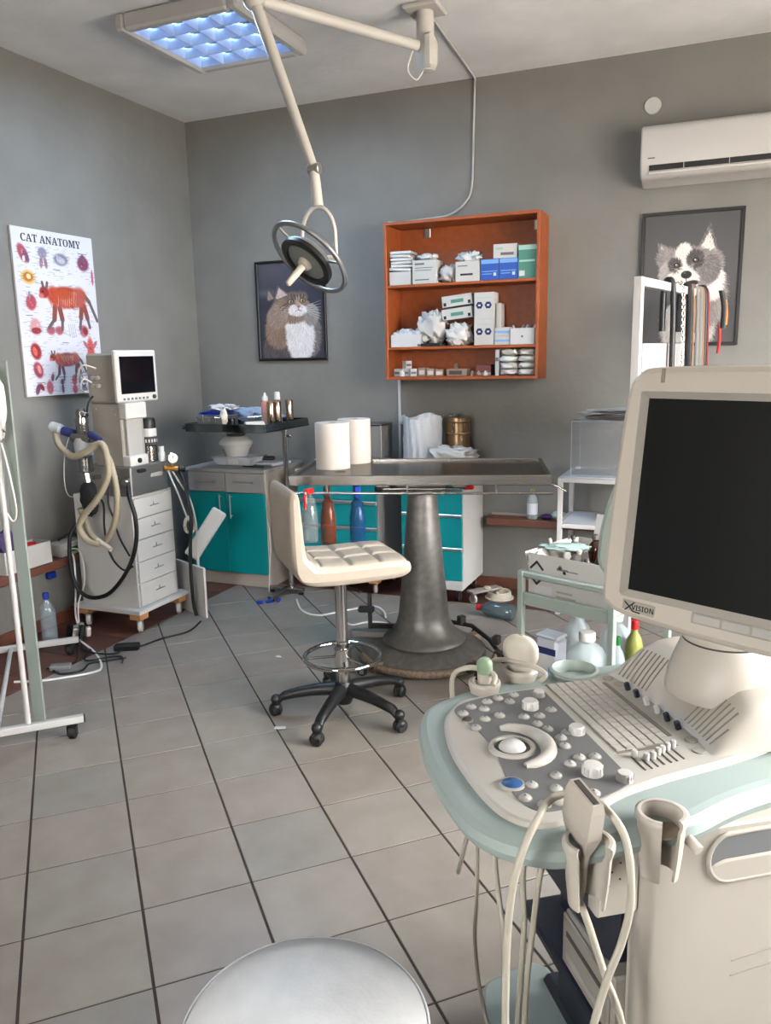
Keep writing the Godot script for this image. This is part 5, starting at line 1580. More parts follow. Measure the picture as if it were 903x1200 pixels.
func chart_picture() -> Image:
	var w := 340
	var h := 512
	var g := RandomNumberGenerator.new()
	g.seed = 77
	var im := Image.create(w, h, false, Image.FORMAT_RGB8)
	im.fill(Color(0.8, 0.79, 0.81))
	var ink := Color(0.3, 0.28, 0.32, 0.75)
	# captions: short grey rules beside the figures
	for k in 330:
		var p := W(g.randf_range(8, w - 30), g.randf_range(46, h - 10))
		thin(im, p, p + W(g.randf_range(6, 18), 0), Color(0.4, 0.38, 0.45, 0.7))
	for k in [[170, 115, 30], [40, 262, 26], [180, 345, 28], [285, 355, 40], [150, 455, 40], [60, 470, 34], [290, 55, 40], [255, 452, 30]]:
		line(im, W(k[0] - k[2] / 2.0, k[1]), W(k[0] + k[2] / 2.0, k[1]), 1.3, Color(0.25, 0.25, 0.3, 0.9))
	# organs: [x, y, rx, ry, turn, colour]
	var red := Color(0.52, 0.13, 0.16, 1)
	var pink := Color(0.66, 0.36, 0.4, 1)
	var vio := Color(0.42, 0.25, 0.36, 1)
	var gry := Color(0.5, 0.48, 0.54, 1)
	for q in [[38, 76, 16, 28, -0.5, Color(0.6, 0.25, 0.3, 1)], [50, 84, 8, 18, -0.4, vio], [40, 92, 5, 9, 0.0, Color(0.92, 0.8, 0.78, 1)], [116, 68, 17, 16, 0.0, gry], [108, 98, 6, 16, 0.1, Color(0.55, 0.4, 0.45, 1)], [127, 98, 6, 16, -0.1, Color(0.55, 0.4, 0.45, 1)], [192, 82, 28, 18, 0.0, gry], [192, 84, 18, 10, 0.2, Color(0.68, 0.66, 0.7, 1)], [290, 86, 24, 22, 0.0, Color(0.45, 0.22, 0.32, 1)], [290, 70, 10, 12, 0.0, vio], [50, 146, 27, 20, 0.0, Color(0.8, 0.68, 0.4, 1)], [50, 146, 18, 13, 0.0, Color(0.7, 0.38, 0.18, 1)], [52, 144, 9, 7, 0.3, Color(0.9, 0.8, 0.5, 1)], [52, 222, 19, 22, 0.2, Color(0.62, 0.24, 0.28, 1)], [48, 200, 4, 12, 0.0, gry], [60, 296, 20, 24, 0.0, Color(0.76, 0.55, 0.56, 1)], [62, 308, 18, 9, 0.0, red], [122, 306, 16, 13, 0.0, pink], [158, 306, 16, 13, 0.0, pink], [122, 306, 9, 8, 0.0, Color(0.62, 0.3, 0.36, 1)], [158, 306, 9, 8, 0.0, Color(0.62, 0.3, 0.36, 1)], [268, 306, 18, 18, -0.4, pink], [274, 306, 10, 12, -0.4, red], [52, 372, 19, 24, -0.3, red], [48, 372, 8, 14, -0.3, Color(0.85, 0.35, 0.3, 1)], [54, 430, 17, 24, -0.3, Color(0.55, 0.22, 0.28, 1)], [58, 428, 7, 14, -0.3, Color(0.85, 0.5, 0.5, 1)], [292, 380, 15, 50, 0.0, Color(0.74, 0.3, 0.28, 1)], [292, 440, 9, 42, 0.0, Color(0.7, 0.26, 0.26, 1)], [272, 352, 6, 16, -0.7, pink], [312, 352, 6, 16, 0.7, pink], [45, 490, 8, 17, 0.4, vio], [62, 484, 7, 12, -0.6, red], [95, 486, 13, 20, 0.0, pink], [150, 470, 7, 9, 0.0, vio], [150, 492, 5, 14, 0.0, vio], [204, 466, 10, 16, 0.0, Color(0.72, 0.3, 0.34, 1)], [204, 496, 10, 13, 0.0, Color(0.72, 0.3, 0.34, 1)], [110, 455, 6, 12, 0.2, vio], [248, 468, 13, 8, 0.5, gry], [248, 496, 13, 8, 0.5, gry], [328, 128, 5, 24, 0.0, pink]]:
		dab(im, W(q[0], q[1]), W(q[2], q[3]) * 1.25, q[5], q[4], 0.3)
		for k in 4:
			var p := W(q[0], q[1]) + W(g.randf_range(-0.6, 0.6) * q[2], g.randf_range(-0.6, 0.6) * q[3])
			dab(im, p, W(q[2], q[3]) * 0.22, (q[5] as Color).lightened(g.randf_range(0.05, 0.4)) if g.randf() > 0.5 else (q[5] as Color).darkened(g.randf_range(0.1, 0.4)), g.randf() * 3.0, 0.6)
		for sd in [-1.0, 1.0]:
			for k in 3:
				var yy: float = q[1] + (k - 1) * q[3] * 0.6
				thin(im, W(q[0] + sd * q[2], yy), W(q[0] + sd * (q[2] + 9), yy - 2), ink)
	for k in 4:
		line(im, W(200 + k * 9, 285), W(203 + k * 9, 325), 1.4, Color(0.55, 0.52, 0.58, 0.9))
	walking_cat(im, W(92, 112), 1.9, Color(0.58, 0.19, 0.12), Color(0.66, 0.28, 0.24, 0.9), Color(0.36, 0.31, 0.31))
	dab(im, W(190, 188), W(44, 22), Color(0.66, 0.25, 0.11, 0.9), 0.0, 0.5)
	dab(im, W(262, 205), W(26, 30), Color(0.62, 0.3, 0.28, 0.8), 0.0, 0.6)
	walking_cat(im, W(108, 342), 1.22, Color(0.45, 0.26, 0.28), Color(0.58, 0.22, 0.25, 0.9), Color(0.36, 0.32, 0.34))
	return im

func picture(called: String, label: String, cat: String, p: Vector3, turn: float, w: float, h: float, im: Image, frame: bool) -> Node3D:
	var o := thing(called, label, cat, p, turn)
	var q := QuadMesh.new()
	if frame:
		var b := MB.new()
		var f := 0.02
		for s in [-1.0, 1.0]:
			b.bx(V(-w / 2, s * h / 2, 0.0), V(w / 2, s * (h / 2 - f), 0.022), 0.002)
			b.bx(V(s * w / 2, -h / 2 + f, 0.0), V(s * (w / 2 - f), h / 2 - f, 0.022), 0.002)
		part(o, "frame", b, m.picture_frame)
		part(o, "backing", MB.new().bx(V(-w / 2 + f, -h / 2 + f, 0.002), V(w / 2 - f, h / 2 - f, 0.012), 0.0), m.picture_frame)
		q.size = W(w - 2 * f, h - 2 * f)
		part(o, "print", q, print_material(im)).position.z = 0.0125
	else:
		part(o, "canvas", MB.new().bx(V(-w / 2, -h / 2, 0.0), V(w / 2, h / 2, 0.018), 0.002), m.poster_edge)
		q.size = W(w - 0.002, h - 0.002)
		part(o, "print", q, print_material(im, 0.6)).position.z = 0.0186
	return o

func pictures() -> void:
	picture("framed_picture", "framed photo of a fluffy brown and white cat on dark ground", "picture", V(0.838, 1.96, 0.002), 0.0, 0.575, 0.72, cat_picture(), true)
	picture("framed_picture", "framed black and white photo of a dog with one raised ear", "picture", V(3.578, 2.042, 0.002), 0.0, 0.575, 0.79, dog_picture(), true)
	var c := picture("anatomy_chart", "white cat anatomy chart with red organ drawings on canvas", "poster", V(0.002, 1.912, 1.437), PI / 2, 0.648, 0.97, chart_picture(), false)
	words(c, "title", "CAT ANATOMY", 0.062, m.ink, V(-0.02, 0.43, 0.0192), Basis.IDENTITY, "Droid Serif", true, 0.0008)

# ---------------------------------------------------------------- anaesthesia trolley by the side wall
func corrugated(p: Array, r: float, seg := 8) -> MB:
	var c := curve(p, 14)
	var rad := []
	for i in c.size(): rad.append(r * (1.0 + 0.09 * (1 if i % 2 == 0 else -1)))
	return MB.new().tube(c, rad, seg)

func anaesthesia() -> void:
	# drawer unit on a wheeled board
	var o := thing("drawer_trolley", "white five-drawer trolley on a board with wooden castor blocks", "trolley", Vector3.ZERO)
	part(o, "board", MB.new().bx(V(0.15, 0.125, 1.2), V(0.655, 0.15, 1.69), 0.002), m.white)
	for p in [[0.2, 1.25], [0.6, 1.25], [0.2, 1.63], [0.6, 1.63]]:
		part(o, "wooden_block", MB.new().bx(V(p[0] - 0.04, 0.084, p[1] - 0.04), V(p[0] + 0.04, 0.125, p[1] + 0.04), 0.002), m.wood_end)
		caster(o, V(p[0], 0, p[1] - 0.005), 0.035, m.plastic_white, m.steel_soft, 0.6, 0.028)
	part(o, "body", MB.new().bx(V(0.175, 0.15, 1.255), V(0.612, 0.835, 1.635), 0.002), m.white)
	for y in [[0.162, 0.298], [0.304, 0.432], [0.438, 0.566], [0.572, 0.696], [0.702, 0.82]]:
		var d := part(o, "drawer", MB.new().bx(V(0.612, y[0], 1.275), V(0.626, y[1], 1.625), 0.002), m.white)
		var h := MB.new()
		var yc: float = (y[0] + y[1]) / 2
		h.rod(V(0.634, yc, 1.41), V(0.634, yc, 1.49), 0.0035, 8)
		h.rod(V(0.626, yc, 1.45), V(0.634, yc, 1.45), 0.004, 8)
		h.rod(V(0.63, yc, 1.455), V(0.63, yc + 0.022, 1.455), 0.0025, 6)
		part(d, "handle", h, m.steel_soft)
	# the machine on top
	var a := thing("anaesthesia_machine", "steel anaesthesia machine with beige column, valves and ribbed hoses", "medical machine", Vector3.ZERO)
	part(a, "base_box", MB.new().bx(V(0.27, 0.837, 1.3), V(0.632, 1.012, 1.64), 0.006), m.steel_soft)
	part(a, "nameplate", MB.new().bx(V(0.632, 0.93, 1.36), V(0.6335, 0.955, 1.46), 0.0005), m.button_grey)
	part(a, "valve_knob", MB.new().box(V(0.645, 0.985, 1.56), V(0.03, 0.02, 0.06), 0.006), m.black)
	part(a, "column", MB.new().bx(V(0.36, 1.013, 1.42), V(0.575, 1.385, 1.62), 0.006), m.housing)
	part(a, "flow_tube_cover", MB.new().bx(V(0.575, 1.06, 1.47), V(0.6, 1.3, 1.6), 0.004), m.button_grey)
	part(a, "column_head", MB.new().bx(V(0.55, 1.29, 1.44), V(0.62, 1.385, 1.62), 0.006), m.plastic_white)
	part(a, "column_foot", MB.new().bx(V(0.56, 1.013, 1.46), V(0.625, 1.075, 1.62), 0.006), m.plastic_white)
	part(a, "flow_knob", MB.new().rod(V(0.625, 1.045, 1.55), V(0.64, 1.045, 1.55), 0.015, 14, 0.003), m.black)
	for p in [V(0.4, 1.35, 1.621), V(0.52, 1.35, 1.621), V(0.54, 1.32, 1.621)]:
		part(a, "screw", MB.new().rod(p, p + V(0, 0, 0.004), 0.005, 8), m.steel_soft)
	var vp := node(a, "vaporiser", V(0.55, 1.013, 1.36))
	part(vp, "glass", MB.new().cyl(0.048, 0.0, 0.1, 20, 0.004), m.steel)
	part(vp, "dial", MB.new().cyl(0.052, 0.1, 0.155, 24, 0.006), m.slot)
	part(vp, "band", MB.new().cyl(0.054, 0.155, 0.205, 24, 0.004), m.plastic_white)
	part(vp, "cap", MB.new().lathe([W(0.052, 0.205), W(0.052, 0.25), W(0.045, 0.265), W(0, 0.268)], 24), m.black)
	for i in 6:
		var an := -0.6 + i * 0.35
		part(vp, "scale_mark", MB.new().box(V(cos(an) * 0.0525, 0.13, sin(an) * 0.0525), V(0.001, 0.018, 0.008), 0.0, Basis(Vector3.UP, -an)), m.paper)
	part(vp, "side_bottle", MB.new().lathe([W(0.022, 0.0), W(0.022, 0.05), W(0.016, 0.06), W(0.018, 0.09), W(0, 0.09)], 14, V(0.07, 0, -0.03)), m.plastic_white)
	# valve tower on an arm, with the breathing circuit
	part(a, "support_arm", MB.new().tube([V(0.4, 0.95, 1.64), V(0.42, 0.96, 1.76), V(0.435, 1.0, 1.79)], 0.014, 10), m.steel)
	var vt := node(a, "valve_tower", V(0.44, 0, 1.79))
	part(vt, "canister", MB.new().cyl(0.04, 1.0, 1.09, 20, 0.006), m.steel)
	part(vt, "clear_dome", MB.new().lathe([W(0.05, 1.1), W(0.055, 1.17), W(0.045, 1.2), W(0, 1.21)], 20), m.film)
	part(vt, "manifold", MB.new().bx(V(-0.07, 1.175, -0.04), V(0.08, 1.225, 0.04), 0.012), m.steel)
	part(vt, "chimney", MB.new().lathe([W(0.03, 1.225), W(0.034, 1.27), W(0.04, 1.3), W(0.028, 1.325), W(0.03, 1.345), W(0.02, 1.365), W(0, 1.366)], 18), m.steel)
	part(vt, "top_knob", MB.new().rod(V(0, 1.34, 0), V(0.06, 1.33, 0.02), 0.016, 12, 0.004), m.chrome)
	part(vt, "blue_port", MB.new().rod(V(0.07, 1.225, 0.02), V(0.15, 1.19, 0.03), 0.02, 12, 0.003), m.ink_navy)
	part(vt, "blue_port", MB.new().rod(V(-0.06, 1.22, 0.0), V(-0.13, 1.24, 0.02), 0.026, 12, 0.003), m.ink_navy)
	part(vt, "mask", MB.new().rod(V(-0.13, 1.245, 0.02), V(-0.21, 1.265, 0.02), 0.03, 14, 0.008), m.film)
	part(vt, "elbow", MB.new().rod(V(0, 1.0, 0), V(0.01, 0.94, 0.0), 0.024, 12, 0.003), m.chrome)
	part(a, "reservoir_bag", MB.new().lump(V(0.445, 0.85, 1.79), V(0.058, 0.105, 0.04), 0.12, 61, 22), m.black_rubber)
	part(a, "ribbed_hose", corrugated([V(0.556, 1.19, 1.8), V(0.6, 1.13, 1.81), V(0.634, 1.05, 1.8), V(0.659, 0.88, 1.8), V(0.631, 0.73, 1.8), V(0.577, 0.636, 1.8), V(0.523, 0.596, 1.8), V(0.45, 0.627, 1.8), V(0.409, 0.706, 1.8), V(0.4, 0.792, 1.82)], 0.0185), m.hose_beige)
	part(a, "ribbed_hose", corrugated([V(0.25, 1.24, 1.8), V(0.3, 1.17, 1.84), V(0.358, 1.125, 1.85), V(0.429, 1.1, 1.86), V(0.526, 1.134, 1.86), V(0.61, 1.175, 1.84), V(0.645, 1.104, 1.84), V(0.638, 0.983, 1.84), V(0.556, 0.857, 1.85), V(0.451, 0.752, 1.86), V(0.42, 0.68, 1.86), V(0.46, 0.61, 1.85), V(0.53, 0.59, 1.83)], 0.0185), m.hose_beige)
	part(a, "hose_joint", MB.new().tube([V(0.5, 0.61, 1.82), V(0.56, 0.585, 1.82), V(0.6, 0.56, 1.82)], 0.014, 10), m.bone)
	part(a, "black_hose", MB.new().tube(curve([V(0.61, 0.93, 1.645), V(0.66, 0.9, 1.7), V(0.685, 0.856, 1.73), V(0.723, 0.748, 1.74), V(0.722, 0.622, 1.74), V(0.679, 0.492, 1.74), V(0.583, 0.354, 1.74), V(0.464, 0.253, 1.74), V(0.33, 0.224, 1.74), V(0.237, 0.279, 1.74), V(0.205, 0.4, 1.74), V(0.2, 0.534, 1.73), V(0.19, 0.6, 1.7), V(0.21, 0.66, 1.66)], 6), 0.0125, 10), m.cable_black)
	part(a, "thin_hose", MB.new().tube(curve([V(0.46, 0.85, 1.75), V(0.481, 0.807, 1.72), V(0.474, 0.678, 1.72), V(0.481, 0.575, 1.72), V(0.515, 0.474, 1.72), V(0.591, 0.412, 1.72), V(0.66, 0.44, 1.72)], 6), 0.0065, 8), m.cable_black)
	part(a, "thin_hose", MB.new().tube(curve([V(0.51, 0.9, 1.69), V(0.52, 0.809, 1.72), V(0.543, 0.734, 1.72), V(0.58, 0.608, 1.72), V(0.645, 0.5, 1.72)], 6), 0.006, 8), m.cable_black)
	part(a, "hose_fitting", MB.new().rod(V(0.6, 0.94, 1.64), V(0.62, 0.93, 1.69), 0.022, 14, 0.004), m.chrome)
	part(a, "thin_line", MB.new().tube(curve([V(0.36, 1.23, 1.8), V(0.33, 1.1, 1.83), V(0.31, 0.95, 1.83), V(0.3, 0.86, 1.8), V(0.34, 0.82, 1.76), V(0.36, 0.6, 1.72)], 6), 0.003, 6), m.film_bag)
	# pressure gauge and regulator
	var r := thing("oxygen_regulator", "brass regulator with a round white gauge beside the steel box", "regulator", V(0.66, 0, 1.3))
	part(r, "gauge_case", MB.new().rod(V(0.0, 1.03, -0.005), V(0.028, 1.03, 0.012), 0.035, 20, 0.004), m.steel)
	part(r, "gauge_face", MB.new().rod(V(0.027, 1.03, 0.0115), V(0.03, 1.03, 0.0135), 0.031, 20, 0.0), m.gauge_face)
	part(r, "needle", MB.new().rod(V(0.031, 1.03, 0.014), V(0.033, 1.048, 0.02), 0.0015, 5, 0.0), m.ink)
	part(r, "body", MB.new().rod(V(-0.03, 0.97, 0.03), V(0.04, 0.96, -0.02), 0.018, 12, 0.004), m.brass)
	part(r, "stem", MB.new().rod(V(0.01, 0.965, 0.0), V(0.012, 1.0, 0.0), 0.008, 10), m.brass)
	part(r, "knob", MB.new().rod(V(0.04, 0.96, -0.02), V(0.07, 0.957, -0.045), 0.02, 12, 0.004), m.black)
	part(r, "mount", MB.new().rod(V(-0.03, 0.97, 0.03), V(-0.024, 0.965, 0.012), 0.01, 10), m.brass)
	part(r, "hose", MB.new().tube(curve([V(0.03, 0.955, -0.03), V(0.08, 0.9, -0.01), V(0.12, 0.8, 0.02), V(0.14, 0.66, 0.02), V(0.13, 0.52, 0.03), V(0.11, 0.3, 0.02), V(0.1, 0.1, 0.0), V(0.1, 0.014, -0.02)], 6), 0.012, 8), m.cable_black)
	part(r, "hose", MB.new().tube(curve([V(-0.01, 0.96, 0.02), V(0.03, 0.88, 0.03), V(0.05, 0.78, 0.0), V(0.06, 0.66, -0.04), V(0.07, 0.6, -0.08)], 6), 0.006, 8), m.film_bag)
	part(r, "hose", MB.new().tube(curve([V(0.0, 0.96, 0.0), V(0.05, 0.86, -0.02), V(0.09, 0.76, -0.05), V(0.1, 0.6, -0.08), V(0.08, 0.45, -0.1), V(0.08, 0.2, -0.1), V(0.09, 0.02, -0.1)], 6), 0.006, 8), m.film_bag)
	var coil := []
	for i in 60:
		var t := TAU * i / 15.0
		coil.append(V(0.735 + 0.008 * sin(t * 0.37), 0.6 + sin(t) * 0.055, 1.25 + cos(t) * 0.05))
	solo("coiled_tube", MB.new().tube(coil, 0.005, 6), m.bone, "coil of thin cream tubing hanging behind the drawer trolley", "tube")
	var wb := thing("angled_splint", "white plastic board tilted between the trolley and teal cabinet", "board", V(0.77, 0, 1.14), 0.5)
	part(wb, "board", MB.new().box(V(0, 0.52, 0), V(0.1, 0.36, 0.03), 0.01, Basis(Vector3.FORWARD, 0.6)), m.white)
	part(wb, "prop", MB.new().box(V(-0.06, 0.2, 0), V(0.02, 0.4, 0.02), 0.004), m.white)
	solo("loose_panel", MB.new().bx(V(-0.18, 0, -0.008), V(0.18, 0.33, 0.008), 0.002), m.white, "loose white chipboard panel standing on edge behind the trolley", "panel", "", V(0.675, 0.0, 1.2), -0.42)
	# patient monitor
	var p := thing("patient_monitor", "beige patient monitor with dark blue screen on the anaesthesia column", "monitor", V(0, 1.387, 0))
	part(p, "case", MB.new().bx(V(0.36, 0.0, 1.33), V(0.575, 0.285, 1.635), 0.012), m.housing)
	part(p, "bezel", MB.new().bx(V(0.575, 0.0, 1.3), V(0.605, 0.3, 1.66), 0.008), m.plastic_white)
	part(p, "screen", MB.new().bx(V(0.6045, 0.05, 1.327), V(0.6065, 0.265, 1.63), 0.0), m.screen_blue)
	for i in 7:
		part(p, "key", MB.new().bx(V(0.604, 0.014, 1.6 - 0.034 * i), V(0.608, 0.027, 1.618 - 0.034 * i), 0.001), m.ink_grey)
	part(p, "dial", MB.new().rod(V(0.6, 0.024, 1.345), V(0.618, 0.024, 1.345), 0.0125, 14, 0.003), m.slot)
	for i in 4:
		part(p, "connector", MB.new().rod(V(0.42 + 0.035 * (i % 2), 0.1 + 0.045 * (i / 2), 1.635), V(0.42 + 0.035 * (i % 2), 0.1 + 0.045 * (i / 2), 1.66), 0.012, 10, 0.003), m.button_grey)
	for i in 3:
		var y := 0.12 + 0.04 * i
		part(p, "lead", MB.new().tube(curve([V(0.42 + 0.02 * i, y, 1.66), V(0.4, y + 0.02, 1.7), V(0.37, y - 0.03, 1.7), V(0.365, y - 0.06, 1.66), V(0.4, y - 0.05, 1.69)], 5), 0.005, 6), [m.film_bag, m.grey_plastic, m.bone][i])
	part(p, "power_lead", MB.new().tube(curve([V(0.4, 0.04, 1.637), V(0.38, 0.0, 1.66), V(0.36, -0.1, 1.66), V(0.355, -0.22, 1.65), V(0.36, -0.4, 1.65)], 5), 0.006, 6), m.cable_black)

# ---------------------------------------------------------------- ceiling surgical lamp
func surgical_lamp() -> void:
	var o := thing("surgical_lamp", "white ceiling surgical lamp on a jointed arm with grey ring handle", "lamp", V(2.31, 3.348, 1.15))
	var q := -o.position
	part(o, "ceiling_plate", MB.new().at(q).bx(V(2.22, 3.325, 1.06), V(2.4, 3.348, 1.24), 0.006), m.lamp_white)
	part(o, "post", MB.new().at(q).cyl(0.045, 3.18, 3.33, 20, 0.005, V(2.31, 0, 1.15)), m.lamp_white)
	part(o, "hub", MB.new().at(q).lathe([W(0.0, 3.04), W(0.035, 3.045), W(0.052, 3.08), W(0.055, 3.17), W(0.04, 3.2), W(0, 3.2)], 20, V(2.325, 0, 1.16)), m.lamp_white)
	part(o, "hub_bracket", MB.new().at(q).box(V(2.345, 3.13, 1.19), V(0.05, 0.16, 0.06), 0.012), m.lamp_white)
	part(o, "hub_wire", MB.new().at(q).tube(curve([V(2.27, 3.16, 1.2), V(2.24, 3.05, 1.22), V(2.28, 3.0, 1.2), V(2.31, 3.05, 1.18)], 6), 0.004, 6), m.cable_white)
	var e := V(1.815, 3.175, 1.99)
	part(o, "upper_arm", MB.new().at(q).tube([V(2.31, 3.16, 1.15), V(2.31, 3.16, 1.15).lerp(e, 0.5), e], 0.027, 14), m.lamp_white)
	part(o, "elbow", MB.new().at(q).ball(0.05, e, 16), m.lamp_white)
	var j := V(2.088, 2.443, 2.0)
	part(o, "lower_arm", MB.new().at(q).tube([e, e.lerp(j, 0.15), e.lerp(j, 0.5), j], [0.026, 0.027, 0.024, 0.02], 14), m.lamp_white)
	part(o, "knuckle", MB.new().at(q).rod(j + V(-0.028, 0.0, 0.0), j + V(0.03, 0.0, 0.0), 0.024, 14, 0.004), m.steel_soft)
	var k := V(2.1, 2.285, 2.0)
	part(o, "drop_link", MB.new().at(q).tube([j, j.lerp(k, 0.4), k], [0.021, 0.024, 0.026], 14), m.lamp_white)
	# yoke: inverted U
	var r1 := 0.09
	var pts := []
	for i in 19:
		var an := PI * i / 18.0
		pts.append(V(2.098 - cos(an) * 0.083, 2.155 + sin(an) * 0.128, 2.0 + 0.0 * an))
	pts.insert(0, V(2.014, 2.08, 2.0))
	pts.append(V(2.183, 2.06, 2.0))
	part(o, "yoke", MB.new().at(q).tube(pts, 0.0095, 10), m.lamp_white)
	part(o, "yoke_pivot", MB.new().at(q).rod(V(2.195, 2.06, 2.0), V(2.13, 2.062, 2.01), 0.012, 10, 0.003), m.lamp_white)
	# head disc, tipped; local y is the lamp's axis (shining down and to the left)
	var ax := V(0.35, 0.70, -0.62).normalized()
	var sx := ax.cross(V(0, 0, 1)).normalized()
	var hb := Basis(sx, ax, sx.cross(ax))
	var hc := V(2.035, 2.055, 2.0)
	var h := node(o, "lamp_head", hc + q, hb)
	part(h, "shell", MB.new().lathe([W(0.0, 0.075), W(0.05, 0.07), W(0.1, 0.045), W(0.125, 0.02), W(0.128, 0.0)], 36), m.grey_plastic)
	part(h, "black_rim", MB.new().lathe([W(0.122, 0.012), W(0.132, 0.008), W(0.133, -0.012), W(0.124, -0.018), W(0.102, -0.016), W(0.098, -0.006)], 40), m.black)
	part(h, "glass", MB.new().lathe([W(0.1, -0.006), W(0.06, -0.012), W(0.0, -0.014)], 36), m.lamp_glass)
	part(h, "boss", MB.new().lathe([W(0.036, -0.012), W(0.03, -0.03), W(0.02, -0.036), W(0.0, -0.036)], 20), m.bone)
	part(h, "sterile_handle", MB.new().lathe([W(0.017, -0.034), W(0.016, -0.09), W(0.014, -0.145), W(0.008, -0.152), W(0, -0.152)], 16), m.bone)
	var rp := []
	for i in 48:
		var an := TAU * i / 48
		rp.append(V(cos(an) * 0.195, 0.02, sin(an) * 0.195))
	part(h, "ring_handle", MB.new().tube(rp, 0.0115, 10, true), m.ring_grey)
	for i in 3:
		var an := TAU * i / 3 + 0.4
		part(h, "ring_bracket", MB.new().rod(V(cos(an) * 0.115, 0.02, sin(an) * 0.115), V(cos(an) * 0.195, 0.02, sin(an) * 0.195), 0.006, 8), m.steel_soft)

# ---------------------------------------------------------------- instrument stand and what lies on it
func mayo_stand() -> void:
	var turn := 0.0
	var o := thing("instrument_stand", "chrome pole stand with a shallow steel instrument tray", "stand", V(0.765, 0, 0.55))
	part(o, "tray_floor", MB.new().bx(V(-0.315, 1.15, -0.29), V(0.315, 1.154, 0.29), 0.001), m.steel)
	var rim := MB.new()
	for s in [-1.0, 1.0]:
		rim.bx(V(-0.315, 1.145, s * 0.3), V(0.315, 1.2, s * 0.29), 0.002)
		rim.bx(V(s * 0.315, 1.145, -0.29), V(s * 0.305, 1.2, 0.29), 0.002)
	part(o, "tray_rim", rim, m.tray_steel)
	part(o, "support_frame", MB.new().tube([V(0.285, 1.135, 0.0), V(0.1, 1.135, 0.0), V(-0.22, 1.135, 0.0)], 0.009, 8), m.chrome)
	part(o, "pole", MB.new().rod(V(0.285, 0.03, 0.0), V(0.285, 1.148, 0.0), 0.019, 16), m.chrome)
	part(o, "clamp", MB.new().rod(V(0.3, 1.1, 0), V(0.345, 1.1, 0.03), 0.01, 10, 0.003), m.steel)
	part(o, "edge_grip", MB.new().rod(V(-0.316, 1.175, 0.26), V(-0.35, 1.17, 0.28), 0.014, 12, 0.004), m.black)
	part(o, "base", MB.new().bx(V(0.15, 0.02, 0.05), V(0.42, 0.045, 0.09), 0.004), m.steel)
	part(o, "base", MB.new().bx(V(0.265, 0.02, -0.02), V(0.305, 0.045, 0.3), 0.004), m.steel)
	for p in [[0.17, 0.07], [0.4, 0.07], [0.285, 0.28]]:
		part(o, "glide", MB.new().cyl(0.018, 0, 0.02, 12, 0.003, V(p[0], 0, p[1])), m.black_rubber)
	var P := func(x: float, y: float, z: float) -> Vector3: return V(0.765 + x, 1.1545 + y, 0.55 + z)
	# wire instrument basket with a blue lid edge
	var k := thing("instrument_box", "steel wire instrument box with blue lining on the tray", "box", P.call(-0.17, 0.0, 0.12), turn)
	part(k, "body", MB.new().bx(V(-0.1, 0.0, -0.1), V(0.1, 0.1, 0.1), 0.004), m.steel_soft)
	part(k, "lining", MB.new().lump(V(0, 0.108, 0), V(0.1, 0.012, 0.1), 0.3, 71, 18, 0.5), m.blue)
	for i in 5:
		part(k, "wire", MB.new().tube([V(-0.1 + 0.05 * i, 0.004, 0.103), V(-0.1 + 0.05 * i, 0.1, 0.103)], 0.0025, 6), m.chrome)
	part(k, "wire_rim", MB.new().tube([V(-0.105, 0.08, -0.1), V(-0.105, 0.08, 0.104), V(0.105, 0.08, 0.104), V(0.105, 0.08, -0.1)], 0.003, 6), m.chrome)
	solo("surgical_cloth", MB.new().lump(V(0, 0.022, 0), V(0.09, 0.02, 0.07), 0.45, 72, 22, 0.8), m.bag_white, "white cloth draped over the steel wire instrument box", "cloth", "", P.call(-0.13, 0.121, 0.1), turn)
	solo("glove", MB.new().lump(V(0, 0.04, 0), V(0.028, 0.055, 0.02), 0.25, 73, 18), m.bone, "limp cream rubber glove hanging off the instrument box", "glove", "", P.call(-0.04, 0.05, 0.24), turn)
	solo("black_case", MB.new().bx(V(-0.03, 0, -0.02), V(0.03, 0.075, 0.02), 0.006), m.black, "small black case on the steel tray beside the wire box", "case", "", P.call(-0.03, 0.0, 0.18), turn)
	solo("instrument_tray", MB.new().bx(V(-0.09, 0, -0.05), V(0.09, 0.05, 0.05), 0.004), m.steel, "low steel instrument box in the middle of the tray", "box", "", P.call(0.07, 0.0, 0.02), turn)
	solo("wrapping", MB.new().lump(V(0, 0.05, 0), V(0.17, 0.045, 0.07), 0.35, 74, 26, 0.8), m.film_blue, "bluish crumpled plastic wrapping at the back of the tray", "wrapping", "", P.call(-0.03, 0.025, -0.16), turn)
	for i in 3:
		solo("forceps", MB.new().rod(V(-0.06, 0.0, 0.0), V(0.06, 0.004, 0.012), 0.004, 6), m.chrome, ["chrome forceps nearest the tray front", "chrome forceps crossing the middle of the tray", "chrome forceps lying next to the bluish wrapping"][i], "forceps", "forceps on the tray", P.call(0.05 + 0.014 * i, 0.056 + 0.009 * i, -0.01 + 0.016 * i), turn + 0.35 * i)
	# bottles
	for i in 2:
		var s := thing("skin_bottle", ["pink-brown bottle with white spout cap on the tray", "amber bottle with ribbed white cap behind the pink one"][i], "bottle", P.call([0.2, 0.225][i], 0.0, [0.1, -0.02][i]))
		part(s, "body", MB.new().lathe([W(0, 0), W(0.026, 0), W(0.028, 0.004), W(0.028, 0.16), W(0.022, 0.18), W(0.015, 0.188), W(0.015, 0.195)], 18), [m.bottle_pink, m.bottle_amber][i])
		part(s, "cap", MB.new().lathe([W(0.02, 0.19), W(0.02, 0.212), W(0.01 if i == 0 else 0.019, 0.225), W(0.006 if i == 0 else 0.017, 0.242), W(0, 0.243)], 16), m.plastic_white)
		part(s, "label", MB.new().lathe([W(0.0285, 0.03), W(0.0285, 0.11)], 18), [m.card_tan, m.film_bag][i])
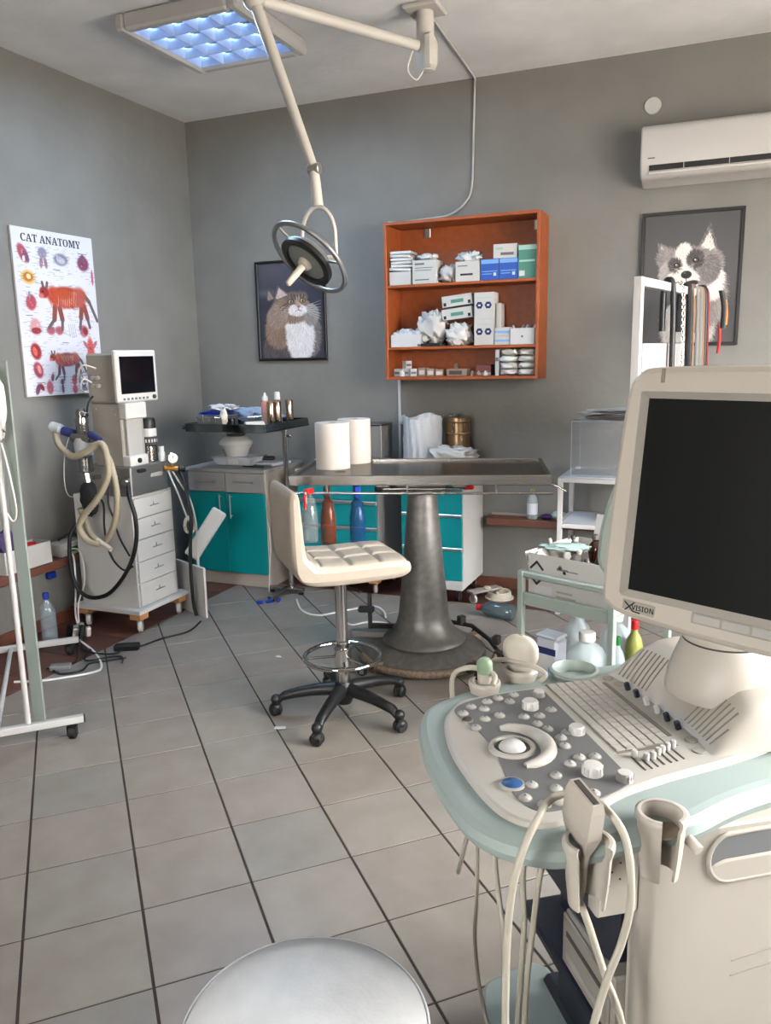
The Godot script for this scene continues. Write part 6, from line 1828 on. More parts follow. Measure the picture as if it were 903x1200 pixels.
	for i in 3:
		var f := thing("steel_can", ["tall polished steel can nearest the pink bottle", "tall polished steel can in the middle of three", "tall polished steel can at the tray edge"][i], "can", P.call([0.262, 0.27, 0.272][i], 0.0, [0.13, 0.06, -0.1][i]), 0.0, "steel cans on the tray")
		part(f, "body", MB.new().lathe([W(0, 0), W(0.025, 0), W(0.027, 0.003), W(0.027, 0.18), W(0.0255, 0.183), W(0.024, 0.18), W(0.024, 0.02), W(0, 0.02)], 20), m.steel_warm)
	var ro := thing("bandage_roll", "white bandage roll lying on its side at the tray front", "roll", P.call(0.18, 0.0305, 0.22), turn + 0.9)
	part(ro, "bandage", MB.new().lathe([W(0.012, -0.065), W(0.03, -0.065), W(0.03, 0.065), W(0.012, 0.065)], 24, Vector3.ZERO, Basis(V(0, 0, 1), V(1, 0, 0), V(0, 1, 0))), m.paper_warm)
	part(ro, "core", MB.new().lathe([W(0.012, -0.064), W(0.012, 0.064)], 16, Vector3.ZERO, Basis(V(0, 0, 1), V(1, 0, 0), V(0, 1, 0))), m.bag_grey)
	# on the corner cabinet
	var Y := 0.861
	var bn := thing("supply_tub", "low translucent white tub on the corner cabinet", "tub", V(0.53, Y, 0.33))
	part(bn, "tub", MB.new().loft([W(-0.17, -0.1), W(0.17, -0.1), W(0.17, 0.1), W(-0.17, 0.1)], [W(0.02, 0.0), W(0.0, 0.05), W(0.0, 0.055)]), m.tub)
	part(bn, "rim", MB.new().tube([V(-0.172, 0.055, -0.102), V(0.172, 0.055, -0.102), V(0.172, 0.055, 0.102), V(-0.172, 0.055, 0.102)], 0.006, 6, true), m.tub)
	part(bn, "label", MB.new().bx(V(-0.04, 0.012, 0.096), V(0.05, 0.045, 0.1015), 0.0), m.paper)
	var nb := thing("steriliser", "rounded white cool-mist device standing in the tub on the cabinet", "device", V(0.51, Y + 0.057, 0.33))
	part(nb, "lower_shell", MB.new().lathe([W(0, 0), W(0.075, 0), W(0.09, 0.02), W(0.095, 0.05), W(0.12, 0.085), W(0.125, 0.095)], 32), m.plastic_white)
	part(nb, "upper_shell", MB.new().lathe([W(0.125, 0.095), W(0.12, 0.11), W(0.09, 0.14), W(0.075, 0.15), W(0, 0.15)], 32), m.plastic_white)
	part(nb, "lid", MB.new().cyl(0.07, 0.15, 0.165, 24, 0.004), m.black)
	solo("plastic_tray", MB.new().box(V(0, 0.012, 0), V(0.26, 0.022, 0.2), 0.006), m.tub, "flat pale plastic tray next to the white tub", "tray", "", V(0.76, Y, 0.29), -0.25)
	solo("hair_clipper", MB.new().box(V(0, 0.015, 0), V(0.12, 0.028, 0.04), 0.01), m.black, "black clipper lying on the flat pale tray", "clipper", "", V(0.72, Y + 0.0235, 0.25), 0.3)
	solo("scissors", MB.new().rod(V(-0.09, 0.006, 0), V(0.09, 0.006, 0.03), 0.005, 8), m.black, "dark scissors at the front edge of the corner cabinet", "scissors", "", V(0.74, Y, 0.47), 0.1)

func table_items() -> void:
	# paper rolls on the operating table
	for i in 2:
		var p: Vector3 = [V(1.885, 1.0366, 1.5), V(1.90, 1.0366, 1.255)][i]
		var r := thing("paper_roll", ["big white paper towel roll at the front of the operating table", "white paper towel roll behind the front roll on the table"][i], "paper roll", p, 0.0, "paper rolls on the table")
		part(r, "paper", MB.new().lathe([W(0.025, 0.0), W(0.09, 0.0), W(0.0925, 0.003), W(0.0925, 0.243), W(0.09, 0.246), W(0.025, 0.246)], 48), m.paper_warm)
		part(r, "core", MB.new().lathe([W(0.025, 0.246), W(0.025, 0.0), W(0.021, 0.0), W(0.021, 0.246)], 20), m.card_tan)
	# spray bottles hooked on the rail
	var tb := Transform3D(Basis(Vector3.UP, deg_to_rad(16.2)), V(2.36, 0, 1.405))
	for i in 3:
		var p := tb * V([-0.535, -0.46, -0.31][i], 0.965, 0.37 if i == 0 else 0.28)
		var s := thing("spray_bottle", ["clear spray bottle with red trigger hanging on the table rail", "orange spray bottle hanging under the operating table", "blue spray bottle hanging under the operating table"][i], "bottle", p, 0.3 * i)
		var hh: float = [0.03, 0.0, 0.0][i]
		part(s, "body", MB.new().lathe([W(0, -0.27 + hh), W(0.036, -0.27 + hh), W(0.04, -0.26 + hh), W(0.04, -0.13 + hh), W(0.034, -0.1 + hh), W(0.03, -0.08 + hh), W(0.032, -0.06 + hh), W(0.014, -0.04 + hh), W(0.014, -0.02 + hh)], 20), [m.spray_clear, m.liquid_orange, m.liquid_blue][i])
		part(s, "head", MB.new().bx(V(-0.016, -0.03 + hh, -0.03), V(0.016, 0.028, 0.03), 0.006), [m.red, m.liquid_orange, m.blue][i])
		if i == 0: part(s, "trigger", MB.new().tube(curve([V(0, 0.0, 0.03), V(0.0, -0.01, 0.045), V(0, -0.05, 0.04), V(0, -0.07, 0.045)], 4), 0.007, 8), m.red)
		if i == 0: part(s, "trigger_insert", MB.new().bx(V(-0.006, -0.045, 0.031), V(0.006, 0.015, 0.036), 0.003), m.plastic_white)
	# on the grey drawer cabinet
	var Y := 0.8655
	var b := thing("steriliser_box", "brushed steel sterilising box on the grey cabinet behind the paper rolls", "box", V(1.55, Y, 0.25))
	part(b, "body", MB.new().bx(V(-0.13, 0.08, -0.1), V(0.13, 0.3, 0.1), 0.004), m.steel_box)
	part(b, "stand", MB.new().bx(V(-0.12, 0.0, -0.09), V(0.12, 0.08, 0.09), 0.004), m.housing)
	part(b, "lid_edge", MB.new().bx(V(-0.132, 0.29, -0.102), V(0.132, 0.304, 0.102), 0.003), m.steel)
	for i in 5:
		solo("instrument_pouch", MB.new().box(V(0, 0, 0), V(0.12, 0.012, 0.09), 0.005, Basis(Vector3.FORWARD, 0.15 - 0.06 * i)), [m.paper, m.film_blue][i % 2], "%s sterile pouch of the pile beside the sterilising box" % ["lowest", "second lowest", "middle", "second highest", "topmost"][i], "pouch", "instrument pouches", V(1.37, Y + 0.2 + 0.026 * i, 0.3), 0.3 * i)
	solo("pouch_carton", MB.new().bx(V(-0.06, 0, -0.06), V(0.06, 0.18, 0.06), 0.002), m.tub, "upright pale carton under the pile of instrument pouches", "carton", "", V(1.36, Y, 0.3))
	# on the white drawer cabinet
	var wb := thing("waste_bin", "white bin with a white plastic liner behind the table", "bin", V(1.95, Y, 0.27))
	part(wb, "bin", MB.new().lathe([W(0, 0), W(0.1, 0), W(0.118, 0.32), W(0.112, 0.32), W(0.096, 0.01)], 28), m.plastic_white)
	var rows := []
	var fn := FastNoiseLite.new()
	fn.seed = 5
	fn.frequency = 1.2
	for i in 7:
		var row := []
		for j in 60:
			var a := TAU * j / 60
			var y := 0.355 - 0.05 * i
			var k := 0.006 * sin(a * 17 + i * 0.6) + 0.012 * fn.get_noise_2d(cos(a) * 4 + i * 0.5, sin(a) * 4)
			row.append(V(cos(a) * (0.126 + k), y + (0.015 * sin(a * 3.0) if i == 0 else 0.0), sin(a) * (0.126 + k)))
		rows.append(row)
	part(wb, "liner", MB.new().surf(rows, true), m.bag_white)
	part(wb, "liner_ear", MB.new().lump(V(-0.14, 0.33, 0.03), V(0.02, 0.03, 0.012), 0.3, 81, 12), m.bag_white)
	var d := thing("dressing_drum", "round brass-coloured dressing drum behind the white bin", "drum", V(2.155, Y, 0.14))
	part(d, "body", MB.new().cyl(0.085, 0.0, 0.31, 32, 0.004), m.drum)
	part(d, "lid", MB.new().cyl(0.088, 0.31, 0.345, 32, 0.006), m.drum)
	for y in [0.12, 0.23]:
		part(d, "hoop", MB.new().lathe([W(0.086, y), W(0.0885, y + 0.006), W(0.086, y + 0.012)], 32), m.drum)
	part(d, "latch", MB.new().bx(V(-0.008, 0.24, 0.085), V(0.008, 0.31, 0.095), 0.002), m.steel)
	part(d, "clip", MB.new().bx(V(-0.05, 0.345, 0.02), V(0.02, 0.365, 0.05), 0.004), m.steel)
	solo("syringe_pack", MB.new().lump(V(0, 0.055, 0), V(0.14, 0.05, 0.09), 0.3, 83, 26, 0.7, 3.0), m.film_bag, "translucent bag of supplies in front of the brass-coloured drum", "bag", "", V(2.2, Y + 0.06, 0.37))
	solo("supply_carton", MB.new().bx(V(-0.13, 0, -0.09), V(0.13, 0.06, 0.09), 0.002), m.paper, "flat white carton carrying the translucent bag of supplies", "carton", "", V(2.165, Y, 0.37))

# ---------------------------------------------------------------- pale green trolley with a carton of bottles
func bottle(called: String, label: String, p: Vector3, r: float, h: float, body: Material, cap: Material, group := "", tag: Material = null, lay := false, turn := 0.0) -> Node3D:
	var o := thing(called, label, "bottle", p, turn, group)
	var bs := Basis.IDENTITY
	var c := Vector3.ZERO
	if lay:
		bs = Basis(V(0, 1, 0), V(1, 0, 0), V(0, 0, -1))
		c = V(-h / 2, r, 0)
	part(o, "body", MB.new().lathe([W(0, 0), W(r * 0.9, 0), W(r, r * 0.12), W(r, h * 0.62), W(r * 0.8, h * 0.74), W(r * 0.36, h * 0.84), W(r * 0.36, h * 0.9)], 24, c, bs), body)
	part(o, "cap", MB.new().lathe([W(r * 0.42, h * 0.88), W(r * 0.42, h * 0.98), W(r * 0.36, h), W(0, h)], 16, c, bs), cap)
	if tag: part(o, "label", MB.new().lathe([W(r * 1.008, h * 0.16), W(r * 1.008, h * 0.54)], 24, c, bs), tag)
	return o

func green_trolley() -> void:
	var turn := deg_to_rad(-22.0)
	var org := V(3.042, 0, 2.019)
	var o := thing("metal_trolley", "pale green painted metal trolley with upper rail and lower shelf", "trolley", org, turn)
	var L := 0.44
	var D := 0.5
	for x in [0.0, L]:
		for z in [0.0, -D]:
			part(o, "leg", MB.new().bx(V(x - 0.014, 0.06, z - 0.014), V(x + 0.014, 0.7, z + 0.014), 0.003), m.mint_pale)
			caster(o, V(x, 0, z), 0.026, m.black_rubber, m.steel_soft, x * 3)
	var r := MB.new()
	for z in [0.0, -D]: r.bx(V(-0.012, 0.672, z - 0.012), V(L + 0.012, 0.7, z + 0.012), 0.006)
	for x in [0.0, L]: r.bx(V(x - 0.012, 0.672, -D + 0.012), V(x + 0.012, 0.7, -0.012), 0.006)
	part(o, "upper_rail", r, m.mint_pale)
	part(o, "upper_shelf", MB.new().bx(V(0.014, 0.552, -D + 0.014), V(L - 0.014, 0.562, -0.014), 0.002), m.mint_pale)
	part(o, "apron", MB.new().bx(V(0.014, 0.55, -0.01), V(L - 0.014, 0.605, 0.01), 0.003), m.mint_pale)
	part(o, "apron", MB.new().bx(V(0.014, 0.55, -D - 0.01), V(L - 0.014, 0.605, -D + 0.01), 0.003), m.mint_pale)
	part(o, "lower_shelf", MB.new().bx(V(0.014, 0.148, -D + 0.014), V(L - 0.014, 0.16, -0.014), 0.002), m.mint_pale)
	var B := Basis(Vector3.UP, turn)
	var P := func(x: float, y: float, z: float) -> Vector3: return org + B * V(x, y, z)
	# open carton
	var s := V(0.395, 0.215, 0.4)
	var c := carton("supply_carton", "open white cardboard carton with chevron mark on the green trolley", P.call(0.216, 0.5625, -0.225), s, m.card, "", turn, true)
	var ch := MB.new()
	for g in [[V(-0.185, 0.15, 0.2008), V(-0.155, 0.18, 0.2008), V(-0.125, 0.15, 0.2008)], [V(-0.174, 0.1, 0.2008), V(-0.155, 0.082, 0.2008), V(-0.136, 0.1, 0.2008)]]:
		for i in 2:
			var d: Vector3 = g[i + 1] - g[i]
			ch.box((g[i] + g[i + 1]) / 2, V(d.length() + 0.008, 0.01, 0.001), 0.0, Basis(Vector3.BACK, atan2(d.y, d.x)))
	part(c, "chevron_mark", ch, m.ink)
	label_on(c, s, 0.36, 0.5, 0.74, 0.78, m.ink_grey)
	label_on(c, s, 0.5, 0.62, 0.74, 0.76, m.ink_grey)
	label_on(c, s, 0.08, 0.3, 0.1, 0.36, m.paper)
	label_on(c, s, 0.36, 0.56, 0.28, 0.32, m.cream_dark)
	label_on(c, s, 0.36, 0.6, 0.18, 0.22, m.cream_dark)
	label_on(c, s, 0.78, 0.88, 0.1, 0.15, m.ink)
	part(c, "flap", MB.new().box(V(0.03, 0.27, -0.215), V(0.3, 0.12, 0.003), 0.0005, Basis(Vector3.RIGHT, -0.25)), m.card)
	part(c, "flap", MB.new().box(V(-0.21, 0.165, 0.02), V(0.003, 0.1, 0.34), 0.0005, Basis(Vector3.BACK, 0.3)), m.card)
	# contents
	solo("paper_filler", MB.new().box(V(0, 0.05, 0), V(0.38, 0.1, 0.385), 0.01), m.card_tan, "brown paper filler inside the open carton under the bottles", "paper", "", P.call(0.216, 0.566, -0.225), turn)
	solo("plastic_bag", MB.new().lump(V(0, 0.03, 0), V(0.1, 0.016, 0.035), 0.3, 91, 24, 0.8), m.film_green, "pale blue-green folded plastic strip lying across the carton", "bag", "", P.call(0.1, 0.75, -0.2), turn + 0.6)
	var spots := [[0.09, -0.1], [0.13, -0.17], [0.06, -0.2], [0.19, -0.12], [0.26, -0.2], [0.31, -0.1], [0.2, -0.3], [0.33, -0.22], [0.37, -0.12], [0.36, -0.32], [0.25, -0.08], [0.1, -0.3]]
	var names := ["grey glass vial lying near the chevron end of the carton", "grey glass vial behind the first one in the carton", "small pale tube in the carton corner", "grey vial at the front middle of the carton", "big round brown glass bottle leaning in the carton", "grey squat vial in front of the brown bottle", "brown glass bottle at the back of the open carton", "brown bottle with white label in the carton", "black bottle at the end of the carton", "black pump bottle at the back corner of the carton", "dark vial tipped over at the carton front", "grey vial at the back of the carton"]
	for i in spots.size():
		var q: Vector3 = P.call(spots[i][0], 0.668, spots[i][1])
		var am: bool = i in [4, 6, 7, 10]
		var b := bottle("medicine_bottle", names[i], q, [0.024, 0.024, 0.018, 0.024, 0.042, 0.026, 0.036, 0.034, 0.026, 0.03, 0.022, 0.024][i], [0.13, 0.13, 0.15, 0.12, 0.16, 0.12, 0.17, 0.15, 0.13, 0.2, 0.12, 0.15][i], m.amber_glass if am else (m.bone if i == 2 else (m.black if i in [8, 9] else m.vial_grey)), m.black if i > 7 else (m.bone if i < 3 else m.slot), "bottles in the open carton", m.paper if i in [7] else null)
		b.rotation.z = [0.5, -0.4, 0.3, -0.5, -0.35, 0.45, 0.1, -0.15, 0.1, 0.0, 0.9, 0.2][i]
		b.rotation.x = [0.3, 0.2, 0.0, 0.4, 0.3, -0.2, 0.1, 0.1, 0.0, 0.0, 0.3, 0.0][i]
	# lower shelf
	var Y := 0.1605
	var w := thing("disinfectant_canister", "white and blue canister with a dark band on the trolley shelf", "canister", P.call(0.1, Y, -0.09), turn)
	part(w, "body", MB.new().bx(V(-0.055, 0, -0.045), V(0.055, 0.235, 0.045), 0.012), m.tub)
	part(w, "band", MB.new().bx(V(-0.05, 0.165, 0.0445), V(0.05, 0.195, 0.0462), 0.0), m.ink_navy)
	part(w, "label", MB.new().bx(V(-0.05, 0.03, 0.0445), V(0.05, 0.155, 0.0458), 0.0), m.paper)
	part(w, "print", MB.new().bx(V(0.015, 0.04, 0.0458), V(0.035, 0.11, 0.0465), 0.0), m.box_sky)
	part(w, "lid", MB.new().bx(V(-0.056, 0.235, -0.046), V(0.056, 0.25, 0.046), 0.006), m.tub)
	var js := [["big clear plastic jug on the lower trolley shelf", 0.265, -0.11, 0.085, 0.29], ["clear plastic jug standing behind the banded canister", 0.12, -0.27, 0.065, 0.33], ["clear round bottle at the back of the trolley shelf", 0.28, -0.33, 0.07, 0.33]]
	for q in js:
		bottle("plastic_jug", q[0], P.call(q[1], Y, q[2]), q[3], q[4], m.clear_jug, m.plastic_white, "clear jugs on the trolley")
	bottle("plastic_jug", "clear bottle with a green screw cap on the trolley shelf", P.call(0.39, Y, -0.14), 0.035, 0.29, m.clear_jug, m.cap_green, "", m.film_bag)
	bottle("plastic_jug", "yellow-green bottle behind the green-capped one", P.call(0.385, Y, -0.3), 0.038, 0.32, m.bottle_lime, m.red)
	solo("plastic_bag", MB.new().lump(V(0, 0.05, 0), V(0.06, 0.055, 0.05), 0.4, 93, 22), m.film_blue, "crumpled bluish plastic among the jugs on the trolley", "bag", "", P.call(0.2, Y + 0.0, -0.42), turn)

# ---------------------------------------------------------------- low white metal rack with the clear box
func white_rack() -> void:
	var o := thing("metal_rack", "low white square-tube rack carrying a clear plastic box", "rack", V(2.9, 0, 0.05))
	var w := 0.6
	var d := 0.4
	for x in [0.0, w]:
		for z in [0.0, d]:
			part(o, "post", MB.new().bx(V(x, 0.0, z), V(x + 0.03, 0.87, z + 0.03), 0.003), m.white_paint)
	for y in [0.56, 0.845]:
		var r := MB.new()
		for z in [0.0, d]: r.bx(V(0.03, y, z), V(w, y + 0.028, z + 0.03), 0.003)
		for x in [0.0, w]: r.bx(V(x, y, 0.03), V(x + 0.03, y + 0.028, d), 0.003)
		part(o, "rail", r, m.white_paint)
	part(o, "shelf", MB.new().bx(V(0.03, 0.57, 0.03), V(w, 0.585, d), 0.002), m.tub)
	part(o, "top_sheet", MB.new().bx(V(0.015, 0.8735, 0.015), V(w + 0.015, 0.88, d + 0.015), 0.001), m.tub)
	var b := thing("clear_box", "clear acrylic box topped with papers on the white rack", "box", V(2.965, 0.881, 0.08))
	var e := MB.new()
	var W0 := 0.42
	var H0 := 0.33
	var D0 := 0.33
	e.bx(V(0, 0, 0), V(W0, 0.004, D0), 0.0)
	for z in [0.0, D0 - 0.004]: e.bx(V(0, 0.004, z), V(W0, H0, z + 0.004), 0.0005)
	for x in [0.0, W0 - 0.004]: e.bx(V(x, 0.004, 0.004), V(x + 0.004, H0, D0 - 0.004), 0.0005)
	part(b, "walls", e, m.acrylic)
	var ed := MB.new()
	for x in [0.0, W0]:
		for z in [0.0, D0]: ed.rod(V(x, 0, z), V(x, H0, z), 0.003, 6)
	for y in [0.003, H0]:
		ed.tube([V(0, y, 0), V(W0, y, 0), V(W0, y, D0), V(0, y, D0)], 0.003, 6, true)
	part(b, "edge", ed, m.edge_clear)
	part(b, "sticker", MB.new().bx(V(0.03, 0.04, D0), V(0.06, 0.055, D0 + 0.001), 0.0), m.paper)
	for i in 6:
		solo("paper_sheet", MB.new().box(V(0, 0, 0), V(0.3, 0.003, 0.21), 0.001, Basis(Vector3.FORWARD, [0.0, 0.02, -0.02, 0.03, -0.03, 0.01][i])), m.paper, ["bottom sheet of the loose papers on the clear box", "second lowest of the loose papers on the clear box", "third sheet in the loose papers on the clear box", "fourth sheet in the loose papers on the clear box", "second highest of the loose papers on the clear box", "top sheet of the loose papers on the clear box"][i], "paper", "loose papers on the clear box", V(3.15 + 0.03 * (i % 3), 1.217 + 0.0115 * i, 0.25 + 0.02 * (i % 2)), -0.4 + 0.27 * i)
	var bk := thing("ring_binder", "dark blue binder upright on the white rack shelf", "binder", V(3.29, 0.586, 0.3), 0.2)
	part(bk, "cover", MB.new().bx(V(-0.03, 0, -0.1), V(0.03, 0.2, 0.1), 0.003), m.box_navy)
	part(bk, "spine_label", MB.new().bx(V(-0.02, 0.07, 0.1), V(0.02, 0.15, 0.101), 0.0), m.paper)

# ---------------------------------------------------------------- white upright frame hung with leashes
func strap(path: Array, w: float, t: float) -> MB:
	var c := curve(path, 6)
	var b := MB.new()
	var rows := []
	for i in c.size():
		var row := []
		for k in 8:
			var a := TAU * k / 8
			row.append(c[i] + V(cos(a) * w / 2, 0, sin(a) * t))
		rows.append(row)
	return b.surf(rows, true)

func leash_frame() -> void:
	var A := V(3.43, 0, 1.45)
	var Bp := V(3.668, 0, 0.25)
	var o := thing("leash_rack", "tall white perforated rack hung with leashes before the dog photo", "rack", Vector3.ZERO)
	var dir := (Bp - A).normalized()
	var bs := Basis(dir, Vector3.UP, dir.cross(Vector3.UP))
	for p in [A, Bp]:
		part(o, "post", MB.new().box(p + V(0, 0.98, 0), V(0.038, 1.95, 0.038), 0.002, bs), m.white_paint)
		part(o, "foot", MB.new().box(p + V(0, 0.015, 0), V(0.05, 0.03, 0.4), 0.004, bs), m.white_paint)
	part(o, "top_beam", MB.new().box((A + Bp) / 2 + V(0, 1.935, 0), V(A.distance_to(Bp) - 0.038, 0.04, 0.032), 0.002, bs), m.white_paint)
	part(o, "lower_beam", MB.new().box((A + Bp) / 2 + V(0, 0.4, 0), V(A.distance_to(Bp) - 0.038, 0.04, 0.032), 0.002, bs), m.white_paint)
	for i in 22:
		part(o, "post_slot", MB.new().box(A + V(0, 1.0 + 0.042 * i, 0) + bs * V(0, 0, 0.0192), V(0.008, 0.02, 0.002), 0.0, bs), m.slot_warm)
	var sh := A.lerp(Bp, 0.42)
	part(o, "whiteboard", MB.new().box(sh + V(0, 1.33, 0) + bs * V(0, 0, -0.0), V(0.86, 0.66, 0.01), 0.002, bs), m.board_white)
	# leashes: from behind over the beam and down the front
	var hangs := [[0.4, 1.3, 0.030, "thick black rope leash nearest the frame post", "rope", 0], [0.56, 1.42, 0.012, "steel chain leash hanging in the middle of the frame", "chain", 1], [0.66, 1.4, 0.034, "short broad black leash looped below the chain", "band", 0], [0.74, 1.5, 0.010, "thin tan cord leash on the frame", "band", 2], [0.81, 1.45, 0.02, "grey webbing leash on the frame", "band", 3], [0.87, 1.35, 0.026, "long grey webbing leash near the far post", "band", 3], [0.92, 1.5, 0.02, "brown striped leash near the far post", "band", 2], [0.965, 1.42, 0.03, "thick black leash doubled at the far post", "rope", 0], [1.0, 1.5, 0.022, "red leash end hanging behind the thick black one", "band", 4]]
	var mats := [m.black, m.chrome, m.strap_tan, m.strap_grey, m.strap_red]
	for h in hangs:
		var q := A.lerp(Bp, h[0]) + V(0, 0, 0)
		var f := bs * V(0, 0, 1)
		if f.x > 0 and f.z < 0: f = -f
		var off: float = 0.024
		var front := -(bs.z) if (bs.z).dot(V(0.3, 0, 1)) < 0 else bs.z
		var path := [q + V(0, 1.72, 0) - front * off, q + V(0, 1.9, 0) - front * off, q + V(0, 1.962, 0) - front * (off * 0.6), q + V(0, 1.97, 0), q + V(0, 1.962, 0) + front * (off * 0.6), q + V(0, 1.9, 0) + front * off, q + V(0, 1.7, 0) + front * (off + 0.006), q + V(0, h[1], 0) + front * (off + 0.01)]
		var w: float = h[2]
		if h[4] == "chain":
			var o2 := thing("chain_leash", h[3], "leash", Vector3.ZERO, 0.0, "leashes on the frame")
			var c := curve(path, 8)
			var k := 0
			var lm := MB.new()
			var lp := []
			for i in 10:
				var a := TAU * i / 10
				lp.append(V(cos(a) * 0.0065, sin(a) * 0.011, 0))
			lm.tube(lp, 0.0022, 5, true)
			var ms := lm.mesh()
			var dist := 0.0
			for i in c.size() - 1:
				dist += c[i].distance_to(c[i + 1])
				while dist > 0.016:
					dist -= 0.016
					var l := part(o2, "link", ms, m.chrome)
					var y: Vector3 = (c[i + 1] - c[i]).normalized()
					var x := y.cross(V(0.3, 0.1, 1)).normalized().rotated(y, PI / 2 * (k % 2))
					l.transform = Transform3D(Basis(x, y, x.cross(y)), c[i + 1] - y * dist)
					k += 1
		elif h[4] == "rope":
			solo("dog_leash", MB.new().tube(curve(path, 6), w / 2, 8), mats[h[5]], h[3], "leash", "leashes on the frame")
		else:
			solo("dog_leash", strap(path, w, 0.004), mats[h[5]], h[3], "leash", "leashes on the frame")
	var q2 := A.lerp(Bp, 0.98) + V(0, 0, 0)
	var fr := bs.z if (bs.z).dot(V(0.3, 0, 1)) > 0 else -bs.z
	solo("dog_collar", strap([q2 + V(0.03, 1.95, 0) + fr * 0.07, q2 + V(0.05, 1.86, 0) + fr * 0.07, q2 + V(0.05, 1.74, 0) + fr * 0.07], 0.03, 0.006), m.black, "black collar hooked behind the far post", "collar")
	solo("dog_collar", strap([q2 + V(0.075, 1.9, 0) + fr * 0.05, q2 + V(0.085, 1.82, 0) + fr * 0.05, q2 + V(0.083, 1.76, 0) + fr * 0.05], 0.016, 0.006), m.strap_orange, "orange collar strap beyond the far post", "collar")
	solo("dog_collar", strap([q2 + V(0.06, 1.76, 0) + fr * 0.04, q2 + V(0.065, 1.68, 0) + fr * 0.04, q2 + V(0.06, 1.6, 0) + fr * 0.04], 0.018, 0.006), m.strap_red, "red collar strap beyond the far post", "collar")

# ---------------------------------------------------------------- wheeled stand at the edge of the picture
func side_stand() -> void:
	var o := thing("wheeled_stand", "white tubular wheeled stand with a wide grey-green upright", "stand", Vector3.ZERO)
	var d := V(0.709, 0, -0.705)
	var f1 := V(1.283, 0, 2.837)
	var f2 := V(0.514, 0, 2.046)
	var k := 0
	for f in [f1, f2]:
		var l := 0.56
		var bs := Basis(d, Vector3.UP, d.cross(Vector3.UP))
		part(o, "foot_bar", MB.new().box(f - d * l / 2 + V(0, 0.085, 0), V(l, 0.032, 0.032), 0.004, bs), m.white_paint)
		part(o, "end_cap", MB.new().box(f + V(0, 0.085, 0) + d * 0.003, V(0.006, 0.03, 0.03), 0.002, bs), m.black)
		for x in [0.05, l - 0.05]:
			caster(o, f - d * x, 0.029, m.black_rubber, m.black, 0.4 + x, 0.03)
		k += 1
	var p1 := V(1.12, 0.1, 2.99)
	var p2 := V(0.16, 0.1, 2.4)
	part(o, "upright", MB.new().rod(p1, p1 + V(-0.0, 1.75, 0.0), 0.012, 12), m.white_paint)
	part(o, "upright", MB.new().rod(p2, p2 + V(0, 1.75, 0), 0.012, 12), m.white_paint)
	part(o, "flat_upright", MB.new().box(V(1.145, 0.87, 2.95) , V(0.055, 1.54, 0.012), 0.003, Basis(Vector3.UP, 0.35)), m.post_green)
	part(o, "cross_bar", MB.new().rod(p1 + V(0, 1.75, 0), p2 + V(0, 1.75, 0), 0.012, 12), m.white_paint)
	part(o, "lower_bar", MB.new().rod(f1 - d * 0.35 + V(0, 0.085, 0), f2 - d * 0.35 + V(0, 0.085, 0), 0.012, 12), m.white_paint)
	var b := thing("drip_bag", "limp white plastic drip bag hanging on the wheeled stand", "bag", V(1.14, 1.35, 2.97))
	part(b, "bag", MB.new().lump(V(0, 0.12, 0.03), V(0.05, 0.13, 0.025), 0.25, 101, 22, 0.8), m.film_bag)
	part(b, "hanger", MB.new().rod(V(0, 0.24, 0.03), V(-0.01, 0.34, 0.02), 0.01, 8), m.film_bag)
	part(b, "port", MB.new().lump(V(-0.012, 0.4, 0.02), V(0.014, 0.03, 0.012), 0.2, 102, 12), m.strap_red)
	part(b, "tube", MB.new().tube(curve([V(0.0, 0.02, 0.03), V(0.02, -0.1, 0.02), V(0.025, -0.3, 0.0), V(0.0, -0.36, 0.0), V(-0.02, -0.3, 0.02)], 6), 0.004, 6), m.film_bag)

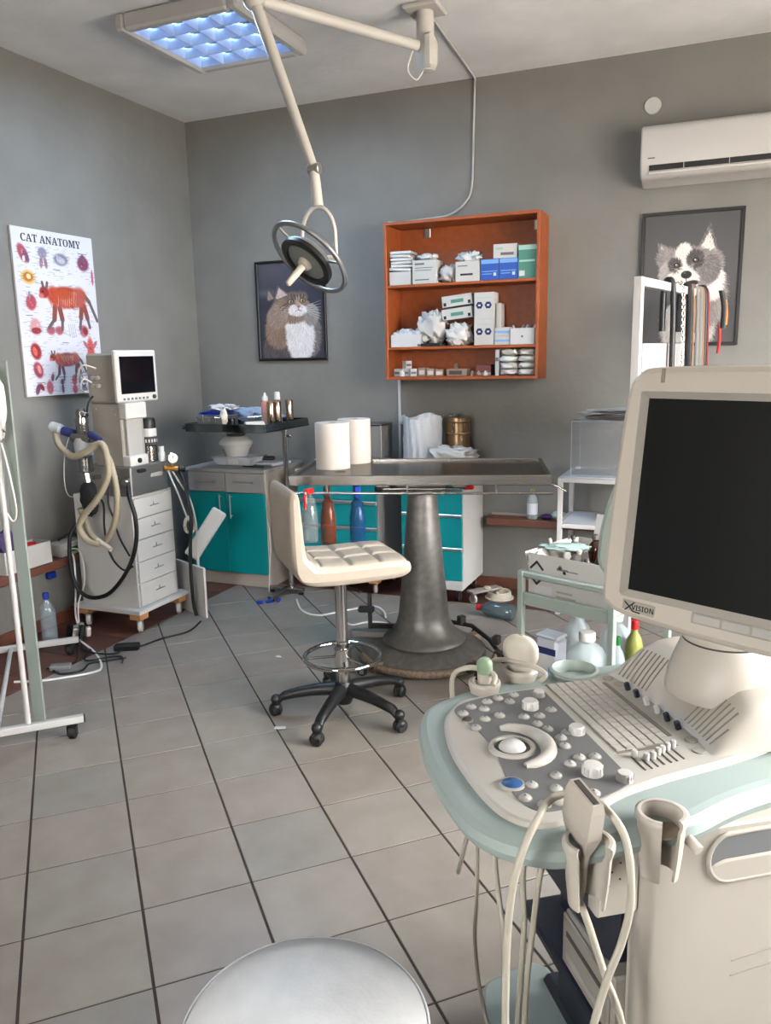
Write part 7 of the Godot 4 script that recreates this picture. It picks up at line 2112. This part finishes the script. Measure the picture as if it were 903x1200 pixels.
# ---------------------------------------------------------------- small things on ledges and floor
func small_things() -> void:
	# side wall ledge
	var Y := 0.456
	var s := V(0.14, 0.13, 0.34)
	carton("carton", "open white carton on the side ledge behind the wheeled stand", V(0.085, Y, 2.0), s, m.card, "", 0.0, true)
	solo("cloth_bundle", MB.new().lump(V(0, 0.08, 0), V(0.05, 0.09, 0.09), 0.3, 111, 20), m.purple, "dark purple cloth bundle stuffed in the open ledge carton", "cloth", "", V(0.085, Y + 0.06, 2.06))
	solo("red_packet", MB.new().box(V(0, 0.05, 0), V(0.05, 0.1, 0.08), 0.004), m.red, "red packet in the ledge carton beside the purple cloth", "packet", "", V(0.085, Y + 0.03, 1.93))
	var ps := thing("charger_box", "white charger box with cables on the side ledge", "charger", V(0.085, Y, 1.64))
	part(ps, "case", MB.new().bx(V(-0.06, 0, -0.1), V(0.06, 0.08, 0.1), 0.006), m.plastic_white)
	part(ps, "socket", MB.new().bx(V(0.06, 0.02, -0.03), V(0.064, 0.05, 0.02), 0.002), m.cap_green)
	part(ps, "lead", MB.new().tube(curve([V(0.06, 0.04, 0.06), V(0.12, 0.0, 0.07), V(0.14, -0.2, 0.1), V(0.12, -0.35, 0.1), V(0.2, -0.44, 0.16)], 6), 0.006, 6), m.cable_white)
	part(ps, "lead", MB.new().tube(curve([V(0.06, 0.04, 0.02), V(0.13, 0.02, 0.02), V(0.16, -0.15, 0.04), V(0.13, -0.3, 0.08), V(0.24, -0.44, 0.2)], 6), 0.005, 6), m.cable_white)
	solo("cable_bundle", MB.new().tube(curve([V(0.08, Y + 0.095, 1.7), V(0.12, Y + 0.13, 1.62), V(0.09, Y + 0.1, 1.55), V(0.13, Y + 0.12, 1.48), V(0.08, Y + 0.105, 1.43), V(0.1, Y + 0.02, 1.4)], 6), 0.008, 7), m.cable_black, "tangled black cable lying over the white charger box", "cable")
	solo("probe_sleeve", MB.new().rod(V(0.09, Y + 0.012, 1.52), V(0.12, Y + 0.03, 1.4), 0.012, 10), m.strap_pink, "pink plastic sleeve at the end of the side ledge", "sleeve")
	bottle("water_bottle", "clear water bottle with blue cap under the side ledge", V(0.2, 0, 1.95), 0.045, 0.3, m.water, m.blue)
	solo("blue_adapter", MB.new().box(V(0, 0, 0), V(0.035, 0.04, 0.06), 0.006), m.blue, "small blue connector clipped below the side ledge", "connector", "", V(0.02, 0.33, 1.72))
	# leads and adapters on the floor by the trolley
	for i in 6:
		solo("wall_plug", MB.new().box(V(0, 0.03, 0), V(0.03, 0.06 + 0.05 * (i % 2), 0.03), 0.006, Basis(Vector3.RIGHT, 0.2)), [m.plastic_white, m.grey_plastic, m.plastic_white, m.black, m.bone, m.black][i], ["tall white plug in the heap by the trolley castor", "grey plug in the heap by the trolley castor", "white plug nearest the water bottle", "black plug in the heap by the trolley castor", "cream plug at the back of the plug heap", "black plug touching the castor of the trolley"][i], "plug", "plugs in the floor heap", V(0.28 + 0.045 * (i % 3), 0.008, 1.82 + 0.055 * (i / 3)), 0.5 * i)
	var F := 0.006
	var paths := [
		[[0.845, 1.355], [0.886, 1.543], [0.814, 1.695], [0.778, 1.844], [0.75, 1.87]],
		[[0.72, 1.93], [0.73, 2.0], [0.66, 2.03], [0.572, 2.033], [0.476, 1.996], [0.4, 1.9]],
		[[0.82, 2.02], [0.75, 2.1], [0.69, 2.16], [0.72, 2.26], [0.65, 2.33], [0.56, 2.3]],
		[[0.55, 2.0], [0.6, 2.1], [0.66, 2.14], [0.74, 2.05], [0.8, 2.03], [0.86, 2.1]],
		[[0.35, 1.9], [0.5, 2.05], [0.56, 2.12], [0.6, 2.2], [0.52, 2.3]]]
	var lab := ["thin dark lead from the loose panel to the black adapter", "dark lead curling from the black adapter to the plug heap", "dark lead looping round the grey adapter", "short dark lead crossing the others by the trolley", "dark lead running from the plug heap to the stand"]
	for i in paths.size():
		var pp := []
		for q in paths[i]: pp.append(V(q[0], F + 0.004 * (i % 2), q[1]))
		solo("floor_lead", MB.new().tube(curve(pp, 8), 0.0055, 6), m.cable_black, lab[i], "cable", "dark leads on the floor")
	solo("white_lead", MB.new().tube(curve([V(0.23, 0.02, 1.8), V(0.4, 0.02, 1.92), V(0.6, F, 2.02), V(0.78, F, 2.17), V(0.8, F, 2.25), V(0.72, F, 2.35), V(0.62, F, 2.44), V(0.5, F, 2.5)], 8), 0.0065, 6), m.cable_white, "white lead curving across the floor from the plug heap", "cable")
	solo("power_adapter", MB.new().box(V(0, 0.017, 0), V(0.14, 0.034, 0.06), 0.006), m.black, "black power adapter brick on the tiles before the trolley castor", "adapter", "", V(0.73, 0, 1.905), 0.5)
	solo("power_adapter", MB.new().box(V(0, 0.014, 0), V(0.11, 0.028, 0.05), 0.006), m.grey_plastic, "grey power adapter brick on the tiles by the stand", "adapter", "", V(0.59, 0, 2.27), 0.6)
	# floor near the tables
	solo("extension_lead", MB.new().tube(curve([V(1.2, F, 0.75), V(1.35, F, 0.95), V(1.5, F, 1.0), V(1.62, F, 0.85), V(1.75, F, 0.72), V(1.85, F, 0.78), V(1.92, F, 0.9)], 8), 0.0065, 6), m.cable_white, "white lead curving over the tiles behind the swivel stool", "cable")
	solo("extension_lead", MB.new().tube(curve([V(1.7, F, 1.05), V(1.78, F, 1.1), V(1.85, F, 1.02), V(1.95, F, 1.0), V(2.02, F, 1.05)], 8), 0.006, 6), m.cable_white, "short white lead beside the foot pump", "cable")
	for i in 3:
		solo("blue_clip", MB.new().box(V(0, 0.012, 0), V(0.05, 0.022, 0.018), 0.005), m.blue, ["bright blue plastic clip on the tiles by the corner cabinet", "second blue plastic clip, turned beside the first", "blue plastic clip closest to the castor"][i], "clip", "blue clips on the floor", V(1.0 + 0.05 * i, 0, 0.9 - 0.04 * i), 0.9 * i)
	solo("cable_strand", MB.new().tube(curve([V(0.93, 0.01, 0.66), V(0.925, 0.1, 0.64), V(0.935, 0.3, 0.62), V(0.93, 0.5, 0.62)], 6), 0.004, 6), m.cable_white, "thin white strand hanging beside the corner cabinet", "cable")
	bottle("water_bottle", "clear bottle lying on its side on the brown border tiles", V(2.56, 0, 0.66), 0.05, 0.25, m.water_dark, m.red, "", null, true, deg_to_rad(170.0))
	var rg := thing("plastic_ring", "white flanged plastic ring on the floor by the wall", "ring", V(2.48, 0, 0.25))
	part(rg, "flange", MB.new().lathe([W(0.06, 0.0), W(0.095, 0.0), W(0.097, 0.008), W(0.08, 0.012)], 36), m.bone)
	part(rg, "collar", MB.new().lathe([W(0.08, 0.012), W(0.08, 0.045), W(0.074, 0.05), W(0.066, 0.045), W(0.062, 0.0)], 36), m.bone)
	var dl := thing("castor_dolly", "small white castor dolly strip beside the white cabinet", "dolly", V(2.41, 0, 0.36), 0.9)
	part(dl, "plate", MB.new().bx(V(-0.12, 0.075, -0.035), V(0.12, 0.09, 0.035), 0.003), m.housing)
	part(dl, "pad", MB.new().cyl(0.025, 0.09, 0.1, 18, 0.003, V(0.02, 0, 0)), m.bone)
	for x in [-0.09, 0.09]: caster(dl, V(x, 0, -0.004), 0.03, m.plastic_white, m.steel_soft, 0.3)
	bottle("cleaner_bottle", "clear cleaner bottle with white label on the brown ledge", V(2.66, 0.5265, 0.085), 0.035, 0.2, m.clear_jug, m.bottle_lime, "", m.tub)
	solo("soap_dish", MB.new().lump(V(0, 0.03, 0), V(0.05, 0.03, 0.035), 0.25, 121, 18), m.film_green, "pale green folded packet on the ledge by the rack post", "packet", "", V(2.84, 0.526, 0.085))
	solo("purple_packet", MB.new().lump(V(0, 0.018, 0), V(0.04, 0.018, 0.03), 0.25, 122, 16), m.purple, "small purple packet on the ledge next to the cleaner bottle", "packet", "", V(2.755, 0.5265, 0.085))
	solo("paper_scrap", MB.new().box(V(0, 0.002, 0), V(0.05, 0.003, 0.022), 0.0005, Basis(Vector3.UP, 0.4)), m.paper, "tiny white paper scrap on the tiles by a stool castor", "scrap", "", V(2.06, 0.0, 2.47))
	solo("foam_scrap", MB.new().lump(V(0, 0.006, 0), V(0.02, 0.006, 0.012), 0.2, 5, 10), m.paper_warm, "small pale foam scrap on a tile near the stool", "scrap", "", V(1.62, 0.0, 1.72))
